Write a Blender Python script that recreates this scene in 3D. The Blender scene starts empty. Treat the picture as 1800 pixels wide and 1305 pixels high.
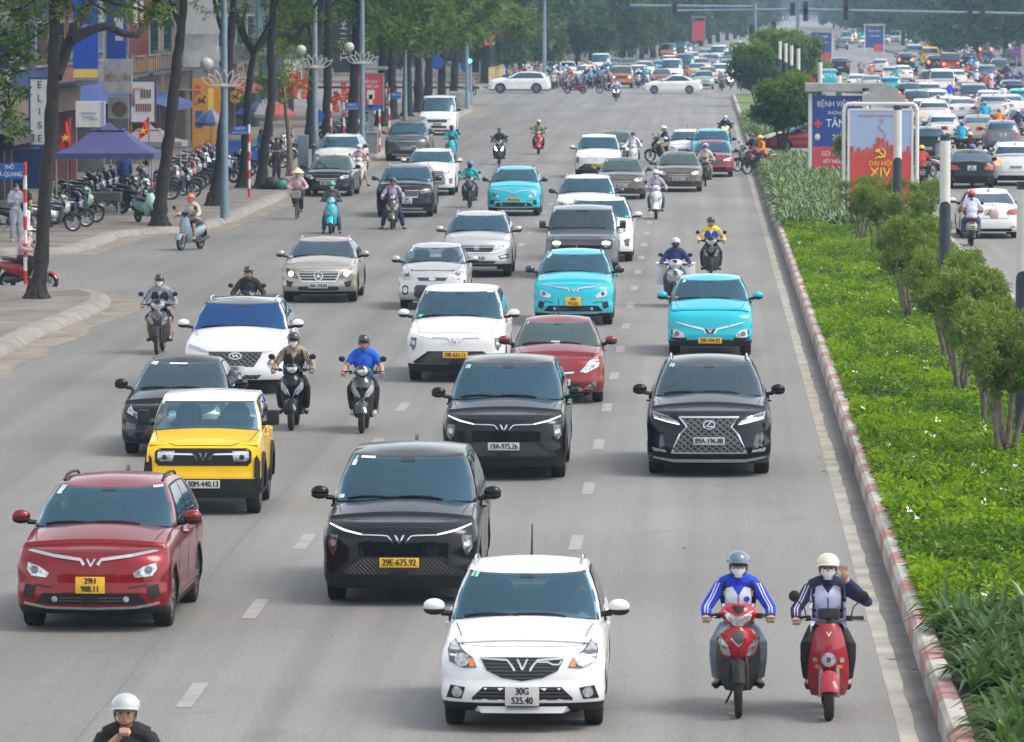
import bpy, bmesh, math, random
import numpy as np
from mathutils import Vector, Matrix, Euler
from mathutils.bvhtree import BVHTree
R = math.radians
S = bpy.context.scene
COL = S.collection
random.seed(7)
rng = np.random.default_rng(7)
# ---------------------------------------------------------------- camera, sky, sun, exposure
CAMH, FPX = 7.2, 10000.0
TH = math.atan(652.5 / FPX)
PS = math.atan(330.0 / FPX)
cam_data = bpy.data.cameras.new('camera')
cam = bpy.data.objects.new('camera', cam_data)
COL.objects.link(cam)
cam.location = (0, 0, CAMH)
cam.rotation_euler = (math.pi / 2 - TH, 0, PS)
cam_data.sensor_width = 36
cam_data.lens = FPX / 1800 * 36
cam_data.clip_start = 1
cam_data.clip_end = 6000
cam_data.dof.use_dof = True
cam_data.dof.focus_distance = 78
cam_data.dof.aperture_fstop = 9
S.camera = cam
CAMR = cam.rotation_euler.to_matrix()

W_ = bpy.data.worlds.new('World')
S.world = W_
W_.use_nodes = True
nt = W_.node_tree
nt.nodes.clear()
sky = nt.nodes.new('ShaderNodeTexSky')
sky.sky_type = 'NISHITA'
sky.sun_disc = False
SUN_EL, SUN_AZ = R(54), R(105)
sky.sun_elevation = SUN_EL
sky.sun_rotation = SUN_AZ
sky.altitude = 20
sky.air_density = 1.0
sky.dust_density = 1.6
sky.ozone_density = 1.0
bg = nt.nodes.new('ShaderNodeBackground')
bg.inputs[1].default_value = 0.15
wo = nt.nodes.new('ShaderNodeOutputWorld')
hsv = nt.nodes.new('ShaderNodeHueSaturation')
hsv.inputs['Saturation'].default_value = .26
nt.links.new(sky.outputs[0], hsv.inputs['Color'])
nt.links.new(hsv.outputs[0], bg.inputs[0])
nt.links.new(bg.outputs[0], wo.inputs[0])
sun_data = bpy.data.lights.new('sun', 'SUN')
sun_data.energy = .95
sun_data.angle = R(24)
sun_data.color = (1.0, 0.90, 0.76)
sun = bpy.data.objects.new('sun', sun_data)
COL.objects.link(sun)
sv = Vector((math.sin(SUN_AZ) * math.cos(SUN_EL), math.cos(SUN_AZ) * math.cos(SUN_EL), math.sin(SUN_EL)))
sun.rotation_euler = sv.to_track_quat('Z', 'Y').to_euler()
S.view_settings.view_transform = 'Standard'
S.view_settings.look = 'None'
S.view_settings.exposure = 1.18
S.view_settings.gamma = 1


def ray(px, py):
    return CAMR @ Vector(((px - 900) / FPX, (652.5 - py) / FPX, -1))


def G(px, py, z=0.0):
    """ground point seen at a pixel of the 1800x1305 photograph"""
    d = ray(px, py)
    t = (z - CAMH) / d.z
    return Vector((d.x * t, d.y * t, z))


def AY(px, py, Y):
    d = ray(px, py)
    t = Y / d.y
    return Vector((d.x * t, Y, CAMH + d.z * t))


# ---------------------------------------------------------------- materials
MAT = {}


def mat(name, col, rough=.6, metal=0., coat=0., var=.12, sc=5., bump=0., bsc=60., spec=.5, emit=0., ecol=None,
        dust=0., trans=0., detail=4):
    m = bpy.data.materials.new(name)
    m.use_nodes = True
    n = m.node_tree
    b = n.nodes['Principled BSDF']
    tc = n.nodes.new('ShaderNodeTexCoord')
    no = n.nodes.new('ShaderNodeTexNoise')
    no.inputs['Scale'].default_value = sc
    no.inputs['Detail'].default_value = detail
    n.links.new(tc.outputs['Object'], no.inputs['Vector'])
    mx = n.nodes.new('ShaderNodeMix')
    mx.data_type = 'RGBA'
    c = np.array(col[:3])
    mx.inputs[6].default_value = (*np.clip(c * (1 - var), 0, 1), 1)
    mx.inputs[7].default_value = (*np.clip(c * (1 + var), 0, 1), 1)
    rp = n.nodes.new('ShaderNodeMapRange')
    rp.inputs[1].default_value = .3
    rp.inputs[2].default_value = .7
    n.links.new(no.outputs[0], rp.inputs[0])
    n.links.new(rp.outputs[0], mx.inputs[0])
    out = mx.outputs[2]
    if dust > 0:
        n2 = n.nodes.new('ShaderNodeTexNoise')
        n2.inputs['Scale'].default_value = 2.2
        n2.inputs['Detail'].default_value = 7
        n.links.new(tc.outputs['Object'], n2.inputs['Vector'])
        r2 = n.nodes.new('ShaderNodeMapRange')
        r2.inputs[1].default_value = .35
        r2.inputs[2].default_value = .75
        r2.inputs[4].default_value = dust
        n.links.new(n2.outputs[0], r2.inputs[0])
        m2 = n.nodes.new('ShaderNodeMix')
        m2.data_type = 'RGBA'
        n.links.new(r2.outputs[0], m2.inputs[0])
        n.links.new(out, m2.inputs[6])
        m2.inputs[7].default_value = (.30, .26, .21, 1)
        out = m2.outputs[2]
    n.links.new(out, b.inputs['Base Color'])
    b.inputs['Roughness'].default_value = rough
    b.inputs['Metallic'].default_value = metal
    b.inputs['Specular IOR Level'].default_value = spec
    if coat:
        b.inputs['Coat Weight'].default_value = coat
        b.inputs['Coat Roughness'].default_value = .04
    if trans:
        b.inputs['Transmission Weight'].default_value = trans
    if emit:
        b.inputs['Emission Color'].default_value = (*(ecol or col)[:3], 1)
        b.inputs['Emission Strength'].default_value = emit
    if bump:
        nb = n.nodes.new('ShaderNodeTexNoise')
        nb.inputs['Scale'].default_value = bsc
        nb.inputs['Detail'].default_value = 5
        n.links.new(tc.outputs['Object'], nb.inputs['Vector'])
        bp = n.nodes.new('ShaderNodeBump')
        bp.inputs['Strength'].default_value = bump
        bp.inputs['Distance'].default_value = .02
        n.links.new(nb.outputs[0], bp.inputs['Height'])
        n.links.new(bp.outputs[0], b.inputs['Normal'])
    MAT[name] = m
    return m


def paint(name, col, metal=0., dust=.12, rough=.32, coat=.65):
    return mat(name, col, rough, metal, coat, .04, 3, dust=dust, spec=.12)


paint('paint_black', (.003, .004, .006), dust=.008, rough=.25, coat=.45)
paint('paint_white', (.70, .71, .72), dust=.10)
paint('paint_red', (.20, .004, .010), .45, .05)
paint('paint_yellow', (.78, .47, .008), dust=.04)
paint('paint_cyan', (.004, .40, .50), dust=.05)
paint('paint_maroon', (.20, .014, .02), .35, .10)
paint('paint_silver', (.50, .50, .50), .55, .2)
paint('paint_pearl', (.66, .63, .59), .3, .2)
paint('paint_slate', (.12, .14, .17), .5, .2)
paint('paint_taupe', (.075, .065, .055), .5, .22)
paint('paint_champagne', (.36, .33, .29), .5, .25)
paint('paint_darkgrey', (.05, .055, .06), .4, .2)
paint('paint_orange', (.42, .14, .04), .3)
paint('paint_blue', (.04, .10, .28), .3)
paint('paint_navy', (.012, .02, .07), .3, .06)
paint('paint_pink', (.55, .36, .33), .2)
paint('paint_green', (.25, .36, .28), .3)
paint('paint_mint', (.30, .50, .40), .0, .08)
paint('paint_bluegrey', (.19, .27, .33), .2, .08)
paint('paint_wine', (.30, .02, .03), .0, .06)
paint('paint_scarlet', (.36, .012, .018), .1, .04)
mat('trim_black', (.009, .009, .010), .6, var=.25, dust=.035, spec=.3)
mat('gloss_black', (.008, .008, .010), .08, coat=1, var=.1)
mat('glass', (.006, .036, .072), .02, var=.2, sc=1.5, spec=1.)
MAT['glass'].node_tree.nodes['Principled BSDF'].inputs['Specular Tint'].default_value = (.62, .9, 1., 1)


def windscreen(name, see, tint, ior):
    m = bpy.data.materials.new(name)
    m.use_nodes = True
    n = m.node_tree
    n.nodes.clear()
    o, t, gl, x, f = (n.nodes.new(q) for q in ('ShaderNodeOutputMaterial', 'ShaderNodeBsdfTransparent', 'ShaderNodeBsdfGlossy', 'ShaderNodeMixShader', 'ShaderNodeFresnel'))
    t.inputs[0].default_value = (*see, 1)
    gl.inputs[0].default_value = (*tint, 1)
    gl.inputs['Roughness'].default_value = .02
    f.inputs['IOR'].default_value = ior
    n.links.new(f.outputs[0], x.inputs[0])
    n.links.new(t.outputs[0], x.inputs[1])
    n.links.new(gl.outputs[0], x.inputs[2])
    n.links.new(x.outputs[0], o.inputs[0])
    MAT[name] = m


windscreen('glass_clear', (.55, .66, .72), (.42, .78, 1), 2.35)
windscreen('glass_blue', (.2, .3, .5), (.17, .42, 1), 3.2)
windscreen('glass_grey', (.62, .70, .74), (.58, .80, .92), 2.1)
windscreen('glass_green', (.60, .72, .66), (.62, .86, .80), 2.3)
mat('frit', (.006, .006, .007), .2)
mat('seam', (.012, .012, .012), .8)
mat('chrome', (.62, .63, .65), .14, metal=1., var=.06)
mat('alloy', (.22, .22, .23), .35, metal=.8, var=.15)
mat('alloy_dark', (.06, .06, .065), .35, metal=.6)
mat('rubber', (.010, .010, .010), .9, var=.3, sc=9, dust=.12, spec=.3, bump=.15)
mat('lamp_glass', (.42, .45, .47), .08, metal=.45, coat=1, var=.45, sc=24)
mat('lamp_smoke', (.07, .08, .09), .06, metal=.3, coat=1, var=.6, sc=22)
mat('lamp_amber', (.65, .20, .02), .15, coat=1)
mat('lamp_red', (.32, .012, .012), .15, coat=1, var=.3, sc=16)
mat('lamp_lit', (.9, .93, 1.), .2, emit=3., ecol=(.88, .94, 1.))
mat('lamp_warm', (1., .8, .5), .2, emit=6., ecol=(1., .74, .36))
mat('brake_lit', (.8, .03, .02), .2, emit=3.5, ecol=(1., .10, .05))
mat('amber_lit', (.9, .5, .05), .2, emit=5., ecol=(1., .5, .05))
mat('green_lit', (.1, .9, .6), .2, emit=6., ecol=(.05, 1., .55))
mat('glass_tint', (.008, .011, .014), .04, spec=.28, var=.2)
mat('seat_cloth', (.05, .055, .062), .8)
mat('drl', (.85, .9, .95), .2, emit=.4, ecol=(.85, .93, 1.))
mat('plate_white', (.50, .50, .49), .45, var=.08, sc=12)
mat('plate_yellow', (.74, .44, .03), .45, var=.08, sc=12)
mat('plate_red', (.5, .03, .03), .45, var=.08)
mat('ink', (.012, .012, .014), .6)
mat('sticker_green', (.25, .55, .42), .4, var=.3, sc=30)
mat('sticker_white', (.60, .66, .68), .4, var=.1, sc=30)
mat('sticker_red', (.62, .10, .08), .4)
mat('sticker_mint', (.1, .62, .45), .4)


def grille_mat(name, dark, light, kind, scale):
    m = bpy.data.materials.new(name)
    m.use_nodes = True
    n = m.node_tree
    b = n.nodes['Principled BSDF']
    tc = n.nodes.new('ShaderNodeTexCoord')
    mp = n.nodes.new('ShaderNodeMapping')
    n.links.new(tc.outputs['Object'], mp.inputs[0])
    if kind == 'hex':
        t = n.nodes.new('ShaderNodeTexVoronoi')
        t.feature = 'DISTANCE_TO_EDGE'
        t.inputs['Scale'].default_value = scale
        t.inputs['Randomness'].default_value = .05
        mp.inputs['Scale'].default_value = (1, 0, 1.25)
        mp.inputs['Rotation'].default_value = (0, R(45), 0)
        lo, hi = .12, .2
    else:
        t = n.nodes.new('ShaderNodeTexWave')
        t.inputs['Scale'].default_value = scale
        t.inputs['Distortion'].default_value = 0
        t.bands_direction = {'bars': 'Z', 'diag': 'DIAGONAL', 'vert': 'X'}[kind]
        mp.inputs['Scale'].default_value = (1, 0, 1)
        lo, hi = .62, .72
    n.links.new(mp.outputs[0], t.inputs['Vector'])
    rp = n.nodes.new('ShaderNodeMapRange')
    rp.inputs[1].default_value, rp.inputs[2].default_value = lo, hi
    if kind == 'hex':
        rp.inputs[3].default_value, rp.inputs[4].default_value = 1, 0
    n.links.new(t.outputs['Distance' if kind == 'hex' else 'Color'], rp.inputs[0])
    mx = n.nodes.new('ShaderNodeMix')
    mx.data_type = 'RGBA'
    mx.inputs[6].default_value = (*dark, 1)
    mx.inputs[7].default_value = (*light, 1)
    n.links.new(rp.outputs[0], mx.inputs[0])
    n.links.new(mx.outputs[2], b.inputs['Base Color'])
    b.inputs['Roughness'].default_value = .35
    bp = n.nodes.new('ShaderNodeBump')
    bp.inputs['Distance'].default_value = .02
    n.links.new(rp.outputs[0], bp.inputs['Height'])
    n.links.new(bp.outputs[0], b.inputs['Normal'])
    MAT[name] = m


grille_mat('grille_bars', (.005, .005, .006), (.05, .05, .055), 'bars', 9)
grille_mat('grille_diag', (.006, .006, .007), (.04, .042, .045), 'diag', 12)
grille_mat('grille_hex', (.004, .004, .005), (.10, .105, .11), 'hex', 13)
grille_mat('grille_chrome', (.01, .01, .012), (.42, .43, .45), 'bars', 5)


# ---------------------------------------------------------------- mesh building
class MB:
    def __init__(s):
        s.v, s.f, s.m = [], [], []

    def add(s, v, f, m=0):
        o = len(s.v)
        s.v.extend(tuple(map(float, p)) for p in v)
        s.f.extend(tuple(i + o for i in q) for q in f)
        s.m.extend([m] * len(f))
        return s

    def merge(s, o, m=0):
        return s.add(o.v, o.f, m)

    def grid(s, P, m=0, flip=False):
        a, b = len(P), len(P[0])
        v = [p for r in P for p in r]
        f = []
        for i in range(a - 1):
            for j in range(b - 1):
                q = (i * b + j, i * b + j + 1, (i + 1) * b + j + 1, (i + 1) * b + j)
                f.append(q[::-1] if flip else q)
        return s.add(v, f, m)

    def tube(s, pts, rad, n=8, m=0, caps=True, sx=1., sy=1.):
        pts = [Vector(p) for p in pts]
        if not hasattr(rad, '__len__'):
            rad = [rad] * len(pts)
        rings = []
        up = None
        for i, p in enumerate(pts):
            d = (pts[min(i + 1, len(pts) - 1)] - pts[max(i - 1, 0)])
            d = d.normalized() if d.length > 1e-9 else Vector((0, 0, 1))
            if up is None:
                up = Vector((1, 0, 0)) if abs(d.x) < .8 else Vector((0, 1, 0))
            a = (up - d * up.dot(d)).normalized()
            up = a
            b = d.cross(a)
            rings.append([p + a * (math.cos(t) * rad[i] * sx) + b * (math.sin(t) * rad[i] * sy)
                          for t in [k * 2 * math.pi / n for k in range(n)]])
        o = len(s.v)
        s.v.extend(tuple(p) for r in rings for p in r)
        for i in range(len(rings) - 1):
            for k in range(n):
                k2 = (k + 1) % n
                s.f.append((o + i * n + k, o + i * n + k2, o + (i + 1) * n + k2, o + (i + 1) * n + k))
                s.m.append(m)
        if caps:
            s.f.append(tuple(o + k for k in range(n))[::-1])
            s.f.append(tuple(o + (len(rings) - 1) * n + k for k in range(n)))
            s.m += [m, m]
        return s

    def ell(s, c, r, n=12, k=8, m=0, rot=None):
        v, f = [], []
        c = Vector(c)
        for i in range(k + 1):
            ph = math.pi * i / k
            for j in range(n):
                t = 2 * math.pi * j / n
                p = Vector((r[0] * math.sin(ph) * math.cos(t), r[1] * math.sin(ph) * math.sin(t), r[2] * math.cos(ph)))
                if rot is not None:
                    p = rot @ p
                v.append(c + p)
        for i in range(k):
            for j in range(n):
                j2 = (j + 1) % n
                if i == 0:
                    f.append((j, n + j, n + j2))
                elif i == k - 1:
                    f.append((i * n + j, (i + 1) * n + j, i * n + j2))
                else:
                    f.append((i * n + j, (i + 1) * n + j, (i + 1) * n + j2, i * n + j2))
        return s.add(v, f, m)

    def box(s, c, d, m=0, bev=0., rz=0., rx=0.):
        x, y, z = d[0] / 2, d[1] / 2, d[2] / 2
        rot = Matrix.Rotation(rz, 3, 'Z') @ Matrix.Rotation(rx, 3, 'X')
        c = Vector(c)
        if bev <= 0:
            v = [c + rot @ Vector((a * x, b * y, e * z)) for a in (-1, 1) for b in (-1, 1) for e in (-1, 1)]
            return s.add(v, [(0, 1, 3, 2), (4, 6, 7, 5), (0, 4, 5, 1), (2, 3, 7, 6), (0, 2, 6, 4), (1, 5, 7, 3)], m)
        bm = bmesh.new()
        bmesh.ops.create_cube(bm, size=1)
        for q in bm.verts:
            q.co = Vector((q.co.x * d[0], q.co.y * d[1], q.co.z * d[2]))
        bmesh.ops.bevel(bm, geom=list(bm.edges), offset=min(bev, min(d) * .49), segments=2, affect='EDGES', profile=.6)
        bm.verts.index_update()
        v = [c + rot @ q.co for q in bm.verts]
        f = [tuple(q.index for q in fc.verts) for fc in bm.faces]
        bm.free()
        return s.add(v, f, m)

    def lathe(s, prof, n=20, m=0, axis='z', c=(0, 0, 0), ms=None):
        v, f, mm = [], [], []
        for (r, h) in prof:
            for j in range(n):
                t = 2 * math.pi * j / n
                a, b = r * math.cos(t), r * math.sin(t)
                p = (a, b, h) if axis == 'z' else ((h, a, b) if axis == 'x' else (a, h, b))
                v.append((p[0] + c[0], p[1] + c[1], p[2] + c[2]))
        for i in range(len(prof) - 1):
            for j in range(n):
                j2 = (j + 1) % n
                f.append((i * n + j, i * n + j2, (i + 1) * n + j2, (i + 1) * n + j))
        return s.add(v, f, m)

    def poly(s, pts, h0, h1, m=0, axis='z'):
        """closed prism: 2-D outline pts swept from h0 to h1 along an axis"""
        def P(a, b, h):
            return (a, b, h) if axis == 'z' else ((a, h, b) if axis == 'y' else (h, a, b))
        n = len(pts)
        v = [P(a, b, h0) for a, b in pts] + [P(a, b, h1) for a, b in pts]
        f = [tuple(range(n))[::-1], tuple(range(n, 2 * n))]
        f += [(i, (i + 1) % n, n + (i + 1) % n, n + i) for i in range(n)]
        return s.add(v, f, m)

    def mesh(s, name, mats, smooth=40, weld=0., recalc=False):
        me = bpy.data.meshes.new(name)
        me.from_pydata(s.v, [], s.f)
        for q in mats:
            me.materials.append(MAT[q] if isinstance(q, str) else q)
        if len(mats) > 1:
            me.polygons.foreach_set('material_index', np.array(s.m, dtype=np.int32))
        if weld or recalc:
            bm = bmesh.new()
            bm.from_mesh(me)
            if weld:
                bmesh.ops.remove_doubles(bm, verts=bm.verts, dist=weld)
                bmesh.ops.dissolve_degenerate(bm, edges=bm.edges, dist=weld * .5)
            if recalc:
                bmesh.ops.recalc_face_normals(bm, faces=bm.faces)
            bm.to_mesh(me)
            bm.free()
        if smooth:
            me.shade_smooth()
            me.set_sharp_from_angle(angle=R(smooth))
        me.update()
        return me


def link(name, me, parent=None, loc=None, rot=None):
    o = bpy.data.objects.new(name, me)
    COL.objects.link(o)
    if parent is not None:
        o.parent = parent
    if loc is not None:
        o.location = loc
    if rot is not None:
        o.rotation_euler = rot
    return o


def tag(o, label=None, cat=None, group=None, kind=None):
    if label:
        o['label'] = label
    if cat:
        o['category'] = cat
    if group:
        o['group'] = group
    if kind:
        o['kind'] = kind
    return o


def put(name, mb, mats, parent=None, label=None, cat=None, group=None, kind=None, loc=None, rot=None, **kw):
    return tag(link(name, mb.mesh(name, mats, **kw), parent, loc, rot), label, cat, group, kind)


def empty(name, loc, rz=0., label=None, cat=None, group=None):
    o = link(name, None, None, loc, (0, 0, rz))
    o.empty_display_size = .2
    return tag(o, label, cat, group)


class Proto:
    """a thing kept as named part meshes; inst() copies it into the scene with its own paint"""
    def __init__(s, name):
        s.name, s.parts, s._flat = name, [], None

    def part(s, name, mb, mats, parent=None, loc=(0, 0, 0), rot=(0, 0, 0), label=None, **kw):
        me = mb if isinstance(mb, bpy.types.Mesh) else mb.mesh(name, mats, **kw)
        s.parts.append((name, me, parent, loc, rot, label))
        return len(s.parts) - 1

    def inst(s, loc, rz=0., label=None, cat=None, group=None, mats=None, rx=0., scale=None, skip=(), name=None):
        root = empty(name or s.name, loc, rz, label, cat, group)
        if rx:
            root.rotation_euler = (0, rx, rz)
        if scale:
            root.scale = (scale,) * 3
        made = []
        for (nm, me, par, l, r, lb) in s.parts:
            if nm in skip:
                made.append(None)
                continue
            o = link(nm, me, root if par is None else (made[par] or root), l, r)
            if lb:
                o['label'] = lb
            swap(o, mats)
            made.append(o)
        return root

    def flat(s):
        if s._flat is None:
            v, f, mi, mats = [], [], [], []
            T = []
            for (nm, me, par, l, r, lb) in s.parts:
                M = Matrix.LocRotScale(Vector(l), Euler(r), None)
                if par is not None:
                    M = T[par] @ M
                T.append(M)
                o = len(v)
                v.extend(tuple(M @ q.co) for q in me.vertices)
                mp = []
                for mt in me.materials:
                    if mt not in mats:
                        mats.append(mt)
                    mp.append(mats.index(mt))
                for p in me.polygons:
                    f.append(tuple(o + i for i in p.vertices))
                    mi.append(mp[p.material_index])
            mb = MB()
            mb.v, mb.f, mb.m = v, f, mi
            s._flat = mb.mesh(s.name, mats)
        return s._flat

    def far(s, loc, rz=0., label=None, cat=None, group=None, mats=None, scale=None, name=None):
        o = tag(link(name or s.name, s.flat(), None, loc, (0, 0, rz)), label, cat, group)
        if scale:
            o.scale = (scale,) * 3
        swap(o, mats)
        return o


def swap(o, mats):
    if not mats or o.data is None:
        return
    for sl in o.material_slots:
        k = sl.material.name
        if k in mats:
            t = mats[k]
            sl.link = 'OBJECT'
            sl.material = MAT[t] if isinstance(t, str) else t


_txt = {}


def text_mesh(s, size, m, ext=.002, bold=0., align='CENTER', sx=1.):
    key = (s, size, m, ext, bold, align, sx)
    if key not in _txt:
        cu = bpy.data.curves.new('lettering', 'FONT')
        cu.body = s
        cu.size = size
        cu.align_x = align
        cu.align_y = 'CENTER'
        cu.extrude = ext
        cu.space_line = .95
        ob = bpy.data.objects.new('lettering', cu)
        COL.objects.link(ob)
        me = bpy.data.meshes.new_from_object(ob)
        bpy.data.objects.remove(ob)
        me.name = 'lettering'
        if bold:
            bm = bmesh.new()
            for q in (-1, 0, 1):
                k0 = len(bm.verts)
                bm.from_mesh(me)
                bm.verts.ensure_lookup_table()
                for v in bm.verts[k0:]:
                    v.co += Vector((q * bold, 0, q * .0008))
            bm.to_mesh(me)
            bm.free()
        me.materials.clear()
        me.materials.append(MAT[m])
        if sx != 1:
            me.transform(Matrix.Diagonal((sx, 1, 1, 1)))
        _txt[key] = me
    return _txt[key]


def text(s, size, m, parent, loc, rot=(math.pi / 2, 0, 0), name='lettering', **kw):
    return link(name, text_mesh(s, size, m, **kw), parent, loc, rot)
# ---------------------------------------------------------------- cars
def strip(pts, w):
    """outline of a band of width w (or per-point widths) along a polyline"""
    n = len(pts)
    ws = w if hasattr(w, '__len__') else [w] * n
    L, Rr = [], []
    for i in range(n):
        a, b = pts[max(i - 1, 0)], pts[min(i + 1, n - 1)]
        dx, dy = b[0] - a[0], b[1] - a[1]
        d = math.hypot(dx, dy) or 1
        nx, ny = -dy / d * ws[i] / 2, dx / d * ws[i] / 2
        L.append((pts[i][0] + nx, pts[i][1] + ny))
        Rr.append((pts[i][0] - nx, pts[i][1] - ny))
    return L + Rr[::-1]


def loft(secs, n=14, m=0, pw=.75):
    """closed body along y: secs = (y, zc, half width, half height)"""
    rings = []
    for (y, z, w, h) in secs:
        r = []
        for k in range(n):
            t = 2 * math.pi * k / n
            c, s = math.cos(t), math.sin(t)
            r.append((w * math.copysign(abs(c) ** pw, c), y, z + h * math.copysign(abs(s) ** pw, s)))
        rings.append(r)
    mb = MB()
    v = [p for r in rings for p in r]
    f = [(i * n + k, i * n + (k + 1) % n, (i + 1) * n + (k + 1) % n, (i + 1) * n + k) for i in range(len(rings) - 1) for k in range(n)]
    f += [tuple(range(n))[::-1], tuple((len(rings) - 1) * n + k for k in range(n))]
    return mb.add(v, f, m)


def disc(x, z, r, n=14, rz=None):
    return [(x + r * math.cos(2 * math.pi * k / n), z + (rz or r) * math.sin(2 * math.pi * k / n)) for k in range(n)]


def rect(x0, z0, x1, z1, c=0.):
    if not c:
        return [(x0, z0), (x1, z0), (x1, z1), (x0, z1)]
    return [(x0 + c, z0), (x1 - c, z0), (x1, z0 + c), (x1, z1 - c), (x1 - c, z1), (x0 + c, z1), (x0, z1 - c), (x0, z0 + c)]


def mir(pts):
    return [(-a, b) for a, b in pts][::-1]


AX = {'F': (lambda a, b: ((a, -30, b), (0, 1, 0))), 'B': (lambda a, b: ((a, 30, b), (0, -1, 0))),
      'T': (lambda a, b: ((a, b, 30), (0, 0, -1))), 'R': (lambda a, b: ((30, a, b), (-1, 0, 0))),
      'L': (lambda a, b: ((-30, a, b), (1, 0, 0)))}


def conform(bvh, pts, axis, off=.006, g=.09, skirt=.02, mb=None, m=0):
    bm = bmesh.new()
    bm.faces.new([bm.verts.new((a, b, 0)) for a, b in pts])
    xs, ys = [p[0] for p in pts], [p[1] for p in pts]
    for lo, hi, ax in ((min(xs), max(xs), 0), (min(ys), max(ys), 1)):
        k = int((hi - lo) / g)
        for i in range(1, k + 1):
            co, no = [0, 0, 0], [0, 0, 0]
            co[ax] = lo + (hi - lo) * i / (k + 1)
            no[ax] = 1
            bmesh.ops.bisect_plane(bm, geom=bm.verts[:] + bm.edges[:] + bm.faces[:], plane_co=co, plane_no=no, dist=1e-5)
    bmesh.ops.triangulate(bm, faces=bm.faces[:])
    be = [e for e in bm.edges if e.is_boundary]
    r = bmesh.ops.extrude_edge_only(bm, edges=be)
    sk = {v for v in r['geom'] if isinstance(v, bmesh.types.BMVert)}
    bm.verts.index_update()
    for v in bm.verts:
        o, d = AX[axis](v.co.x, v.co.y)
        o, d = Vector(o), Vector(d)
        h = bvh.ray_cast(o, d)[0]
        if h is None:
            q = bvh.find_nearest(o + d * 29)[0]
            h = o + d * max((q - o).dot(d), 0)
        v.co = h - d * (off if v not in sk else -skirt)
    mb = mb or MB()
    mb.add([v.co for v in bm.verts], [tuple(v.index for v in f.verts) for f in bm.faces], m)
    bm.free()
    return mb


_wheels = {}


def wheel_meshes(r, w, rim):
    k = (round(r, 2), round(w, 2), rim)
    if k not in _wheels:
        t = MB().lathe([(r * .62, -w / 2 + .02), (r * .80, -w / 2), (r * .95, -w / 2 + .008), (r, -w / 2 + .03), (r * 1.0, 0),
                        (r, w / 2 - .03), (r * .95, w / 2 - .008), (r * .80, w / 2), (r * .62, w / 2 - .02)], 28, axis='x')
        rm = MB()
        R0 = r * .66
        rm.lathe([(R0, -w / 2 + .012), (R0, -.01), (R0 * .9, 0), (R0 * .9, w / 2 - .012), (R0, w / 2 - .012)], 28, axis='x', m=0)
        rm.lathe([(0.001, w / 2 - .055), (R0 * .9, w / 2 - .06)], 28, axis='x', m=1)
        for a in range(5 if rim < 2 else 10):
            an = 2 * math.pi * a / (5 if rim < 2 else 10)
            for da in ((-.14, .14) if rim == 1 else (0,)):
                c, s = math.cos(an + da), math.sin(an + da)
                rm.tube([(w / 2 - .035, c * .02, s * .02), (w / 2 - .02, c * R0 * .55, s * R0 * .55), (w / 2 - .022, c * R0 * .95, s * R0 * .95)],
                        [.028, .024, .03] if rim != 1 else .016, 6)
        rm.lathe([(0.001, w / 2 - .012), (.045, w / 2 - .02), (.05, w / 2 - .04)], 12, axis='x')
        _wheels[k] = (t.mesh('wheel', ['rubber']), rm.mesh('rim', ['alloy', 'alloy_dark']))
    return _wheels[k]


def lerp_prof(ctrl):
    xs = np.array([c[0] for c in ctrl], float)
    ys = np.array([c[1] for c in ctrl], float)
    g = np.linspace(xs[0], xs[-1], 160)
    v = np.interp(g, xs, ys)
    k = np.ones(13) / 13
    vp = np.pad(v, 6, mode='edge')
    v = np.convolve(vp, k, 'valid')
    return lambda x: float(np.interp(x, g, v))


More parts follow.
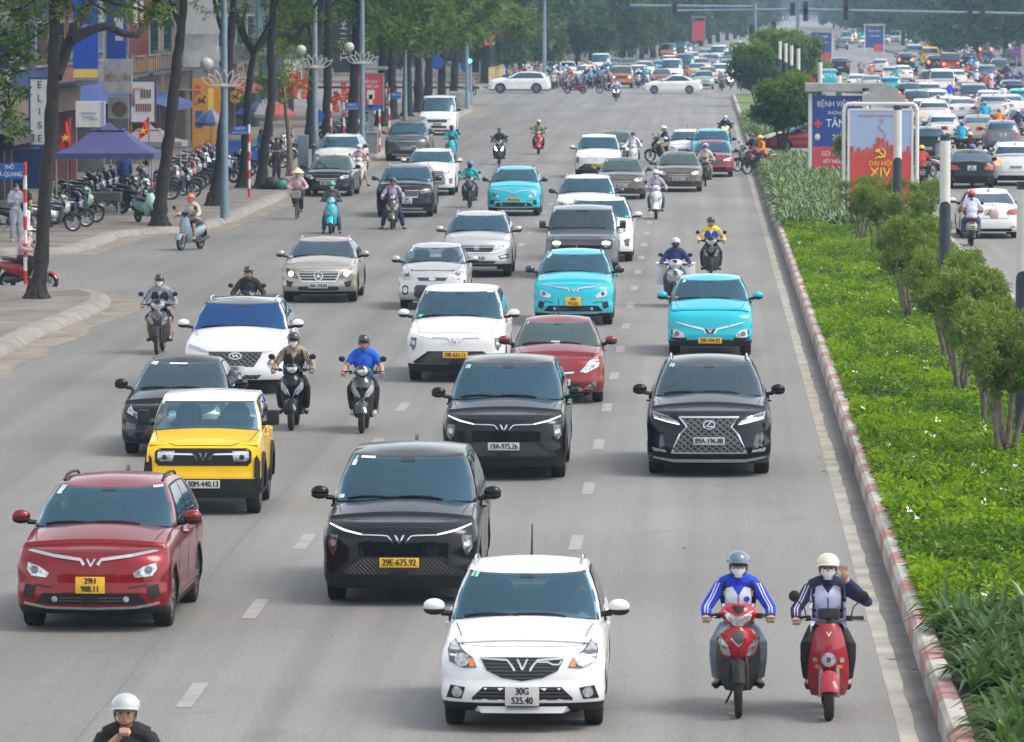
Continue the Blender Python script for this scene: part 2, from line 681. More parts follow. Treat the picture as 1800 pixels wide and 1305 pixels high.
def car(name, sp):
    P = Proto(name)
    g = sp.get
    W, fo, wb, ro, HH = sp['W'], sp['fo'], sp['wb'], sp['ro'], sp['H']
    hw, yF, yR = W / 2, -fo, wb + ro
    OPEN = g('open', 1)
    r, tw = g('r', .34), g('tw', .22)
    ra = r + g('gap', .055)
    zs = g('zs', .21)
    clad = g('clad', 0.)
    c1 = min(g('fc', .45), fo - ra - .06)
    c2 = min(g('rc', .35), ro - ra - .04)
    p1, p2 = g('fp', 2.7), g('rp', 3.0)
    ztop = lerp_prof([(yF, sp['zh']), (sp['yc'], sp['zc'])] + g('belt', [(wb * .6, sp['zc'] + .02), (yR, sp['zc'] + .04)]))
    half = []
    NF = 10
    for k in range(NF):
        a = k / (NF - 1) * math.pi / 2
        half.append((hw * math.sin(a) ** (2 / p1), yF + c1 * (1 - max(math.cos(a), 0) ** (2 / p1)), (1 if k < 7 else [.9, .6, .15][k - 7]), 0, zs))

    def arch(y0):
        out = [(y0 - ra - .004, zs)]
        for k in range(11):
            a = math.pi * (1 - k / 10)
            out.append((y0 + ra * math.cos(a), max(r * .95 + ra * math.sin(a) * .98, zs + .01)))
        return out + [(y0 + ra + .004, zs)]
    side = arch(0) + [(y, zs) for y in np.linspace(ra, wb - ra, 8)[1:-1]] + arch(wb)
    for y, zl in side:
        half.append((hw, y, 0, 0, zl))
    for k in range(NF - 1, -1, -1):
        a = k / (NF - 1) * math.pi / 2
        half.append((hw * .985 * math.sin(a) ** (2 / p2), yR - c2 * (1 - max(math.cos(a), 0) ** (2 / p2)), 0, (1 if k < 7 else [.9, .6, .15][k - 7]), zs))
    N = len(half)
    tl = [0, .07, .16, .28, .38, .44, .56, .70, .78, .86, .92, .965, 1.]
    wt = g('wt', ([0, .12, .30, .45, .70, .80, .92, 1], [.95, .985, .996, .986, 1., .99, .95, .90]))
    pf = g('pf', ([0, .12, .28, .38, .45, .72, .88, .96, 1], [.10, .02, 0, 0, .03, .055, .105, .17, .24]))
    pr = g('pr', ([0, .12, .35, .6, .85, 1], [.10, .02, 0, .03, .09, .16]))
    V = []
    for li in range(len(tl) + 1):
        row = []
        for (x, y, wf, wr, zl) in half:
            zt = ztop(min(max(y + .1 * wf, yF), yR))
            if wf:
                zt -= g('zdrop', .03) * (x / hw) ** 3
            z1 = max(zl + .03, clad if clad else zs + .05)
            z1 = min(z1, zt - .1)
            z = zl if li == 0 else z1 + tl[li - 1] * (zt - z1)
            t = (z - zs) / max(zt - zs, .1)
            yy = y + wf * np.interp(t, *pf) - wr * np.interp(t, *pr)
            row.append((x * np.interp(t, *wt), yy, z))
        V.append(row)
    full = [[(-x, y, z) for x, y, z in row[N - 2:0:-1]] + row for row in V]
    # full order: rear-left ... front-left, front centre ... rear centre
    nf = len(full[0])
    B = MB()
    nl = len(full)
    for li in range(nl - 1):
        mi = 1 if (li == 0 and clad) else 0
        v = full[li] + full[li + 1]
        B.add(v, [(j, (j + 1) % nf, nf + (j + 1) % nf, nf + j) for j in range(nf)], mi)
    cr = g('crown', .05) * 1.25
    for (row, mi, cc, fl) in ((V[-1], 0, cr, False), (V[0], 1, 0, True)):
        cols = np.linspace(-1, 1, 11)
        rows = [[(x * q, y, z + cc * (1 - q * q) * (1 - math.exp(-abs(y - row[0][1]) * 2.6))) for q in cols] for (x, y, z) in row]
        B.grid(rows, mi, flip=fl)
    # greenhouse
    yc, y0, y1, yB = sp['yc'], sp['yr0'], sp['yr1'], sp['yb']
    wbl, wrf = hw * g('wbl', .93), hw * g('wrf', .70)
    f1, f2 = g('gc', .42), g('gr', .24)

    def ring(wd, a, b, ca, cb, pq):
        o = []
        for k in range(9):
            t = k / 8 * math.pi / 2
            o.append((wd * math.sin(t) ** (2 / pq), a + ca * (1 - max(math.cos(t), 0) ** (2 / pq))))
        for q in np.linspace(0, 1, 10)[1:-1]:
            o.append((wd, a + ca + (b - cb - a - ca) * q))
        for k in range(8, -1, -1):
            t = k / 8 * math.pi / 2
            o.append((wd * math.sin(t) ** (2 / pq), b - cb * (1 - max(math.cos(t), 0) ** (2 / pq))))
        return o
    rb, rt = ring(wbl, yc, yB, f1, f2, g('gp', 2.3)), ring(wrf, y0, y1, f1 * .6, f2 * .8, g('gp', 2.3) + .3)
    M = len(rb)
    ym = y0 + (y1 - y0) * .35
    lv = [0, .12, .3, .5, .7, .86, .94, .98, 1.]
    GV = []
    for t in lv:
        row = []
        for (a, b) in zip(rb, rt):
            z0 = ztop(min(max(a[1], yF), yR)) - .03 + (cr * (1 - (a[0] / hw) ** 2) * .8 if a[0] < wbl * .97 else 0)
            yy = b[1]
            zt = HH - .035 - g('rdrop', .09) * max(0, (yy - ym) / max(y1 - ym, .1)) ** 2 - .05 * max(0, (ym - yy) / max(ym - y0, .1)) ** 2
            tt = t
            bul = 1 + .035 * math.sin(math.pi * t)
            x = (a[0] + (b[0] - a[0]) * tt) * bul
            y = a[1] + (b[1] - a[1]) * (tt if t < .9 else .9 + (t - .9) * 1.3)
            z = z0 + (zt - z0) * (math.sin(t * math.pi / 2) * .18 + t * .82)
            row.append((x, y, z))
        GV.append(row)
    gf = [[(-x, y, z) for x, y, z in row[M - 2:0:-1]] + row for row in GV]
    ng = len(gf[0])
    rm = 2 if g('roof') else 0
    Gm = MB()
    for li in range(len(gf) - 1):
        def hole(j):
            u = abs(j + .5 - (M - 2))
            return OPEN and li < 6 and (u < 5.9 or (g('see') and u > M - 1 - 5.9))
        Gm.add(gf[li] + gf[li + 1], [(j, (j + 1) % ng, ng + (j + 1) % ng, ng + j) for j in range(ng) if not hole(j)], rm if li >= 5 else 0)
    cols = np.linspace(-1, 1, 9)
    Gm.grid([[(x * q, y, z + .045 * (1 - q * q) * min(1, abs(y - GV[-1][0][1]) * 3, abs(GV[-1][-1][1] - y) * 3 + .05)) for q in cols] for (x, y, z) in GV[-1]], rm)
    B.merge(MB())
    B.v_off = 0
    o = len(B.v)
    B.v.extend(Gm.v)
    B.f.extend(tuple(i + o for i in q) for q in Gm.f)
    B.m.extend(Gm.m)
    bvh = BVHTree.FromPolygons([Vector(v) for v in B.v], B.f)
    # seams drawn on the shell
    seam = B
    if g('seams', True):
        hb = g('hoodw', .80) * hw
        ya = yF + g('hoodf', .28)
        conform(bvh, strip([(-hb * .55, ya), (hb * .55, ya)], .010), 'T', .002, .12, .0, seam, 3)
        for s in (-1, 1):
            conform(bvh, strip([(s * hb * .55, ya), (s * hb * .92, ya + .10), (s * hb * 1.05, yc + .02)], .010), 'T', .002, .1, .0, seam, 3)
            ax = 'R' if s > 0 else 'L'
            for yy in (yc + .30, wb * .5 + .12, wb - .18):
                conform(bvh, strip([(yy, zs + .14), (yy, ztop(yy) - .03)], .010), ax, .002, .1, .0, seam, 3)
            conform(bvh, strip([(yc + .30, zs + .13), (wb - .40, zs + .13)], .010), ax, .002, .12, .0, seam, 3)
    body_i = P.part('body', B, [g('paint', 'paint_white'), 'trim_black', g('roof', 'trim_black'), 'seam'], smooth=52, weld=.0006)

    # glass patches on the greenhouse surface
    A = np.array(GV)  # levels, M, 3

    def gs(u, t, sgn=1):
        ti = t * (len(lv) - 1)
        ti = np.interp(t, lv, range(len(lv)))
        i0, j0 = int(min(ti, len(lv) - 2)), int(min(max(abs(u), 0), M - 2))
        a, b = ti - i0, abs(u) - j0
        p = (A[i0, j0] * (1 - a) * (1 - b) + A[i0 + 1, j0] * a * (1 - b) + A[i0, j0 + 1] * (1 - a) * b + A[i0 + 1, j0 + 1] * a * b)
        s = sgn if u >= 0 else -sgn
        return np.array((p[0] * s, p[1], p[2]))

    def patch(us, ts, off, s=1):
        Pq = [[gs(u, t, s) for u in us] for t in ts]
        Pq = np.array(Pq)
        nn = np.cross(np.gradient(Pq, axis=1), np.gradient(Pq, axis=0))
        nn /= np.linalg.norm(nn, axis=2, keepdims=True) + 1e-9
        cen = np.array((0, (yc + yB) / 2, HH * .6))
        sg = np.sign(((Pq - cen) * nn).sum(2, keepdims=True))
        return Pq + nn * sg * off
    u0 = g('wsu', 6.6)
    t0, t1 = g('wst', (.03, .93))

    def wsp(k0, k1, a, b, off):
        us = np.linspace(-k0, k0, 19)
        ts = np.linspace(a, b, 7)
        return patch(us, ts, off)
    fr = MB().grid(wsp(u0 + .25, u0, t0 - .01, min(t1 + .025, .97), .004))
    ws = MB().grid(wsp(u0, u0, t0 + .015, t1, .009))
    gl = g('glass', 'glass_clear' if OPEN else 'glass')
    wi = P.part('windshield', ws, [gl])
    if OPEN:
        for a, b_, c, d in ((-u0 - .25, -u0 + .35, t0 - .01, t1 + .025), (u0 - .35, u0 + .25, t0 - .01, t1 + .025), (-u0, u0, t1 - .03, t1 + .025), (-u0, u0, t0 - .01, t0 + .03)):
            P.part('windshield_frame', MB().grid(patch(np.linspace(a, b_, 9), np.linspace(c, d, 3), .004)), ['frit'], wi)
    else:
        P.part('windshield_frame', fr, ['frit'], wi)
    U = M - 1
    ub, ue = g('swu', (8.6, U - 8.9))
    sw_t = g('swt', (.10, .84))
    wins = g('wins', ((0, .47), (.50, .97)))
    for s in (-1, 1):
        P.part('window_frame', MB().grid(patch(np.linspace(ub - .35, ue + .35, 14), np.linspace(sw_t[0] - .06, sw_t[1] + .05, 5), .004, s)), ['trim_black'])
        for a, b in wins:
            P.part('side_window', MB().grid(patch(np.linspace(ub + (ue - ub) * a, ub + (ue - ub) * b, 8), np.linspace(*sw_t, 5), .009, s)), ['glass'])
    rw = g('rwt', (.12, .86))
    us = np.linspace(-1, 1, 15)
    k0 = 6.2
    Pq = [[gs(U - abs(q) * k0, t, 1 if q >= 0 else -1) for q in us] for t in np.linspace(*rw, 6)]
    Pq = np.array(Pq)
    Pq[:, :, 1] += .010
    Pq[:, :, 2] += .004
    P.part('rear_window', MB().grid(Pq), ['glass_clear' if g('see') else 'glass'])
    if OPEN:
        zb = max(ztop(yc + .6), ztop(wb * .7)) + cr * .8 + .015
        wi_ = hw * .74
        P.part('dashboard', MB().box((0, yc + .62, zb - .02), (wi_ * 1.8, .42, .10), 0, .04).box((0, (yc + .8 + yB - .35) / 2, zb - .045), (wi_ * 1.9, yB - .35 - yc - .8, .06)), ['trim_black'])
        st_y = max(y0 + .38, yc + 1.15)
        for s in (-1, 1):
            sm = loft([(st_y, zb + .03, .14, .14), (st_y + .05, zb + .07, .19, (HH - zb) * .38), (st_y + .16, zb + .07, .17, (HH - zb) * .36)])
            sm.merge(loft([(st_y + .06, HH - .30, .07, .05), (st_y + .11, HH - .30, .105, .07), (st_y + .18, HH - .30, .09, .06)]))
            P.part('seat', sm, ['seat_cloth'], None, (s * hw * .42, 0, 0))
        P.part('steering_wheel', MB().tube([(hw * .42 + .18 * math.cos(a), st_y - .48 + .07 * math.sin(a), zb + .09 + .14 * math.sin(a)) for a in np.linspace(0, 6.283, 15)], .018, 5, caps=False), ['ink'])
    # wipers
    if g('wip', True):
        for (ua, ub2, ta) in ((-.35, -4.6, .06), (2.6, -1.1, .05)):
            pts = [patch([u, u + .01], [t, t + .01], .02)[0, 0] for u, t in zip(np.linspace(ua, ub2, 6), [ta, ta + .035, ta + .05, ta + .05, ta + .04, ta + .02])]
            P.part('wiper', MB().tube(pts, .010, 5), ['ink'])
    for st in g('stickers', (('d', -5.2, .86), ('d', -4.6, .86))):
        kind, u, t = st[:3]
        du, dt = {'d': (.26, .055), 's': (.42, .06), 'w': (1.0, .028), 't': (.5, .035)}[kind]
        q = patch(np.linspace(u - du, u + du, 4), np.linspace(t - dt, t + dt, 3), .013)
        P.part('sticker', MB().grid(q), [{'d': 'sticker_green', 's': 'sticker_white', 'w': 'sticker_white', 't': st[3] if len(st) > 3 else 'sticker_red'}[kind]])
    # rear-view mirror pod seen through the glass top
    if g('pod', True):
        P.part('camera_pod', MB().grid(patch(np.linspace(-.42, .42, 4), np.linspace(.845, .925, 3), .012)), ['frit'])
    # wheels
    t_me, r_me = wheel_meshes(r, tw, g('rim', 0))
    for yy in (0, wb):
        for s in (-1, 1):
            i = P.part('wheel', t_me, None, None, (s * (hw - tw / 2 - .03), yy, r), (0, 0, 0 if s > 0 else math.pi))
            P.part('rim', r_me, None, i)
    # mirrors
    mk = g('mir', 'paint')
    my, mz, ms_ = yc + g('myo', .52), ztop(yc + .5) + g('mzo', .10), g('ms', 1.)
    for s in (-1, 1):
        mm = MB()
        if g('mbox'):
            mm.box((s * (hw + .11), my, mz + .02), (.17, .12, .22), 0, .035)
        else:
            for (dz, rr, mt) in ((0.012, (.110 * ms_, .075, .074 * ms_), 0), (-.030, (.107 * ms_, .072, .052 * ms_), 1)):
                mm.ell((s * (hw + .115), my, mz + dz), rr, 14, 8, mt)
        mm.tube([(s * (hw - .06), my + .02, mz - .07), (s * (hw + .04), my, mz - .055)], [.03, .035], 6, 1)
        P.part('mirror', mm, [{'paint': g('paint', 'paint_white')}.get(mk, mk), 'trim_black'])
        if g('handles', True):
            for yy in (wb * .5 - .08, wb - .12):
                P.part('door_handle', MB().box((s * hw * .995, yy, ztop(yy) - .12), (.05, .17, .03), 0, .012), [g('paint', 'paint_white')])
    if g('rails'):
        for s in (-1, 1):
            pts = []
            for q in np.linspace(0, 1, 9):
                yy = y0 + .30 + (y1 - y0 - .55) * q
                h = bvh.ray_cast(Vector((s * wrf * .93, yy, 20)), Vector((0, 0, -1)))[0]
                pts.append((s * wrf * .93, yy, (h.z if h else HH) + (.036 if 0 < q < 1 else .0)))
            P.part('roof_rail', MB().tube(pts, .017, 6), [g('rails')])
    if g('fin'):
        zz = bvh.ray_cast(Vector((0, y1 - .22, 20)), Vector((0, 0, -1)))[0].z
        if g('fin') == 'rod':
            P.part('antenna', MB().tube([(0, y1 - .2, zz - .01), (0, y1 - .16, zz + .04), (0, y1 - .02, zz + .32)], [.022, .012, .006], 6), ['trim_black'])
        else:
            P.part('antenna', MB().poly([(y1 - .36, zz - .02), (y1 - .12, zz - .02), (y1 - .13, zz + .09), (y1 - .20, zz + .07)], -.018, .018, axis='x'), ['gloss_black'])
    # fascia
    for (nm, ax, pts, mt, off, mr) in g('dec', []):
        for s in ((1, -1) if mr else (1,)):
            P.part(nm, conform(bvh, pts if s > 0 else mir(pts), ax, off), [mt])
    for (nm, ax, lst, mt, off) in g('multi', []):
        mb = MB()
        for q in lst:
            conform(bvh, q, ax, off, mb=mb)
        P.part(nm, mb, [mt])
    # plates
    for (ax, x, z, long, txt, mt) in g('plates', []):
        pw, ph = (.47, .115) if long else (.335, .19)
        yh = [bvh.ray_cast(Vector((x, -30 if ax == 'F' else 30, z + d)), Vector((0, 1 if ax == 'F' else -1, 0)))[0] for d in (-.05, .05)]
        yh = [q.y for q in yh if q]
        yy = (min(yh) - .015 if ax == 'F' else max(yh) + .015) if yh else (yF if ax == 'F' else yR)
        i = P.part('license_plate', MB().box((0, 0, 0), (pw, .016, ph), 0, .006), [mt], None, (x, yy, z), (0, 0, 0))
        if txt:
            sg = 1 if ax == 'F' else -1
            P.part('lettering', text_mesh(txt, .112 if long else .098, 'ink', .002, .0045, sx=.80), None, i, (0, -.010 * sg, 0),
                   (math.pi / 2, 0, 0 if sg > 0 else math.pi))
    # rear
    tz = ztop(yR - .2)
    for (nm, ax, pts, mt, off, mr) in g('rdec', [('tail_light', 'B', [(hw * .62, tz - .26), (hw * .98, tz - .22), (hw * .98, tz - .05), (hw * .80, tz - .07)], 'lamp_red', .006, 1),
                                                ('rear_bumper', 'B', rect(-hw * .8, zs + .02, hw * .8, zs + .16, .04), 'trim_black', .006, 0)]):
        for s in ((1, -1) if mr else (1,)):
            P.part(nm, conform(bvh, pts if s > 0 else mir(pts), ax, off), [mt])
    P.drv = Vector((hw * .42, max(y0 + .38, yc + 1.15) - .06, HH - 1.52))
    P.bvh, P.hw, P.yR, P.yF, P.wb, P.ztop = bvh, hw, yR, yF, wb, ztop
    return P
# ---------------------------------------------------------------- the car types on this street
def vwing(z0, xo, zo, xi, zi, w=.028, zv=None):
    """chrome wing running from the outer lamp in to a dipped centre"""
    return strip([(xo, zo), ((xo + xi) / 2, (zo * .45 + zi * .55)), (xi, zi), (.078, z0 + .01)], [w * .7, w, w, w * 1.1])


def vee(z, h=.085, w=.055):
    return [[(-w, z + h / 2), (-w + .022, z + h / 2), (.004, z - h / 2 + .025), (w - .022, z + h / 2), (w, z + h / 2), (.008, z - h / 2), (-.008, z - h / 2)]]


STICK = (('d', -5.3, .87), ('d', -4.75, .87))
C = {}
C['white_hatchback'] = car('hatchback', dict(
    W=1.632, fo=.78, wb=2.385, ro=.54, H=1.50, r=.30, tw=.19, zh=.80, zc=.99, yc=.12, yr0=1.02, yr1=2.62, yb=2.84, clad=.30,
    paint='paint_white', roof='paint_white', rails='chrome', fin='rod', fc=.44, crown=.07, wrf=.72,
    plates=[('F', 0, .37, 0, '30G\n525.40', 'plate_white'), ('B', 0, .62, 0, '30G\n525.40', 'plate_white')],
    stickers=(('d', -5.3, .88), ('d', -4.6, .88)), rim=1,
    dec=[('headlight', 'F', [(.69, .915), (.745, .80), (.725, .69), (.58, .635), (.45, .645), (.49, .735), (.60, .805)], 'lamp_smoke', .010, 1),
         ('headlight_reflector', 'F', disc(.60, .712, .075, 14, .062), 'lamp_glass', .016, 1),
         ('turn_signal', 'F', [(.465, .655), (.52, .65), (.53, .73), (.49, .73)], 'lamp_amber', .015, 1),
         ('lamp_tip', 'F', [(.685, .90), (.735, .80), (.62, .795)], 'lamp_glass', .015, 1),
         ('lower_grille', 'F', [(-.385, .458), (.385, .458), (.50, .345), (.47, .285), (-.47, .285), (-.50, .345)], 'grille_bars', .006, 0),
         ('fog_housing', 'F', [(.71, .466), (.563, .45), (.60, .335), (.755, .335)], 'trim_black', .008, 1),
         ('fog_light', 'F', disc(.645, .40, .052), 'lamp_glass', .016, 1),
         ('skid_plate', 'F', [(-.44, .262), (.44, .262), (.47, .215), (.40, .20), (-.40, .20), (-.47, .215)], 'paint_silver', .014, 0),
         ('grille', 'F', [(-.415, .742), (.415, .742), (.35, .615), (.2, .545), (0, .515), (-.2, .545), (-.35, .615)], 'grille_bars', .008, 0)],
    multi=[('grille_trim', 'F', [strip([(-.41, .735), (-.15, .718), (-.105, .665), (-.075, .615)], .020), strip([(.075, .615), (.105, .665), (.15, .718), (.41, .735)], .020),
                                strip([(.13, .70), (.25, .70), (.30, .675), (.36, .675), (.385, .71)], .014)], 'chrome', .018),
           ('badge', 'F', vee(.675, .105, .06), 'chrome', .022)]))

LIMO = dict(W=1.872, fo=.93, wb=2.84, ro=.95, H=1.72, r=.355, zh=.98, zc=1.12, yc=.18, yr0=1.18, yr1=3.45, yb=3.66, clad=.36, fc=.48, fp=2.9,
            wrf=.72, wbl=.92, crown=.07, fin='fin', rwt=(.3, .86), hoodf=.12,
            pf=([0, .12, .28, .5, .78, .9, 1], [.10, .01, 0, .015, .03, .07, .20]),
            wins=((0, .34), (.37, .68), (.71, .96)), rim=1)


def limo(pnt, plate, yel, drl='drl', roof=None, stk=None):
    s = dict(LIMO)
    dk = 'gloss_black' if pnt != 'paint_white' else 'gloss_black'
    s.update(paint=pnt, roof=roof or pnt, mir=pnt, stickers=stk or (('d', -5.3, .88), ('s', -5.1, .78)),
             plates=[('F', 0, .53, 1, plate, 'plate_yellow' if yel else 'plate_white')],
             dec=[('lower_grille', 'F', [(-.52, .60), (.52, .60), (.80, .40), (.78, .365), (-.78, .365), (-.80, .40)], 'trim_black', .006, 0),
                  ('grille_mesh', 'F', [(-.44, .575), (.44, .575), (.68, .42), (.64, .385), (-.64, .385), (-.68, .42)], 'grille_diag', .012, 0),
                  ('sensor_block', 'F', [(-.09, .44), (.09, .44), (.125, .34), (-.125, .34)], 'trim_black', .022, 0),
                  ('headlight', 'F', [(.735, .845), (.845, .85), (.865, .70), (.80, .60), (.755, .68)], 'lamp_smoke', .010, 1),
                  ('headlight_reflector', 'F', disc(.80, .755, .040), 'lamp_glass', .016, 1),
                  ('daytime_strip', 'F', strip([(.845, .965), (.66, .905), (.45, .860)], [.012, .022, .016]), drl, .014, 1)],
             multi=[('grille_trim', 'F', [strip([(.45, .858), (.20, .852), (.14, .845), (.10, .80), (.075, .762)], .014),
                                          mir(strip([(.45, .858), (.20, .852), (.14, .845), (.10, .80), (.075, .762)], .014))], 'chrome', .014),
                    ('badge', 'F', vee(.805, .10, .062), 'chrome', .02)])
    return car('electric_mpv', s)


C['black_mpv'] = limo('paint_black', '29E-675.92', 1, stk=(('d', -5.35, .89), ('s', -5.3, .79), ('w', -3.6, .93), ('t', -5.6, .13, 'sticker_white')))
C['black_mpv_b'] = limo('paint_black', '19A-975.26', 0, stk=STICK)
C['white_mpv'] = limo('paint_white', '29E-631.11', 1, stk=(('d', -5.3, .88), ('w', 4.9, .92), ('t', -4.9, .12, 'sticker_mint')))

E34 = dict(W=1.775, fo=.86, wb=2.611, ro=.83, H=1.60, r=.335, zh=.93, zc=1.08, yc=.20, yr0=1.12, yr1=3.05, yb=3.36, clad=.29, fc=.46,
           wrf=.70, crown=.075, rails='trim_black', fin='fin', rim=1, wins=((0, .45), (.48, .86)), hoodf=.16, gap=.06)


def e34(pnt, plate, roof=None, stk=STICK, mirr=None, long=0):
    s = dict(E34)
    s.update(paint=pnt, roof=roof or pnt, stickers=stk, mir=mirr or pnt,
             plates=[('F', 0, .55, long, plate, 'plate_yellow')],
             dec=[('headlight', 'F', [(.735, .795), (.60, .755), (.48, .68), (.51, .63), (.69, .645), (.745, .72)], 'lamp_glass', .010, 1),
                  ('headlight_reflector', 'F', disc(.655, .715, .045), 'lamp_smoke', .016, 1),
                  ('air_intake', 'F', [(.76, .555), (.63, .53), (.66, .42), (.70, .385), (.79, .42)], 'trim_black', .008, 1),
                  ('intake_strip', 'F', strip([(.64, .545), (.44, .520)], .016), 'trim_black', .009, 1),
                  ('lower_grille', 'F', [(-.55, .456), (.55, .456), (.65, .33), (-.65, .33)], 'trim_black', .007, 0),
                  ('grille_mesh', 'F', rect(-.36, .345, .36, .43), 'grille_bars', .012, 0),
                  ('sensor_block', 'F', rect(-.09, .335, .09, .435), 'trim_black', .018, 0),
                  ('fog_light', 'F', disc(.41, .388, .035), 'lamp_glass', .018, 1)],
             multi=[('grille_trim', 'F', [vwing(.765, .745, .925, .12, .835, .034), mir(vwing(.765, .745, .925, .12, .835, .034))], 'chrome', .014),
                    ('lower_lip', 'F', [strip([(-.78, .335), (-.5, .288), (0, .278), (.5, .288), (.78, .335)], .030)], 'chrome', .016),
                    ('badge', 'F', vee(.80, .085, .055), 'chrome', .02)])
    return car('electric_crossover', s)


C['red_crossover'] = e34('paint_red', '29H\n988.11', stk=(('d', -5.2, .9), ('d', -4.7, .9), ('s', -5.0, .80), ('w', 5.2, .935)))
C['cyan_taxi'] = e34('paint_cyan', '29H\n913.62', stk=(('s', -4.9, .88), ('t', -5.1, .76, 'sticker_mint'), ('s', -5.3, .82)), mirr='gloss_black')
C['cyan_taxi_b'] = e34('paint_cyan', '29K-018.86', stk=(('s', -4.9, .88), ('t', -5.1, .72, 'sticker_mint')), mirr='gloss_black', long=1)

C['yellow_mini'] = car('mini_suv', dict(
    W=1.62, fo=.56, wb=2.075, ro=.55, H=1.63, r=.345, tw=.20, zh=1.00, zc=1.13, yc=.32, yr0=.62, yr1=2.30, yb=2.50, clad=.52, fc=.14, fp=5., rc=.12, rp=5.,
    zs=.24, wrf=.80, wbl=.95, gc=.10, gp=4, gr=.08, crown=.035, paint='paint_yellow', roof='paint_white', mir='trim_black', mbox=1, mzo=.14, wip=False, myo=.22,
    wt=([0, .12, .45, .8, .94, 1], [.96, .99, 1., .985, .965, .93]),
    pf=([0, .12, .28, .5, .80, .92, 1], [.06, .0, 0, .03, .045, .07, .14]), hoodw=.86, hoodf=.10, wst=(.05, .92), rdrop=.03, pod=False, see=1,
    wins=((0, .55), (.6, .97)), stickers=(('w', -6.0, .93), ('d', -5.7, .87), ('d', -5.2, .87)), rim=1,
    plates=[('F', 0, .445, 1, '30M-440.13', 'plate_white')], handles=True,
    dec=[('front_panel', 'F', rect(-.675, .70, .675, .945, .05), 'trim_black', .006, 0),
         ('headlight', 'F', [(.40, .905), (.635, .905), (.645, .80), (.60, .765), (.43, .765)], 'lamp_glass', .012, 1),
         ('headlight_reflector', 'F', disc(.54, .818, .038), 'lamp_smoke', .017, 1),
         ('bumper_slot', 'F', rect(-.45, .30, .45, .345), 'seam', .006, 0),
         ('wheel_flare', 'F', [(.80, .92), (.72, .80), (.71, .56), (.80, .40)], 'trim_black', .02, 1)],
    multi=[('grille_trim', 'F', [strip([(.635, .87), (.16, .862), (.125, .85), (.085, .785)], .024), mir(strip([(.635, .87), (.16, .862), (.125, .85), (.085, .785)], .024))], 'chrome', .018),
           ('badge', 'F', vee(.825, .11, .058), 'chrome', .022),
           ] + [('wheel_arch', ax, [strip([(y0 + .46 * math.cos(a), .345 + .46 * math.sin(a)) for a in np.linspace(0, math.pi, 9)], .12)], 'trim_black', .03) for ax in 'LR' for y0 in (0, 2.075)]))

SED = dict(W=1.74, fo=.88, wb=2.60, ro=1.02, H=1.46, r=.315, tw=.20, zh=.80, zc=.95, yc=.18, yr0=1.22, yr1=2.42, yb=3.18, fc=.46, wrf=.64, wbl=.90,
           belt=[(1.6, .98), (3.0, 1.0), (3.25, 1.02), (3.62, .99)], rwt=(.06, .92), gr=.30, wins=((0, .44), (.47, .80)), hoodf=.2, rim=1)
C['black_sedan'] = car('sedan', dict(SED, W=1.70, paint='paint_black', roof='paint_black', glass='glass_grey', clad=0, crown=.07,
    stickers=(('d', -5.3, .9), ('d', -4.8, .9), ('s', -4.2, .9), ('w', -.6, .92)),
    plates=[('F', 0, .50, 1, '29E-318.07', 'plate_yellow')],
    dec=[('headlight', 'F', [(.70, .83), (.74, .70), (.56, .61), (.38, .615), (.43, .66), (.62, .72)], 'lamp_glass', .010, 1),
         ('headlight_reflector', 'F', disc(.60, .665, .035), 'lamp_smoke', .016, 1),
         ('upper_grille', 'F', [(-.36, .61), (.36, .61), (.32, .57), (-.32, .57)], 'gloss_black', .008, 0),
         ('grille', 'F', [(-.36, .54), (.36, .54), (.52, .30), (.46, .24), (-.46, .24), (-.52, .30)], 'grille_bars', .008, 0),
         ('fog_housing', 'F', [(.58, .52), (.74, .55), (.76, .36), (.60, .30)], 'gloss_black', .008, 1),
         ('fog_light', 'F', disc(.68, .36, .035), 'lamp_smoke', .016, 1)],
    multi=[('headlight_trim', 'F', [strip([(.70, .835), (.66, .725), (.40, .612)], .014), mir(strip([(.70, .835), (.66, .725), (.40, .612)], .014))], 'chrome', .016),
           ('badge', 'F', [disc(0, .69, .07, 16, .045)], 'chrome', .016)]))

C['white_suv'] = car('suv', dict(
    W=1.89, fo=.93, wb=2.765, ro=1.05, H=1.66, r=.37, zh=.98, zc=1.11, yc=.22, yr0=1.20, yr1=3.35, yb=3.65, clad=.28, fc=.50, wrf=.70, crown=.075,
    paint='paint_white', roof='gloss_black', rails='chrome', glass='glass_blue', stickers=(), rim=1,
    plates=[('F', 0, .44, 0, '30G\n519.24', 'plate_white')],
    dec=[('daytime_strip', 'F', strip([(.86, .905), (.70, .845), (.53, .795)], [.03, .065, .05]), 'lamp_glass', .010, 1),
         ('grille', 'F', [(-.50, .79), (.50, .79), (.46, .70), (.34, .52), (-.34, .52), (-.46, .70)], 'grille_hex', .008, 0),
         ('headlight', 'F', [(.62, .66), (.76, .70), (.80, .60), (.76, .49), (.64, .50), (.58, .57)], 'lamp_smoke', .010, 1),
         ('headlight_reflector', 'F', disc(.69, .60, .04), 'lamp_glass', .016, 1),
         ('turn_signal', 'F', [(.62, .50), (.76, .50), (.74, .545), (.62, .545)], 'lamp_amber', .016, 1),
         ('lower_grille', 'F', [(-.48, .37), (.48, .37), (.40, .29), (-.40, .29)], 'grille_hex', .008, 0)],
    multi=[('grille_trim', 'F', [strip([(-.88, .87), (-.52, .80), (.52, .80), (.88, .87)], .020)], 'chrome', .014),
           ('badge', 'F', [strip([(.11 * math.cos(a), .715 + .058 * math.sin(a)) for a in np.linspace(0, 2 * math.pi, 17)], .018),
                           strip([(-.05, .745), (-.02, .69)], .022), strip([(.02, .745), (.05, .69)], .022), strip([(-.03, .705), (.03, .728)], .018)], 'chrome', .018)]))

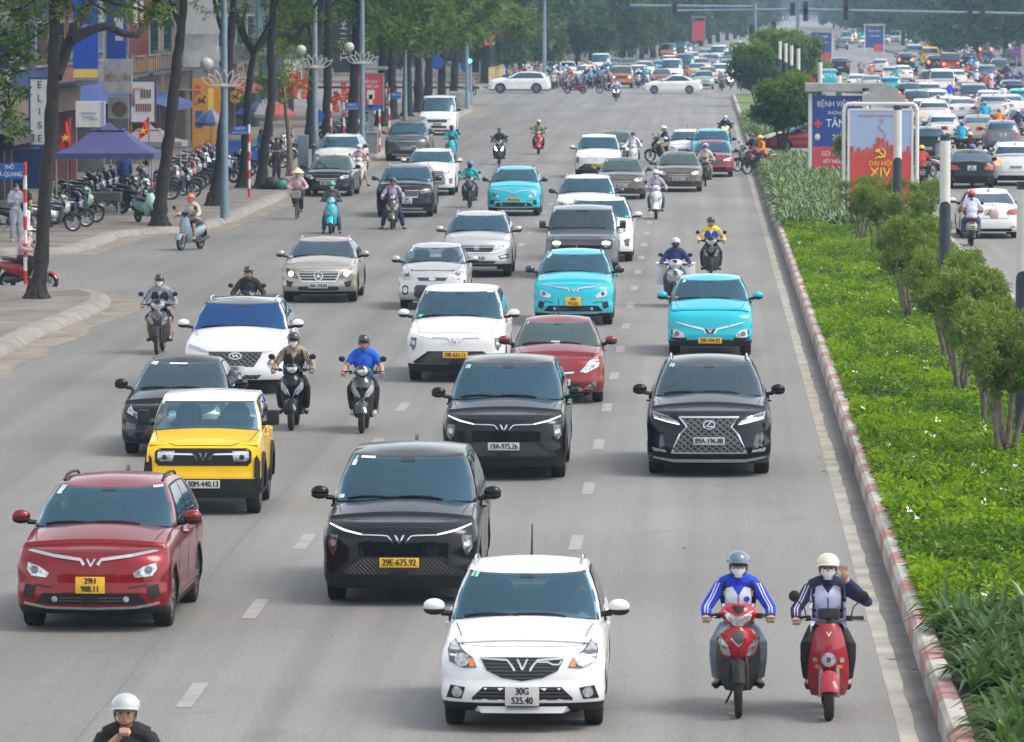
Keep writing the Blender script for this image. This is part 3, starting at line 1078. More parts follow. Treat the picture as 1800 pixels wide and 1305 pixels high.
C['black_lux_suv'] = car('luxury_suv', dict(
    W=1.895, fo=1.02, wb=2.79, ro=1.08, H=1.67, r=.37, tw=.235, zh=.99, zc=1.12, yc=.20, yr0=1.25, yr1=3.35, yb=3.75, clad=0, fc=.52, wrf=.67, wbl=.90, crown=.08,
    paint='paint_black', roof='paint_black', rails='chrome', glass='glass_grey', stickers=(('d', -5.2, .9), ('d', -4.6, .9)), rim=1, hoodf=.16,
    plates=[('F', 0, .56, 1, '89A-196.88', 'plate_white')],
    dec=[('headlight', 'F', [(.855, .985), (.62, .925), (.48, .855), (.43, .80), (.62, .835), (.83, .885)], 'lamp_glass', .010, 1),
         ('headlight_mask', 'F', [(.845, .975), (.62, .92), (.52, .875), (.82, .925)], 'lamp_smoke', .016, 1),
         ('daytime_strip', 'F', strip([(.83, .893), (.62, .842), (.45, .806)], .016), 'drl', .018, 1),
         ('fog_light', 'F', [(.865, .455), (.66, .42), (.64, .385), (.84, .395)], 'lamp_glass', .012, 1),
         ('fog_housing', 'F', [(.70, .64), (.86, .72), (.87, .48), (.66, .44)], 'gloss_black', .004, 1),
         ('grille', 'F', [(-.45, .91), (.45, .91), (.335, .775), (.44, .66), (.565, .385), (-.565, .385), (-.44, .66), (-.335, .775)], 'grille_hex', .007, 0),
         ('skid_plate', 'F', strip([(-.90, .31), (-.55, .255), (.55, .255), (.90, .31)], [.025, .05, .05, .025]), 'paint_silver', .014, 0)],
    multi=[('grille_trim', 'F', [strip([(-.45, .915), (.45, .915), (.335, .775), (.44, .66), (.575, .38), (-.575, .38), (-.44, .66), (-.335, .775), (-.45, .915)], .026)], 'chrome', .014),
           ('badge', 'F', [strip([(.085 * math.cos(a), .80 + .062 * math.sin(a)) for a in np.linspace(0, 2 * math.pi, 17)], .016),
                           strip([(.03, .845), (-.035, .775), (.05, .775)], .018)], 'chrome', .022)]))

C['cyan_small_suv'] = car('small_suv', dict(
    W=1.723, fo=.74, wb=2.514, ro=.71, H=1.56, r=.33, zh=.90, zc=1.06, yc=.22, yr0=1.05, yr1=2.85, yb=3.12, clad=.33, fc=.36, wrf=.70, crown=.075, gap=.06,
    paint='paint_cyan', roof='paint_cyan', stickers=(('s', -4.6, .87), ('t', -5.2, .16, 'sticker_red')), rim=1,
    plates=[('F', 0, .335, 1, '29E-594.92', 'plate_yellow')],
    dec=[('lamp_housing', 'F', [(.50, .40), (.78, .56), (.80, .34), (.45, .32)], 'trim_black', .006, 1),
         ('headlight', 'F', [(.755, .56), (.60, .53), (.50, .44), (.52, .385), (.75, .39)], 'lamp_glass', .014, 1),
         ('headlight_reflector', 'F', disc(.67, .47, .05), 'lamp_smoke', .02, 1),
         ('badge_panel', 'F', [(-.115, .57), (.115, .57), (.06, .475), (-.06, .475)], 'gloss_black', .008, 0),
         ('lower_grille', 'F', [(-.42, .345), (.42, .345), (.46, .25), (-.46, .25)], 'grille_bars', .008, 0)],
    multi=[('grille_trim', 'F', [strip([(.69, .70), (.36, .615), (.18, .575), (.135, .56), (.085, .475)], [.016, .03, .034, .034, .03]),
                                 mir(strip([(.69, .70), (.36, .615), (.18, .575), (.135, .56), (.085, .475)], [.016, .03, .034, .034, .03]))], 'chrome', .014),
           ('badge', 'F', vee(.535, .085, .055), 'chrome', .018)]))

C['red_hatchback'] = car('hatchback', dict(
    W=1.70, fo=.84, wb=2.57, ro=.72, H=1.45, r=.31, tw=.2, zh=.82, zc=.96, yc=.10, yr0=1.20, yr1=2.65, yb=3.05, clad=0, fc=.46, wrf=.67, crown=.075,
    paint='paint_maroon', roof='paint_maroon', glass='glass_green', stickers=(('d', -5.4, .88), ('s', -.2, .10)), rim=1, fin='rod',
    plates=[('F', 0, .40, 1, '30F-127.45', 'plate_white')],
    dec=[('headlight', 'F', [(.40, .585), (.60, .79), (.72, .86), (.755, .73), (.71, .66), (.52, .56)], 'lamp_glass', .010, 1),
         ('headlight_reflector', 'F', disc(.64, .70, .045), 'lamp_smoke', .016, 1),
         ('upper_grille', 'F', [(-.30, .60), (.30, .60), (.24, .525), (-.24, .525)], 'gloss_black', .008, 0),
         ('grille', 'F', [(-.42, .38), (.42, .38), (.30, .24), (-.30, .24)], 'grille_bars', .008, 0),
         ('fog_housing', 'F', [(.46, .28), (.68, .42), (.70, .33), (.62, .27)], 'chrome', .008, 1),
         ('fog_light', 'F', disc(.64, .34, .035), 'lamp_smoke', .014, 1)],
    multi=[('grille_trim', 'F', [strip([(-.30, .575), (-.10, .56), (0, .565), (.10, .56), (.30, .575)], .028)], 'chrome', .016),
           ('badge', 'F', [strip([(.07 * math.cos(a), .60 + .038 * math.sin(a)) for a in np.linspace(0, 2 * math.pi, 13)], .014)], 'chrome', .02)]))

C['silver_hatch'] = car('city_car', dict(
    W=1.595, fo=.70, wb=2.385, ro=.50, H=1.48, r=.29, tw=.17, zh=.88, zc=1.02, yc=.14, yr0=.95, yr1=2.55, yb=2.78, clad=.24, fc=.40, wrf=.70, crown=.08,
    see=1, glass='glass_grey', paint='paint_silver', roof='paint_silver', stickers=(('s', -5.2, .88), ('s', -5.3, .74)),
    plates=[('F', -.02, .36, 0, '29D\n143.35', 'plate_yellow')],
    dec=[('headlight', 'F', [(.42, .83), (.55, .97), (.69, .98), (.71, .82), (.60, .71), (.48, .73)], 'lamp_glass', .010, 1),
         ('headlight_reflector', 'F', disc(.59, .83, .06), 'lamp_smoke', .016, 1),
         ('turn_signal', 'F', disc(.63, .74, .03), 'lamp_amber', .018, 1),
         ('upper_grille', 'F', [(-.36, .76), (.36, .76), (.30, .685), (-.30, .685)], 'gloss_black', .008, 0),
         ('grille', 'F', rect(-.42, .28, .42, .59, .06), 'gloss_black', .007, 0),
         ('grille_mesh', 'F', rect(-.38, .31, .38, .55, .05), 'grille_bars', .012, 0),
         ('fog_housing', 'F', rect(.56, .36, .70, .58, .035), 'gloss_black', .008, 1),
         ('fog_light', 'F', disc(.63, .47, .05, 12, .07), 'lamp_glass', .014, 1)],
    multi=[('badge', 'F', [disc(0, .725, .085, 14, .036)], 'chrome', .016)]))

C['silver_suv'] = car('suv', dict(
    W=1.82, fo=.90, wb=2.62, ro=1.03, H=1.64, r=.36, zh=.98, zc=1.10, yc=.18, yr0=1.12, yr1=3.05, yb=3.50, clad=.36, fc=.48, wrf=.69, crown=.075,
    paint='paint_silver', roof='paint_silver', rails='chrome', fin='fin', stickers=(('d', -5.3, .87),), rim=1,
    plates=[('F', 0, .51, 1, '30A-864.85', 'plate_white')],
    dec=[('headlight', 'F', [(.47, .76), (.56, .83), (.80, .985), (.84, .93), (.82, .82), (.58, .75)], 'lamp_glass', .010, 1),
         ('headlight_reflector', 'F', disc(.70, .86, .05), 'lamp_smoke', .016, 1),
         ('grille', 'F', [(-.46, .84), (.46, .84), (.44, .74), (.34, .645), (-.34, .645), (-.44, .74)], 'grille_bars', .008, 0),
         ('lower_grille', 'F', [(-.50, .44), (.50, .44), (.45, .37), (-.45, .37)], 'grille_bars', .012, 0),
         ('fog_housing', 'F', [(.56, .57), (.82, .63), (.84, .52), (.62, .47)], 'gloss_black', .008, 1),
         ('fog_light', 'F', strip([(.62, .545), (.80, .565)], .045), 'lamp_glass', .014, 1),
         ('skid_plate', 'F', rect(-.52, .22, .52, .30), 'paint_silver', .014, 0)],
    multi=[('grille_trim', 'F', [strip([(-.80, .80), (-.46, .655), (.46, .655), (.80, .80)], .022), strip([(-.46, .80), (.46, .80)], .018)], 'chrome', .016),
           ('badge', 'F', [strip([(-.035, .84), (-.025, .75)], .016), strip([(.035, .84), (.025, .75)], .016), strip([(-.03, .79), (.03, .79)], .016),
                           strip([(-.065, .845), (.065, .845), (.05, .735), (-.05, .735), (-.065, .845)], .012)], 'chrome', .022)]))

C['champagne_crossover'] = car('premium_crossover', dict(
    W=1.804, fo=.90, wb=2.70, ro=.82, H=1.48, r=.34, zh=.86, zc=1.0, yc=.18, yr0=1.18, yr1=2.75, yb=3.30, clad=.28, fc=.50, wrf=.67, crown=.085,
    paint='paint_champagne', roof='paint_champagne', glass='glass_grey', rails='chrome', stickers=(('t', -5.5, .10, 'sticker_white'),), rim=1,
    plates=[('F', 0, .415, 1, '30A-378.84', 'plate_white')],
    dec=[('headlight', 'F', [(.79, .84), (.60, .765), (.49, .63), (.50, .565), (.70, .63), (.77, .72)], 'lamp_smoke', .010, 1),
         ('headlight_reflector', 'F', disc(.66, .70, .06), 'lamp_lit', .016, 1),
         ('grille', 'F', [(-.46, .76), (.46, .76), (.48, .70), (.40, .52), (-.40, .52), (-.48, .70)], 'grille_chrome', .008, 0),
         ('lower_grille', 'F', rect(-.50, .30, .50, .40, .05), 'gloss_black', .008, 0),
         ('air_intake', 'F', [(.60, .50), (.78, .54), (.76, .40), (.66, .38)], 'trim_black', .008, 1)],
    multi=[('grille_trim', 'F', [strip([(-.46, .765), (.46, .765), (.485, .70), (.40, .515), (-.40, .515), (-.485, .70), (-.46, .765)], .02)], 'chrome', .015),
           ('badge', 'F', [strip([(.10 * math.cos(a), .645 + .10 * math.sin(a)) for a in np.linspace(0, 2 * math.pi, 21)], .018)] +
            [strip([(0, .645), (.095 * math.sin(a), .645 + .095 * math.cos(a))], [.03, .008]) for a in (0, 2 * math.pi / 3, 4 * math.pi / 3)], 'chrome', .024)]))

BOX = dict(W=1.88, fo=.82, wb=2.75, ro=.85, H=1.82, r=.40, tw=.25, zh=1.10, zc=1.22, yc=.55, yr0=.92, yr1=3.30, yb=3.55, clad=.42, fc=.16, fp=5, rc=.12, rp=5, zs=.30,
           wrf=.80, wbl=.95, gc=.10, gp=4, gr=.08, crown=.03, mbox=1, mir='gloss_black', wt=([0, .12, .45, .8, .94, 1], [.96, .99, 1., .985, .965, .93]),
           pf=([0, .12, .28, .5, .80, .92, 1], [.06, .0, 0, .03, .045, .07, .14]), hoodw=.86, hoodf=.10, myo=.25)
C['slate_box'] = car('boxy_suv', dict(BOX, paint='paint_slate', roof='paint_slate', glass='glass_grey', stickers=(('w', -6.1, .93), ('d', -5.9, .85)), fin='fin',
    plates=[('F', 0, .55, 1, '30L-662.09', 'plate_white')],
    dec=[('front_panel', 'F', rect(-.80, .78, .80, 1.03, .05), 'gloss_black', .006, 0),
         ('headlight', 'F', disc(.64, .91, .10), 'lamp_glass', .012, 1),
         ('headlight_reflector', 'F', strip([(.54, .93), (.74, .93)], .04), 'lamp_warm', .018, 1)]))

HIGH = dict(W=1.92, fo=.98, wb=2.79, ro=1.12, H=1.72, r=.38, zh=1.03, zc=1.15, yc=.20, yr0=1.22, yr1=3.4, yb=3.80, clad=.30, fc=.50, wrf=.70, crown=.07, rails=None, rim=1,
            plates=[('F', 0, .52, 1, '30E-801.77', 'plate_white')], stickers=(('d', -5.3, .9), ('t', 5.2, .1, 'sticker_mint')),
            dec=[('headlight', 'F', [(.50, .86), (.62, .93), (.86, .98), (.88, .88), (.56, .79)], 'lamp_glass', .010, 1),
                 ('headlight_reflector', 'F', disc(.72, .89, .045), 'lamp_smoke', .016, 1),
                 ('grille', 'F', [(-.50, .92), (.50, .92), (.60, .50), (.52, .40), (-.52, .40), (-.60, .50)], 'grille_chrome', .008, 0),
                 ('air_intake', 'F', [(.70, .62), (.86, .66), (.84, .44), (.74, .46)], 'gloss_black', .008, 1)],
            multi=[('badge', 'F', [strip([(.11 * math.cos(a), .80 + .07 * math.sin(a)) for a in np.linspace(0, 2 * math.pi, 15)], .018)], 'chrome', .022)])
C['white_big_suv'] = car('suv', dict(HIGH, paint='paint_white', roof='paint_white'))
C['white_roof_suv'] = car('suv', dict(HIGH, paint='paint_white', roof='paint_pearl', rails='chrome', mir='gloss_black',
                                      plates=[('F', 0, .52, 1, '29A-552.31', 'plate_white')], fin='fin'))
SOR = dict(HIGH, H=1.70, W=1.90, rails='chrome', clad=.34,
           dec=[('headlight', 'F', [(.50, .84), (.62, .93), (.88, .96), (.88, .85), (.56, .78)], 'lamp_smoke', .010, 1),
                ('daytime_strip', 'F', strip([(.52, .89), (.86, .945)], .02), 'lamp_glass', .016, 1),
                ('grille', 'F', [(-.48, .90), (.48, .90), (.44, .68), (-.44, .68)], 'grille_hex', .008, 0),
                ('lower_grille', 'F', [(-.62, .46), (.62, .46), (.50, .36), (-.50, .36)], 'trim_black', .008, 0),
                ('skid_plate', 'F', rect(-.62, .27, .62, .33), 'chrome', .012, 0)],
           multi=[('grille_trim', 'F', [strip([(-.48, .90), (.48, .90), (.44, .68), (-.44, .68), (-.48, .90)], .02)], 'chrome', .014)])
C['dark_suv'] = car('suv', dict(SOR, paint='paint_black', roof='paint_taupe', mir='gloss_black', plates=[('F', .10, .56, 0, '30H\n704.18', 'plate_white')]))  # black car; the taupe roof colour paints in the hazy sky's beige reflection
C['grey_mpv'] = car('minivan', dict(SOR, paint='paint_darkgrey', roof='paint_taupe', H=1.76, wb=3.05, yr1=3.9, yb=4.15, W=1.95, fin=None,
                                    plates=[('F', 0, .58, 1, '30K-226.40', 'plate_white')]))

GEN_DEC = [('headlight', 'F', [(.46, .70), (.60, .79), (.78, .84), (.79, .74), (.54, .64)], 'lamp_glass', .010, 1),
           ('headlight_reflector', 'F', disc(.66, .735, .035), 'lamp_smoke', .016, 1),
           ('grille', 'F', [(-.42, .70), (.42, .70), (.36, .58), (-.36, .58)], 'grille_chrome', .008, 0),
           ('lower_grille', 'F', [(-.52, .42), (.52, .42), (.48, .29), (-.48, .29)], 'grille_bars', .008, 0),
           ('fog_housing', 'F', [(.62, .42), (.76, .46), (.76, .33), (.66, .31)], 'gloss_black', .008, 1)]
TL = [('tail_light', 'B', [(.48, .74), (.82, .72), (.84, .88), (.74, .93), (.52, .86)], 'lamp_red', .010, 1),
      ('rear_reflector', 'B', rect(.60, .34, .74, .38), 'lamp_red', .008, 1),
      ('trunk_seam', 'B', strip([(-.56, .94), (-.53, .62), (.53, .62), (.56, .94)], .012), 'seam', .004, 0),
      ('rear_bumper', 'B', rect(-.66, .22, .66, .31, .03), 'trim_black', .008, 0)]
RP = [('F', 0, .50, 1, '30F-482.16', 'plate_white'), ('B', 0, .80, 0, '30F\n482.16', 'plate_white')]
C['sedan'] = car('sedan', dict(SED, W=1.80, wb=2.70, yb=3.30, belt=[(1.6, .98), (3.1, 1.0), (3.35, 1.03), (3.72, 1.0)], paint='paint_taupe', roof='paint_taupe', glass='glass_green', fin='fin',
                               dec=GEN_DEC, rdec=TL, plates=RP))
C['maroon_sedan'] = car('sedan', dict(SED, W=1.75, paint='paint_maroon', roof='paint_maroon', mir='gloss_black', rdec=TL, plates=RP[:0],
    dec=[('headlight', 'F', [(.42, .66), (.60, .75), (.78, .80), (.79, .72), (.50, .62)], 'lamp_smoke', .010, 1),
         ('daytime_strip', 'F', strip([(.46, .70), (.77, .785)], .03), 'drl', .016, 1),
         ('grille', 'F', [(-.46, .70), (.46, .70), (.40, .56), (-.40, .56)], 'gloss_black', .008, 0),
         ('lower_grille', 'F', [(-.52, .42), (.52, .42), (.62, .26), (-.62, .26)], 'trim_black', .008, 0)]))
HT = [('tail_light', 'B', [(.50, .98), (.78, .96), (.82, 1.10), (.70, 1.12)], 'lamp_red', .010, 1),
      ('tail_lens', 'B', [(.62, .80), (.80, .82), (.80, .955), (.66, .95)], 'lamp_red', .010, 1),
      ('tailgate_seam', 'B', strip([(-.62, 1.0), (-.60, .55), (.60, .55), (.62, 1.0)], .012), 'seam', .004, 0),
      ('rear_bumper', 'B', rect(-.70, .24, .70, .42, .05), 'trim_black', .008, 0)]
C['suv'] = car('suv', dict(HIGH, W=1.85, H=1.67, paint='paint_white', roof='paint_white', rails='chrome', fin='fin', rdec=HT,
                           plates=[('F', 0, .54, 1, '30G-918.52', 'plate_white'), ('B', 0, .74, 1, '30G-918.52', 'plate_white')]))
C['hatch'] = car('hatchback', dict(W=1.68, fo=.78, wb=2.50, ro=.60, H=1.50, r=.31, tw=.19, zh=.84, zc=.99, yc=.12, yr0=1.05, yr1=2.7, yb=2.98, fc=.42, wrf=.70, crown=.075,
    paint='paint_silver', roof='paint_silver', dec=GEN_DEC, fin='rod',
    rdec=[('tail_light', 'B', [(.56, .72), (.79, .74), (.77, 1.10), (.70, 1.10), (.66, .90)], 'lamp_red', .010, 1),
          ('tailgate_seam', 'B', strip([(-.58, .98), (-.56, .50), (.56, .50), (.58, .98)], .012), 'seam', .004, 0),
          ('rear_bumper', 'B', rect(-.6, .23, .6, .34, .04), 'trim_black', .008, 0)], plates=RP))
C['van'] = car('van', dict(W=1.98, fo=.95, wb=3.2, ro=1.0, H=2.10, r=.36, zh=1.05, zc=1.25, yc=-.15, yr0=.62, yr1=4.0, yb=4.15, fc=.40, wrf=.80, wbl=.95, crown=.05, rc=.15, gr=.12,
    paint='paint_white', roof='paint_white', clad=.30, mir='trim_black', wins=((0, .26), (.30, .6), (.63, .97)), fin=None, rdec=HT,
    dec=[('headlight', 'F', [(.60, .98), (.80, 1.02), (.90, .98), (.86, .84), (.62, .86)], 'lamp_glass', .010, 1),
         ('grille', 'F', [(-.55, .86), (.55, .86), (.48, .70), (-.48, .70)], 'grille_bars', .008, 0),
         ('lower_grille', 'F', rect(-.5, .40, .5, .52, .04), 'trim_black', .008, 0)],
    plates=[('F', 0, .60, 1, '29B-405.63', 'plate_white'), ('B', 0, .70, 1, '29B-405.63', 'plate_white')]))
C['boxy_rear'] = car('boxy_suv', dict(BOX, W=1.85, paint='paint_black', roof='paint_black', mir='gloss_black', rdec=HT, fin=None,
    dec=[('headlight', 'F', rect(.50, .82, .80, .98, .04), 'lamp_glass', .012, 1), ('grille', 'F', rect(-.45, .78, .45, 1.0, .04), 'grille_bars', .008, 0),
         ('lamp_bulb', 'F', disc(.66, .90, .06), 'lamp_warm', .018, 1)],
    plates=[('F', 0, .55, 1, '30H-150.24', 'plate_white'), ('B', 0, .70, 1, '30H-150.24', 'plate_white')]))
C['cyan_taxi_b'].parts = [q for q in C['cyan_taxi_b'].parts]
# ---------------------------------------------------------------- ground, road, pavements, median
def asphalt():
    m = bpy.data.materials.new('asphalt')
    m.use_nodes = True
    n = m.node_tree
    b = n.nodes['Principled BSDF']
    tc = n.nodes.new('ShaderNodeTexCoord')

    def noise(sc, det, vec=None, rough=.5):
        t = n.nodes.new('ShaderNodeTexNoise')
        t.inputs['Scale'].default_value = sc
        t.inputs['Detail'].default_value = det
        t.inputs['Roughness'].default_value = rough
        n.links.new(vec or tc.outputs['Object'], t.inputs['Vector'])
        return t.outputs[0]

    def mapr(v, a, b_, c, d):
        r = n.nodes.new('ShaderNodeMapRange')
        r.inputs[1].default_value, r.inputs[2].default_value, r.inputs[3].default_value, r.inputs[4].default_value = a, b_, c, d
        n.links.new(v, r.inputs[0])
        return r.outputs[0]

    def math_(op, a, c):
        q = n.nodes.new('ShaderNodeMath')
        q.operation = op
        for i, v in enumerate((a, c)):
            if hasattr(v, 'links'):
                n.links.new(v, q.inputs[i])
            else:
                q.inputs[i].default_value = v
        return q.outputs[0]
    mp = n.nodes.new('ShaderNodeMapping')
    mp.inputs['Scale'].default_value = (1, .05, 1)
    n.links.new(tc.outputs['Object'], mp.inputs[0])
    streak = mapr(noise(.9, 4, mp.outputs[0]), .3, .7, .86, 1.10)
    grain = mapr(noise(34, 4, rough=.75), .3, .7, .55, 1.45)
    fine = mapr(noise(14, 4), .3, .7, .92, 1.08)
    big = mapr(noise(.12, 5), .3, .7, .88, 1.10)
    mq = n.nodes.new('ShaderNodeMapping')
    mq.inputs['Scale'].default_value = (1, .004, 1)
    n.links.new(tc.outputs['Object'], mq.inputs[0])
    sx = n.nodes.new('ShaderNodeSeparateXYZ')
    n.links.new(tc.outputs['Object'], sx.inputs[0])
    track = math_('MULTIPLY', mapr(noise(1.6, 3, mq.outputs[0]), .3, .7, .80, 1.07), mapr(sx.outputs[0], -11, 1.5, .88, 1.08))  # lengthwise track bands, times an overall tone rising from left to right lanes
    stain = mapr(noise(.55, 6, rough=.65), .60, .72, 1.0, .84)
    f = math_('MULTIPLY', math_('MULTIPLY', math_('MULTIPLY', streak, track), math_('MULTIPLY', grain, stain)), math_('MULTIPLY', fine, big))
    hs = n.nodes.new('ShaderNodeMix')
    hs.data_type = 'RGBA'
    hs.blend_type = 'MULTIPLY'
    hs.inputs[0].default_value = 1
    hs.inputs[6].default_value = (.198, .192, .183, 1)
    cx = n.nodes.new('ShaderNodeCombineColor')
    for i in range(3):
        n.links.new(f, cx.inputs[i])
    n.links.new(cx.outputs[0], hs.inputs[7])
    n.links.new(hs.outputs[2], b.inputs['Base Color'])
    b.inputs['Roughness'].default_value = .75
    b.inputs['Specular IOR Level'].default_value = .35
    bp = n.nodes.new('ShaderNodeBump')
    bp.inputs['Strength'].default_value = .35
    bp.inputs['Distance'].default_value = .008
    n.links.new(noise(90, 2), bp.inputs['Height'])
    n.links.new(bp.outputs[0], b.inputs['Normal'])
    MAT['asphalt'] = m


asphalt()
mat('earth', (.13, .115, .09), .95, var=.3, sc=.4)
mat('lane_paint', (.262, .250, .234), .7, var=.16, sc=3.5, detail=8)
mat('line_paint', (.30, .28, .245), .75, var=.30, sc=1.3, detail=8)
mat('line_paint_dusty', (.29, .26, .205), .8, var=.3, sc=1.5, detail=8)
mat('gutter', (.135, .130, .122), .9, var=.2, sc=1.6, detail=8, bump=.3)
mat('dust', (.20, .175, .14), .95, var=.3, sc=1.2, detail=8)
mat('kerb_white', (.40, .375, .34), .8, var=.24, sc=2.4, detail=9, bump=.25)
mat('kerb_red', (.36, .20, .18), .8, var=.28, sc=2.4, detail=9, bump=.25)
mat('kerb_stone', (.22, .205, .185), .85, var=.25, sc=1.8, detail=8, bump=.3)
mat('soil', (.05, .04, .028), .95, var=.4, sc=3)
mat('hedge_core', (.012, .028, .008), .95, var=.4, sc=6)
mat('lawn', (.10, .165, .035), .95, var=.35, sc=1.2, detail=8)


def tiles():
    m = bpy.data.materials.new('pavement')
    m.use_nodes = True
    n = m.node_tree
    b = n.nodes['Principled BSDF']
    tc = n.nodes.new('ShaderNodeTexCoord')
    br = n.nodes.new('ShaderNodeTexBrick')
    br.inputs['Scale'].default_value = 1.6
    br.inputs['Color1'].default_value = (.195, .17, .148, 1)
    br.inputs['Color2'].default_value = (.165, .148, .132, 1)
    br.inputs['Mortar'].default_value = (.13, .115, .10, 1)
    br.inputs['Mortar Size'].default_value = .012
    n.links.new(tc.outputs['Object'], br.inputs[0])
    no = n.nodes.new('ShaderNodeTexNoise')
    no.inputs['Scale'].default_value = .7
    no.inputs['Detail'].default_value = 8
    n.links.new(tc.outputs['Object'], no.inputs[0])
    mr = n.nodes.new('ShaderNodeMapRange')
    mr.inputs[1].default_value, mr.inputs[2].default_value, mr.inputs[3].default_value, mr.inputs[4].default_value = .3, .7, .6, 1.25
    n.links.new(no.outputs[0], mr.inputs[0])
    cc = n.nodes.new('ShaderNodeCombineColor')
    for i in range(3):
        n.links.new(mr.outputs[0], cc.inputs[i])
    mx = n.nodes.new('ShaderNodeMix')
    mx.data_type = 'RGBA'
    mx.blend_type = 'MULTIPLY'
    mx.inputs[0].default_value = 1
    n.links.new(br.outputs[0], mx.inputs[6])
    n.links.new(cc.outputs[0], mx.inputs[7])
    n.links.new(mx.outputs[2], b.inputs['Base Color'])
    b.inputs['Roughness'].default_value = .85
    MAT['pavement'] = m


tiles()
ST = 'structure'


def sheet_xy(name, x0, x1, y0, y1, z, m, nx=1, ny=1):
    return put(name, MB().grid([[(x, y, z) for x in np.linspace(x0, x1, nx + 1)] for y in np.linspace(y0, y1, ny + 1)]), [m], kind=ST, smooth=0)


sheet_xy('ground', -900, 900, -200, 4000, -.02, 'earth')
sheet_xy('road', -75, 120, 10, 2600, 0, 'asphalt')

mk = MB()
for X in (-5.25, -1.63):
    for k in range(-1, 31):
        y = 57.5 + 8.38 * k
        if y < 318:
            mk.grid([[(X - .085, y, .004), (X + .085, y, .004)], [(X - .085, y + 2.1, .004), (X + .085, y + 2.1, .004)]])
put('lane_marking', mk, ['lane_paint'], kind=ST, smooth=0)
el = MB()
ys = np.linspace(20, 330, 312)
rr = np.random.default_rng(3)
rows = [[(1.965, y, .004), (2.13 + rr.uniform(-.012, .035), y, .004)] for y in ys]
el.grid(rows)
el.m = [1 if 88 < ys[i] < 112 or 150 < ys[i] < 190 else 0 for i in range(len(el.f))]
put('edge_line', el, ['line_paint', 'line_paint_dusty'], kind=ST, smooth=0)
gt = MB()
gt.grid([[(2.10 + rr.uniform(-.02, .03), y, .002), (2.42, y, .002)] for y in np.linspace(20, 246, 300)])
put('gutter', gt, ['gutter'], kind=ST, smooth=0)
sm = MB()
for X, a, b_ in ((-6.08, 30, 330),):
    x = X
    rows = []
    for y in np.linspace(a, b_, 160):
        x = X + .02 * math.sin(y * .15) + rr.uniform(-.015, .015)
        rows.append([(x - .007, y, .003), (x + .007, y, .003)])
    sm.grid(rows)
for y, xa, xb in ((171, -6.5, 1.7), (246, -4, 1.9), (296, -7, 2)):
    sm.grid([[(x, y + rr.uniform(-.08, .08), .003), (x, y + .05 + rr.uniform(-.08, .08), .003)] for x in np.linspace(xa, xb, 14)])
mat('asphalt_joint', (.135, .13, .125), .9, var=.2, sc=2)
put('road_seam', sm, ['asphalt_joint'], kind=ST, smooth=0)


def kerb(x0, x1, y0, y1, h, name='kerb', per=3.4, red=1.3, ph=84.6 - 1.3):
    mb = MB()
    y = ph - math.floor((ph - y0) / per) * per - per
    prof = [(x0, -.01), (x0 + .005, h - .05), (x0 + .05, h), (x1 - .03, h), (x1, h - .03), (x1, -.01)]
    while y < y1:
        for a, b_, mi in ((y, y + red, 1), (y + red, y + per, 0)):
            a2, b2 = max(a, y0), min(b_, y1)
            if b2 - a2 > .05:
                mb.grid([[(px, yy, pz) for px, pz in prof] for yy in (a2 + .006, b2 - .006)], mi)
                for yy in (a2 + .006, b2 - .006):
                    o = len(mb.v)
                    mb.add([(px, yy, pz) for px, pz in prof], [tuple(range(6))], mi)
        y += per
    return put(name, mb, ['kerb_white', 'kerb_red'], kind=ST, smooth=25)


kerb(2.37, 2.60, 20, 246, .30)
kerb(7.15, 7.38, 20, 246, .30, ph=70)
kerb(2.37, 2.60, 284, 425, .26)
kerb(8.4, 8.63, 284, 425, .26, ph=70)
put('planting_bed', MB().box((4.87, 133, .12), (4.54, 226, .24)).box((5.5, 354, .10), (5.8, 141, .22)).box((10.5, 700, .10), (7, 480, .22)), ['soil'], kind=ST, smooth=0)
sheet_xy('lawn', 2.62, 8.4, 286, 424, .235, 'lawn')
sheet_xy('verge', 7.2, 13.9, 462, 938, .235, 'lawn')


def pavement(name, pts, h=.17):
    mb = MB()
    n = len(pts)
    mb.add([(x, y, h) for x, y in pts], [tuple(range(n))], 0)
    put(name, mb, ['pavement'], kind=ST, smooth=0)


def kerb_edge(line, h=.17):
    """bevelled stone edge along a pavement; the road lies to the right of the line as it is walked"""
    P_ = [Vector((x, y, 0)) for x, y in line]
    rows = []
    for i, p in enumerate(P_):
        d = (P_[min(i + 1, len(P_) - 1)] - P_[max(i - 1, 0)]).normalized()
        nn = Vector((d.y, -d.x, 0))
        rows.append([p + nn * .28 + Vector((0, 0, -.005)), p + nn * .25 + Vector((0, 0, .05)), p + nn * .12 + Vector((0, 0, h - .015)), p + Vector((0, 0, h + .006)), p - nn * .22 + Vector((0, 0, h + .006)), p - nn * .22 + Vector((0, 0, h - .02))])
    put('pavement_kerb', MB().grid(rows), ['kerb_stone'], kind=ST, smooth=30)
    dr = []
    for i, p in enumerate(P_):
        d = (P_[min(i + 1, len(P_) - 1)] - P_[max(i - 1, 0)]).normalized()
        nn = Vector((d.y, -d.x, 0))
        w = rr.uniform(.5, .9)
        dr.append([p + nn * .3 + Vector((0, 0, .003)), p + nn * (.3 + w) + Vector((0, 0, .003))])
    put('gutter_dust', MB().grid(dr), ['dust'], kind=ST, smooth=0)


def pxs(lst):
    return [tuple(G(x, y)[:2]) for x, y in lst]


def dense(line, step=2.0):
    out = []
    for a, b_ in zip(line[:-1], line[1:]):
        k = max(1, int(math.dist(a, b_) / step))
        out += [(a[0] + (b_[0] - a[0]) * i / k, a[1] + (b_[1] - a[1]) * i / k) for i in range(k)]
    return out + [line[-1]]


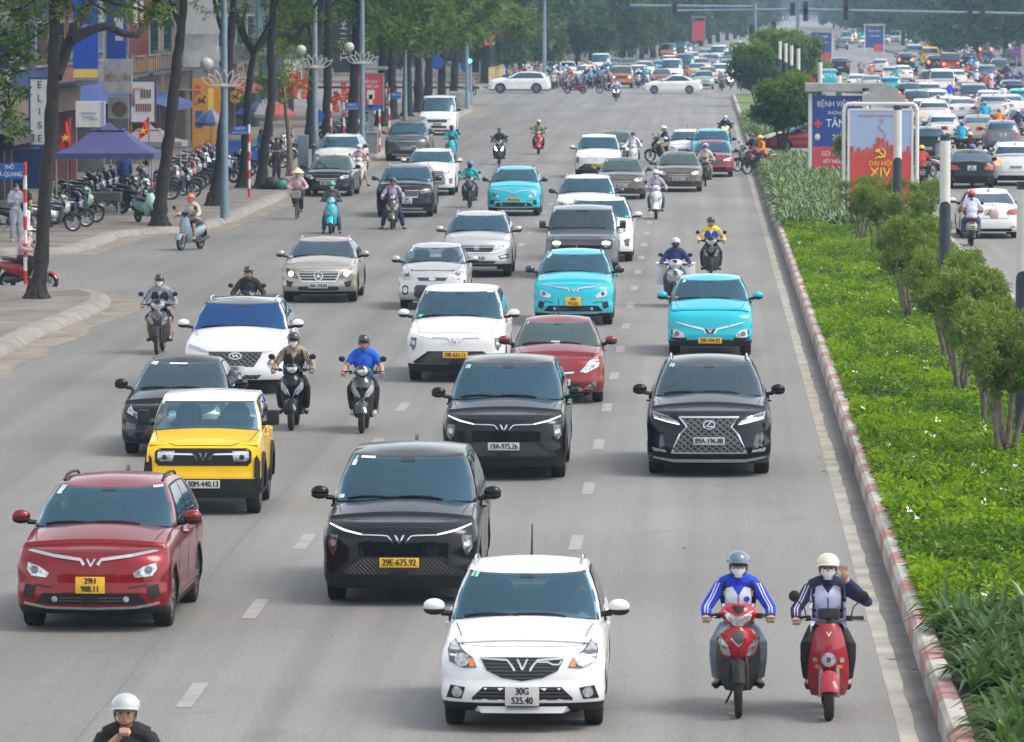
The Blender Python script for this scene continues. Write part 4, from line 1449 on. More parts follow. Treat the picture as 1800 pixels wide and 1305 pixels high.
n_edge = [(-14.45, 20), (-14.45, 60)] + pxs([(-40, 638), (60, 588), (140, 556), (172, 540), (176, 529), (150, 521), (90, 517), (0, 514), (-120, 511)])
pavement('pavement', n_edge + [(-60, G(-120, 511).y), (-60, 20)])
kerb_edge(dense(n_edge))
f_edge = [(-60, G(-150, 450).y)] + pxs([(-150, 450), (0, 447), (110, 446), (150, 436), (200, 417), (260, 411), (335, 408), (400, 388), (440, 370), (530, 330), (590, 305), (640, 284), (730, 243), (800, 208), (826, 194), (822, 189), (780, 186)])
pavement('pavement', f_edge + [(-75, G(780, 186).y), (-75, f_edge[0][1])])
kerb_edge(dense(f_edge))
pavement('pavement', [(-13.5, 462), (-13.5, 1500), (-80, 1500), (-80, 470), (-18, 462)])
kerb_edge(dense([(-18, 462), (-13.5, 464), (-13.5, 900)], 12))
pavement('pavement', [(26, 30), (60, 30), (60, 1500), (26, 1500)])


# ---------------------------------------------------------------- leaves
def leaf_mat(name, col, var=.3, tr=.35):
    m = bpy.data.materials.new(name)
    m.use_nodes = True
    n = m.node_tree
    n.nodes.clear()
    out = n.nodes.new('ShaderNodeOutputMaterial')
    g = n.nodes.new('ShaderNodeNewGeometry')
    mx = n.nodes.new('ShaderNodeMix')
    mx.data_type = 'RGBA'
    c = np.array(col)
    mx.inputs[6].default_value = (*(c * (1 - var)), 1)
    mx.inputs[7].default_value = (*(c * (1 + var)), 1)
    tc = n.nodes.new('ShaderNodeTexCoord')
    no = n.nodes.new('ShaderNodeTexNoise')
    no.inputs['Scale'].default_value = 9
    n.links.new(tc.outputs['Object'], no.inputs['Vector'])
    ad = n.nodes.new('ShaderNodeMath')
    ad.operation = 'MULTIPLY_ADD'
    n.links.new(g.outputs['Random Per Island'], ad.inputs[0])
    ad.inputs[1].default_value = .6
    mm = n.nodes.new('ShaderNodeMath')
    mm.operation = 'MULTIPLY'
    n.links.new(no.outputs[0], mm.inputs[0])
    mm.inputs[1].default_value = .4
    n.links.new(mm.outputs[0], ad.inputs[2])
    n.links.new(ad.outputs[0], mx.inputs[0])
    p = n.nodes.new('ShaderNodeBsdfPrincipled')
    p.inputs['Roughness'].default_value = .45
    p.inputs['Specular IOR Level'].default_value = .18
    n.links.new(mx.outputs[2], p.inputs['Base Color'])
    t = n.nodes.new('ShaderNodeBsdfTranslucent')
    br = n.nodes.new('ShaderNodeMix')
    br.data_type = 'RGBA'
    br.blend_type = 'MULTIPLY'
    br.inputs[0].default_value = 1
    br.inputs[7].default_value = (1.5, 1.6, .7, 1)
    n.links.new(mx.outputs[2], br.inputs[6])
    n.links.new(br.outputs[2], t.inputs['Color'])
    ms = n.nodes.new('ShaderNodeMixShader')
    ms.inputs[0].default_value = tr
    n.links.new(p.outputs[0], ms.inputs[1])
    n.links.new(t.outputs[0], ms.inputs[2])
    n.links.new(ms.outputs[0], out.inputs[0])
    MAT[name] = m


leaf_mat('leaf_street', (.056, .10, .018))
leaf_mat('leaf_dry', (.16, .17, .03))
leaf_mat('leaf_street_light', (.12, .185, .028))
leaf_mat('leaf_dark', (.035, .075, .02))
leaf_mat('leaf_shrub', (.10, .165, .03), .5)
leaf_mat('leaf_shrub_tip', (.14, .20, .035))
leaf_mat('leaf_cover', (.18, .285, .005), tr=.4)
leaf_mat('leaf_cover_dark', (.07, .15, .006))
leaf_mat('leaf_strap', (.062, .115, .042))
leaf_mat('leaf_strap_pale', (.36, .41, .30))
leaf_mat('leaf_far', (.05, .09, .03))
leaf_mat('leaf_far_b', (.075, .11, .035))
mat('petal', (.75, .74, .68), .6)
mat('blossom', (.40, .20, .20), .7)
mat('bark', (.022, .018, .016), .95, var=.5, sc=7, detail=9, bump=.8, bsc=18)
mat('bark_pale', (.14, .115, .09), .95, var=.45, sc=6, detail=9, bump=.7, bsc=18)


def quads(name, V, mats, mi=None):
    """V: (N,4,3) array -> mesh of N loose quads"""
    N = len(V)
    me = bpy.data.meshes.new(name)
    me.vertices.add(N * 4)
    me.vertices.foreach_set('co', np.ascontiguousarray(V, dtype=np.float32).ravel())
    me.loops.add(N * 4)
    me.loops.foreach_set('vertex_index', np.arange(N * 4, dtype=np.int32))
    me.polygons.add(N)
    me.polygons.foreach_set('loop_start', np.arange(0, N * 4, 4, dtype=np.int32))
    for q in mats:
        me.materials.append(MAT[q])
    if mi is not None:
        me.polygons.foreach_set('material_index', np.asarray(mi, dtype=np.int32))
    me.update(calc_edges=True)
    return me


def unit(a):
    return a / (np.linalg.norm(a, axis=-1, keepdims=True) + 1e-9)


def leaves(pts, per, ln, wd, r, up=.6, droop=.35, jit=.35):
    """rosettes of leaves: for every point `per` leaves that spread around a mostly upward axis"""
    n = len(pts)
    ax = unit(r.normal(size=(n, 3)) * .55 + np.array((0, 0, up)))
    a = unit(np.cross(ax, r.normal(size=(n, 3))))
    b = np.cross(ax, a)
    ph = r.uniform(0, 6.28, (n, 1)) + np.linspace(0, 6.28, per, endpoint=False)[None] + r.normal(0, jit, (n, per))
    d = a[:, None] * np.cos(ph)[..., None] + b[:, None] * np.sin(ph)[..., None]
    d = unit(d + ax[:, None] * r.uniform(-.1, .7, (n, per, 1)) - np.array((0, 0, 1)) * droop * r.uniform(0, 1, (n, per, 1)))
    s = unit(np.cross(d, ax[:, None]))
    L = ln * r.uniform(.7, 1.25, (n, per, 1))
    Wd = wd * r.uniform(.8, 1.2, (n, per, 1))
    p = pts[:, None] + d * L * .08
    tip = p + d * L - np.array((0, 0, 1)) * L * droop * .4
    mid = p + d * L * .5 + ax[:, None] * L * .05
    V = np.stack([p, mid + s * Wd / 2, tip, mid - s * Wd / 2], axis=2)
    return V.reshape(-1, 4, 3)


def clump_pts(cs, n, r):
    """n points spread over ellipsoid clumps cs = [(centre, radius xyz)], denser towards each clump's skin"""
    w = np.array([q[1][0] * q[1][1] * q[1][2] for q in cs]) ** .67
    k = r.choice(len(cs), n, p=w / w.sum())
    u = unit(r.normal(size=(n, 3))) * (r.uniform(0, 1, (n, 1)) ** .45)
    return np.array([q[0] for q in cs])[k] + u * np.array([q[1] for q in cs])[k]


def limb(mb, a, b_, ra, rb, r, bend=.12, n=5):
    a, b_ = Vector(a), Vector(b_)
    L = (b_ - a).length
    off = Vector(r.normal(0, bend * L, 3))
    pts = [a.lerp(b_, t) + off * math.sin(math.pi * t) for t in np.linspace(0, 1, n)]
    mb.tube(pts, [ra + (rb - ra) * t for t in np.linspace(0, 1, n)], 7)
    return pts


def tree(px, path, branches, crown, label, n=2600, per=6, ln=.19, wd=.06, seed=0, mats=('leaf_street', 'leaf_street_light'), bark='bark', group=None, r0=.27, low=None, far=0):
    """path/branches given in photo pixels at the tree's own distance"""
    r = np.random.default_rng(seed)
    base = G(px[0], px[1], .17)
    Y = base.y
    root = empty('tree', base, 0, label, 'tree', group)
    mb = MB()
    pts = [Vector((0, 0, -.1))] + [AY(x, y, Y) - base for x, y in path]
    m = len(pts)
    ctl = [pts[0], pts[0].lerp(pts[1], .15) + Vector((0, 0, .08))] + pts[1:]
    rad = [r0 * 1.75, r0 * 1.2] + [r0 * (1 - .45 * i / (m - 1)) for i in range(1, m)]
    tp, tr_ = [], []
    for i in range(len(ctl) - 1):
        p0, p1, p2, p3 = ctl[max(i - 1, 0)], ctl[i], ctl[i + 1], ctl[min(i + 2, len(ctl) - 1)]
        for t in np.linspace(0, 1, 7)[:-1]:
            t = float(t)
            tp.append(.5 * (2 * p1 + (p2 - p0) * t + (2 * p0 - 5 * p1 + 4 * p2 - p3) * t * t + (3 * p1 - p0 - 3 * p2 + p3) * t ** 3) + Vector(r.normal(0, r0 * .06, 3)))
            tr_.append((rad[i] + (rad[i + 1] - rad[i]) * t) * r.uniform(.90, 1.12))
    mb.tube(tp, tr_, 12)
    k0 = len(mb.v) - 12 * len(tp)
    for i in range(k0, len(mb.v)):
        mb.v[i] = tuple(np.array(mb.v[i]) + r.normal(0, r0 * .05, 3))
    for q in range(5):
        an = q * 1.26 + r.uniform(0, .6)
        mb.tube([(math.cos(an) * r0 * .7, math.sin(an) * r0 * .7, .45), (math.cos(an) * r0 * 1.2, math.sin(an) * r0 * 1.2, .10), (math.cos(an) * r0 * 2.1, math.sin(an) * r0 * 2.1, -.08)], [r0 * .3, r0 * .34, r0 * .18], 6)
    ends = [pts[-1]]
    for br in branches:
        bp = [AY(x, y, Y + (i * .5 if i else 0)) - base for i, (x, y) in enumerate(br[1])]
        rb = br[0]
        mb.tube(bp, [rb * (1 - .6 * i / (len(bp) - 1)) for i in range(len(bp))], 8)
        ends.append(bp[-1])
    cs = []
    cc, cr, cn, zb = crown  # centre height above the base, radius, clumps, lowest foliage height
    top = Vector((pts[-1].x, 0, 0))
    for k in range(cn):
        a, q = r.uniform(0, 6.28), math.sqrt(r.uniform(0, 1)) * cr
        z = r.uniform(zb, cc + 2.2)
        c = (top.x + q * math.cos(a), q * math.sin(a), z)
        s = r.uniform(.7, 1.25)
        cs.append((c, (s * 1.2, s * 1.2, s * .75)))
        e = min(ends, key=lambda v: (v - Vector(c)).length)
        if k % 2 == 0:
            limb(mb, e, c, .07, .02, r)
    for c in (low or []):
        v = AY(c[0], c[1], Y) - base
        cs.append((tuple(v), (c[2], c[2], c[2] * .75)))
        if len(c) < 4:
            e = min(ends, key=lambda q: (q - v).length)
            limb(mb, e, v, .05, .015, r, .08)
    put('trunk', mb, [bark], root, smooth=60)
    P_ = clump_pts(cs, n, r)
    V = leaves(P_, per, ln, wd, r)
    mi = np.repeat((r.uniform(0, 1, n) < .4).astype(int), per)
    link('crown', quads('crown', V, mats, mi), root)
    return root


def bush_proto(seed, h, rad, stems, n, ln, wd, mats, per=4, zb=.45, bark='bark_pale', clumps=16, tip=.35, cs_=(.28, .45)):
    r = np.random.default_rng(seed)
    P = Proto('shrub')
    mb = MB()
    cs = []
    for k in range(clumps):
        a, z = r.uniform(0, 6.28), r.uniform(0, 1)
        q = math.sqrt(r.uniform(0, 1)) * rad * (.45 + .5 * z) * (1 if z < .6 else 1.6 - z)
        z = h * (zb + .06 + (.88 - zb) * z)
        s = rad * r.uniform(*cs_)
        cs.append(((q * math.cos(a), q * math.sin(a), z), (s, s, s * .8)))
    for k in range(stems):
        a = k * 6.28 / stems + r.uniform(-.4, .4)
        kx = r.uniform(.18, .42) * rad
        mid = Vector((math.cos(a) * kx * .7, math.sin(a) * kx * .7, h * .30))
        lo = Vector((math.cos(a) * .07, math.sin(a) * .07, -.05))
        j = Vector((math.cos(a) * kx * 1.2, math.sin(a) * kx * 1.2, h * .5))
        mb.tube([lo, lo.lerp(mid, .5) + Vector(r.normal(0, .04, 3)), mid, j], [.055, .048, .040, .030], 7)
        for c in sorted(cs, key=lambda q: (Vector(q[0]) - j).length)[:4]:
            limb(mb, j, c[0], .024, .008, r)
    P.part('trunk', mb, [bark], smooth=60)
    pts = clump_pts(cs, n, r)
    V = leaves(pts, per, ln, wd, r, up=.25, droop=.05)
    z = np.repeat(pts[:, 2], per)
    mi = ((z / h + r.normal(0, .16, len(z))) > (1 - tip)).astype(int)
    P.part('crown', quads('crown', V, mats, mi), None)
    return P


# ground cover of the long median: near a broad-leaved cover, then a clipped fine one, strap-leaved lilies at both ends
def cover(name, label, x0, x1, y0, y1, dens, ln, wd, h, mats, seed, p1=.45, side=True, flowers=0):
    r = np.random.default_rng(seed)
    root = empty(name, (0, (y0 + y1) / 2, 0))
    tag(root, label, 'ground cover', None, 'stuff')
    yo = (y0 + y1) / 2

    def hgt(x, y):
        return h + .05 * np.sin(x * 2.1 + y * .7) + .05 * np.sin(y * 1.3 - x) + .035 * np.sin(x * 6.3 + 1.7 * y) + .03 * np.sin(y * 4.1 + x * 3)
    core = MB()
    xs, ys_ = np.linspace(x0 + .05, x1, 14), np.linspace(y0, y1, int((y1 - y0) / .7))
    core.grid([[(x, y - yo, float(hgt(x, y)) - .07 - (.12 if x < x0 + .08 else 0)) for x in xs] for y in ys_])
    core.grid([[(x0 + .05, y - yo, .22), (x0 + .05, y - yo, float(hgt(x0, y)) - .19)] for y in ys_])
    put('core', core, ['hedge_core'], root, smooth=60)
    n = int(dens * (x1 - x0) * (y1 - y0))
    u = r.uniform(0, 1, n)
    yy = y0 * (y1 / y0) ** u
    xx = r.uniform(x0, x1, n)
    zz = hgt(xx, yy) + r.normal(0, .045, n) - .02
    pts = np.stack([xx, yy - yo, zz], 1)
    if side:
        ns = int(n * .10)
        ysd = y0 * (y1 / y0) ** r.uniform(0, 1, ns)
        ps = np.stack([x0 + r.normal(0, .03, ns), ysd - yo, .26 + r.uniform(0, 1, ns) * (hgt(x0, ysd) - .24)], 1)
        pts = np.concatenate([pts, ps])
    V = leaves(pts, 3, ln, wd, r, up=1.0, droop=.2)
    pr_ = np.clip(p1 + .30 * np.sin(pts[:, 0] * 1.7 + pts[:, 1] * .45) + .25 * np.sin(pts[:, 1] * 1.1 - pts[:, 0] * .6), .06, .92)
    mi = np.repeat((r.uniform(0, 1, len(pts)) < pr_).astype(int) + (r.uniform(0, 1, len(pts)) < .05), 3).clip(0, 2)
    link('foliage', quads('foliage', V, mats, mi), root)
    if flowers:
        k = r.choice(n, flowers, replace=False)
        F = leaves(pts[k] + np.array((0, 0, .05)), 3, .055, .045, r, up=1.2, droop=0)
        link('blossom', quads('blossom', F, ['petal']), root)
    return root


def lilies(label, x0, x1, y0, y1, dens, per, ln, seed, hz=.25, wd=.035, pale=.45):
    r = np.random.default_rng(seed)
    n = int(dens * (x1 - x0) * (y1 - y0))
    yo = (y0 + y1) / 2
    base = np.stack([r.uniform(x0, x1, n), r.uniform(y0, y1, n) - yo, np.full(n, hz)], 1)
    az = r.uniform(0, 6.28, (n, per))
    d = np.stack([np.cos(az), np.sin(az), np.zeros_like(az)], -1)
    s = np.stack([-np.sin(az), np.cos(az), np.zeros_like(az)], -1)
    L = ln * r.uniform(.6, 1.2, (n, per, 1))
    lean = r.uniform(.4, 1.15, (n, per, 1))
    out, mi = [], []
    prev = None
    ts = np.linspace(0, 1, 5)
    for t in ts:
        rad = lean * L * (t ** 1.2) * .85
        z = L * (t * (1.15 - .25 * lean) - lean * .75 * t ** 2.4)
        c = base[:, None] + d * rad + np.array((0, 0, 1)) * z
        w = wd * (1 - t ** 2.2) * np.ones_like(rad) + .004
        l_, r_, m_ = c - s * w, c + s * w, c + np.array((0, 0, -1)) * w * .5
        if prev is not None:
            out += [np.stack([prev[0], prev[2], m_, l_], 2).reshape(-1, 4, 3), np.stack([prev[2], prev[1], r_, m_], 2).reshape(-1, 4, 3)]
            k = len(out[-1])
            pl = (np.random.default_rng(seed + 1).uniform(0, 1, k) < pale).astype(int)
            mi += [pl, np.zeros(k, int)]
        prev = (l_, r_, m_)
    o = tag(link('lily_bed', quads('lily_bed', np.concatenate(out), ['leaf_strap', 'leaf_strap_pale'], np.concatenate(mi)), None, (0, yo, 0)), label, 'ground cover', None, 'stuff')
    return o


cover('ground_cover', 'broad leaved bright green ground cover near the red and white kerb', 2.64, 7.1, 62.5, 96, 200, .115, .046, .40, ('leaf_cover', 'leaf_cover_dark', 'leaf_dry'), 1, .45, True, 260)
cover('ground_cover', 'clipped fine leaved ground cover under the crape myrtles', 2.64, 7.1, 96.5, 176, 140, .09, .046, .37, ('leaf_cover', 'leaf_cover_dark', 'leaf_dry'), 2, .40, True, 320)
lilies('dark strap leaved lilies spilling over the kerb beside the red scooter', 2.75, 7.0, 50, 63.5, 13, 16, .62, 4, .26, .046, .06)
lilies('pale edged strap leaved lilies between the poster frame and the kerb', 2.7, 7.0, 173, 245, 13, 12, .75, 5, .25, .055, .68)
lilies('low grey green lilies at the tip of the far median', 2.6, 6, 288, 345, 7, 10, .6, 6, .2, .05, .35)
# ---------------------------------------------------------------- motorbikes (front points to -Y, origin on the ground under the middle)
def sheet(secs, th=.05, n=11, cap=True):
    """apron-like shell: secs = (z, half width, y at the middle, sweep of the edges)"""
    cols = np.linspace(-1, 1, n)
    fr = [[(hw * c, y + bow * abs(c) ** 2.2, z) for c in cols] for (z, hw, y, bow) in secs]
    bk = [[(hw * c * .93, y + th + bow * abs(c) ** 2.2 * .9, z) for c in cols] for (z, hw, y, bow) in secs]
    mb = MB()
    a, b = len(secs), n
    mb.grid(fr, flip=secs[0][0] > secs[-1][0])
    mb.grid(bk, flip=secs[0][0] < secs[-1][0])
    o = a * b
    bd = [(0, j) for j in range(b)] + [(i, b - 1) for i in range(1, a)] + [(a - 1, j) for j in range(b - 2, -1, -1)] + [(i, 0) for i in range(a - 2, 0, -1)]
    ids = [i * b + j for i, j in bd]
    for k in range(len(ids)):
        p, q = ids[k], ids[(k + 1) % len(ids)]
        mb.f.append((p, q, o + q, o + p))
        mb.m.append(0)
    return mb


def bike_wheel(r, w, spokes=5):
    t = MB()
    prof = [(r - w * .95, -w * .32), (r - w * .8, -w * .46), (r - w * .4, -w * .5), (r - w * .1, -w * .34), (r, 0), (r - w * .1, w * .34), (r - w * .4, w * .5), (r - w * .8, w * .46), (r - w * .95, w * .32)]
    t.lathe(prof, 26, axis='x')
    q = MB()
    r0 = r - w * .9
    q.lathe([(r0, -w * .34), (r0 - .02, -w * .2), (r0 - .02, w * .2), (r0, w * .34)], 26, axis='x')
    for a in range(spokes):
        an = 2 * math.pi * a / spokes
        c, s = math.cos(an), math.sin(an)
        q.tube([(0, c * .03, s * .03), (0, c * r0 * .97, s * r0 * .97)], .013 if spokes < 9 else .004, 5)
    q.lathe([(.001, -w * .45), (.05, -w * .4), (.05, w * .4), (.001, w * .45)], 12, axis='x')
    return t.mesh('wheel', ['rubber']), q.mesh('rim', ['alloy'])


def bike(kind, name):
    P = Proto(name)
    sc = kind in ('retro', 'modern')
    r = .235 if kind == 'retro' else (.26 if kind == 'modern' else .285)
    w = .10 if sc else .078
    wf, wr_ = -.62, .60
    t, q = bike_wheel(r, w, 5 if sc else 6)
    for y in (wf, wr_):
        i = P.part('wheel', t, None, None, (0, y, r))
        P.part('rim', q, None, i)
    barz, bary = (1.0, -.34)
    fk = MB()
    for s in (-1, 1):
        fk.tube([(s * .085, wf, r), (s * .085, wf + .02, r + .20)] + ([(s * .08, wf + .16, .52)] if kind != 'under' else [(s * .07, wf + .16, .62), (s * .05, bary - .02, .86)]), [.024, .026, .022, .02][:3 if kind != 'under' else 4], 8)
    P.part('fork', fk, ['alloy' if kind == 'retro' else 'trim_black'])
    # front fender
    ff = MB()
    rows = []
    for a in np.linspace(R(20), R(165), 11):
        rr = r + .035
        rows.append([(c * (w * .5 + (.045 if sc else .028)), wf - math.cos(a) * (rr - .02 * abs(c) ** 2) * (1 if sc else 1.02), r + math.sin(a) * (rr - .05 * abs(c) ** 2.5)) for c in np.linspace(-1, 1, 9)])
    ff.grid(rows)
    ff.grid([[(x * .96, y, z - .008) for x, y, z in rw] for rw in rows], flip=True)
    P.part('front_fender', ff, ['paint' if sc else 'trim_black'])
    if kind == 'under':
        ap = sheet([(.90, .07, -.50, .10), (.86, .15, -.53, .14), (.80, .195, -.55, .17), (.70, .205, -.55, .20), (.60, .17, -.52, .20), (.55, .10, -.49, .15)], .05)
        sk = sheet([(.78, .215, -.40, .16), (.62, .225, -.37, .14), (.48, .22, -.33, .12), (.34, .19, -.27, .10), (.22, .13, -.20, .08)], .05)
        P.part('leg_shield', sk, ['shield'])
        P.part('apron', ap, ['paint'])
        bvh = BVHTree.FromPolygons([Vector(v) for v in ap.v], ap.f)
        for s in (-1, 1):
            pl = [(.075, .60), (.10, .70), (.185, .82), (.20, .74), (.16, .62)]
            P.part('running_lamp', conform(bvh, pl if s > 0 else mir(pl), 'F', .008, .06), ['lamp_glass'])
        P.part('apron_panel', conform(bvh, [(-.06, .87), (.06, .87), (.05, .79), (0, .73), (-.05, .79)], 'F', .010, .06), ['shield'])
        P.part('badge', conform(bvh, strip([(-.075, .79), (0, .715), (.075, .79)], .02), 'F', .016, .06), ['chrome'])
        hd = sheet([(1.125, .08, -.40, .06), (1.085, .165, -.44, .11), (1.03, .205, -.47, .13), (.96, .15, -.48, .11), (.90, .07, -.46, .06)], .10)
        P.part('headlight_cowl', hd, ['paint'])
        bvh2 = BVHTree.FromPolygons([Vector(v) for v in hd.v], hd.f)
        P.part('headlight', conform(bvh2, [(-.155, 1.065), (-.03, 1.01), (.03, 1.01), (.155, 1.065), (.115, .965), (.04, .905), (-.04, .905), (-.115, .965)], 'F', .008, .06), ['headlamp'])
        P.part('cowl_visor', conform(bvh2, [(-.065, 1.11), (.065, 1.11), (.05, 1.06), (0, 1.035), (-.05, 1.06)], 'F', .010, .06), ['trim_black'])
    else:
        if kind == 'retro':
            secs = [(.95, .085, -.40, .04), (.90, .125, -.43, .07), (.80, .155, -.47, .10), (.68, .185, -.49, .14), (.55, .205, -.48, .17), (.42, .21, -.45, .17), (.30, .20, -.40, .15), (.21, .17, -.34, .12)]
        else:
            secs = [(.93, .10, -.42, .05), (.86, .17, -.50, .12), (.76, .205, -.53, .17), (.62, .20, -.52, .18), (.48, .18, -.48, .16), (.34, .16, -.42, .13), (.24, .13, -.36, .10)]
        ap = sheet(secs, .06)
        P.part('apron', ap, ['paint'])
        bvh = BVHTree.FromPolygons([Vector(v) for v in ap.v], ap.f)
        if kind == 'retro':
            P.part('headlight_ring', conform(bvh, disc(0, .60, .095, 20), 'F', .020, .06), ['paint'])
            P.part('headlight', conform(bvh, disc(0, .60, .072, 18), 'F', .035, .05), ['headlamp'])
            P.part('headlight_core', conform(bvh, rect(-.022, .575, .022, .625, .006), 'F', .040, .05), ['lamp_smoke'])
            P.part('badge', conform(bvh, [(-.03, .875), (-.018, .875), (0, .845), (.018, .875), (.03, .875), (.004, .83), (-.004, .83)], 'F', .008, .05), ['chrome'])
            for s in (-1, 1):
                P.part('turn_signal', conform(bvh, disc(s * .135, .585, .026), 'F', .014, .05), ['lamp_glass'])
                P.part('flower_sticker', conform(bvh, disc(s * .11, .52, .034, 8, .022), 'F', .008, .05), ['lamp_amber'])
            P.part('display', MB().box((0, -.36, 1.045), (.21, .05, .115), 0, .03, rx=R(-20)), ['trim_black'])
        else:
            for s in (-1, 1):
                pl = [(.035, .60), (.06, .68), (.16, .80), (.195, .78), (.18, .68), (.11, .60)]
                P.part('running_lamp', conform(bvh, pl if s > 0 else mir(pl), 'F', .008, .06), ['headlamp'])
            P.part('badge', conform(bvh, strip([(-.09, .66), (-.02, .56), (.02, .56), (.09, .66)], .02), 'F', .012, .06), ['chrome'])
            hd = sheet([(1.11, .06, -.38, .05), (1.06, .13, -.42, .09), (1.0, .15, -.44, .10), (.94, .10, -.43, .07)], .10)
            P.part('headlight_cowl', hd, ['paint'])
            bvh2 = BVHTree.FromPolygons([Vector(v) for v in hd.v], hd.f)
            P.part('headlight', conform(bvh2, [(-.09, 1.05), (.09, 1.05), (.075, .98), (.03, .95), (-.03, .95), (-.075, .98)], 'F', .008, .06), ['lamp_glass'])
        P.part('floorboard', MB().box((0, -.10, .29), (.30, .44, .06), 0, .02), ['trim_black'])
        P.part('inner_shield', sheet([(.86, .11, -.36, .02), (.60, .16, -.36, .02), (.30, .15, -.30, .02)], .04), ['trim_black'])
    hb = MB().tube([(-.34, bary + .05, barz), (-.22, bary + .01, barz), (-.08, bary - .02, barz - .03), (.08, bary - .02, barz - .03), (.22, bary + .01, barz), (.34, bary + .05, barz)], .013, 7)
    for s in (-1, 1):
        hb.tube([(s * .35, bary + .05, barz), (s * .24, bary + .015, barz)], .020, 8, 1)
        hb.tube([(s * .20, bary, barz - .005), (s * .26, bary - .055, barz - .01), (s * .37, bary - .03, barz - .02)], .007, 5, 0)
        hb.box((s * .21, bary, barz), (.07, .06, .055), 1, .015)
    P.part('handlebar', hb, ['alloy', 'trim_black'])
    P.part('steering_column', MB().tube([(0, bary, barz - .02), (0, bary - .12, .62)], .035, 8), ['trim_black'])
    # rear body
    if kind == 'under':
        P.part('rear_body', loft([(-.22, .50, .05, .12), (-.05, .52, .09, .14), (.15, .58, .12, .12), (.40, .64, .125, .09), (.65, .70, .10, .06), (.82, .745, .05, .03)]), ['paint'])
        P.part('seat', loft([(-.08, .68, .06, .025), (.0, .71, .11, .05), (.25, .735, .135, .05), (.55, .775, .125, .05), (.70, .80, .08, .03)]), ['ink'])
        P.part('engine', loft([(-.16, .32, .07, .06), (-.10, .32, .10, .10), (.08, .33, .11, .10), (.16, .33, .07, .06)]), ['alloy_dark'])
        for s in (-1, 1):
            P.part('footpeg', MB().tube([(s * .10, -.03, .27), (s * .27, -.03, .265)], .018, 6), ['trim_black'])
    else:
        P.part('rear_body', loft([(.0, .48, .09, .16), (.12, .50, .15, .20), (.35, .54, .175, .17), (.60, .58, .165, .13), (.80, .64, .10, .08), (.86, .66, .05, .04)]), ['paint'])
        P.part('seat', loft([(-.02, .70, .07, .03), (.06, .73, .13, .05), (.30, .75, .15, .05), (.58, .775, .14, .05), (.72, .78, .08, .03)]), ['ink'])
        P.part('engine', loft([(.25, .28, .08, .08), (.40, .28, .12, .10), (.62, .26, .12, .09), (.70, .26, .06, .05)]), ['alloy_dark'])
    P.part('exhaust', MB().tube([(.13, .05, .24), (.16, .25, .25), (.17, .45, .29), (.17, .80, .36)], [.02, .03, .05, .048], 9), ['alloy_dark'])
    P.part('grab_rail', MB().tube([(-.13, .45, .77), (-.13, .72, .83), (0, .84, .84), (.13, .72, .83), (.13, .45, .77)], .014, 6), ['alloy'])
    P.part('tail_light', MB().box((0, .84, .69), (.17, .05, .07), 0, .02), ['lamp_red'])
    P.part('rear_fender', sheet([(.62, .09, .80, -.04), (.48, .09, .88, -.04), (.36, .08, .91, -.04)], .02), ['trim_black'])
    i = P.part('license_plate', MB().box((0, .925, .56), (.19, .012, .14), 0, .004, rx=R(-12)), ['plate_white'])
    for k, (a, b) in enumerate(((-.055, .055), (-.07, .07))):
        P.part('plate_lettering', MB().box((0, .936, .585 - k * .05), (b - a, .004, .028), 0, rx=R(-12)), ['ink'], i)
    for s in (-1, 1):
        mm = MB().tube([(s * .22, bary, barz), (s * .25, bary - .02, barz + .12), (s * .33, bary - .02, barz + .19)], .007, 5)
        mm.ell((s * .345, bary - .03, barz + .225), (.058, .022, .048 if kind != 'retro' else .058), 12, 8)
        P.part('mirror', mm, ['trim_black'])
    if kind == 'under':
        P.part('turn_stalk', MB().tube([(-.02, -.1, .3), (-.12, .28, .04)], .012, 5), ['trim_black'])
    return P


mat('paint', (.02, .02, .022), .25, coat=1)
mat('shield', (.045, .047, .05), .4, dust=.1)
mat('headlamp', (.50, .53, .56), .06, metal=.4, coat=1, var=.4, sc=26)
BK = {'under': bike('under', 'motorbike'), 'retro': bike('retro', 'scooter'), 'modern': bike('modern', 'scooter')}


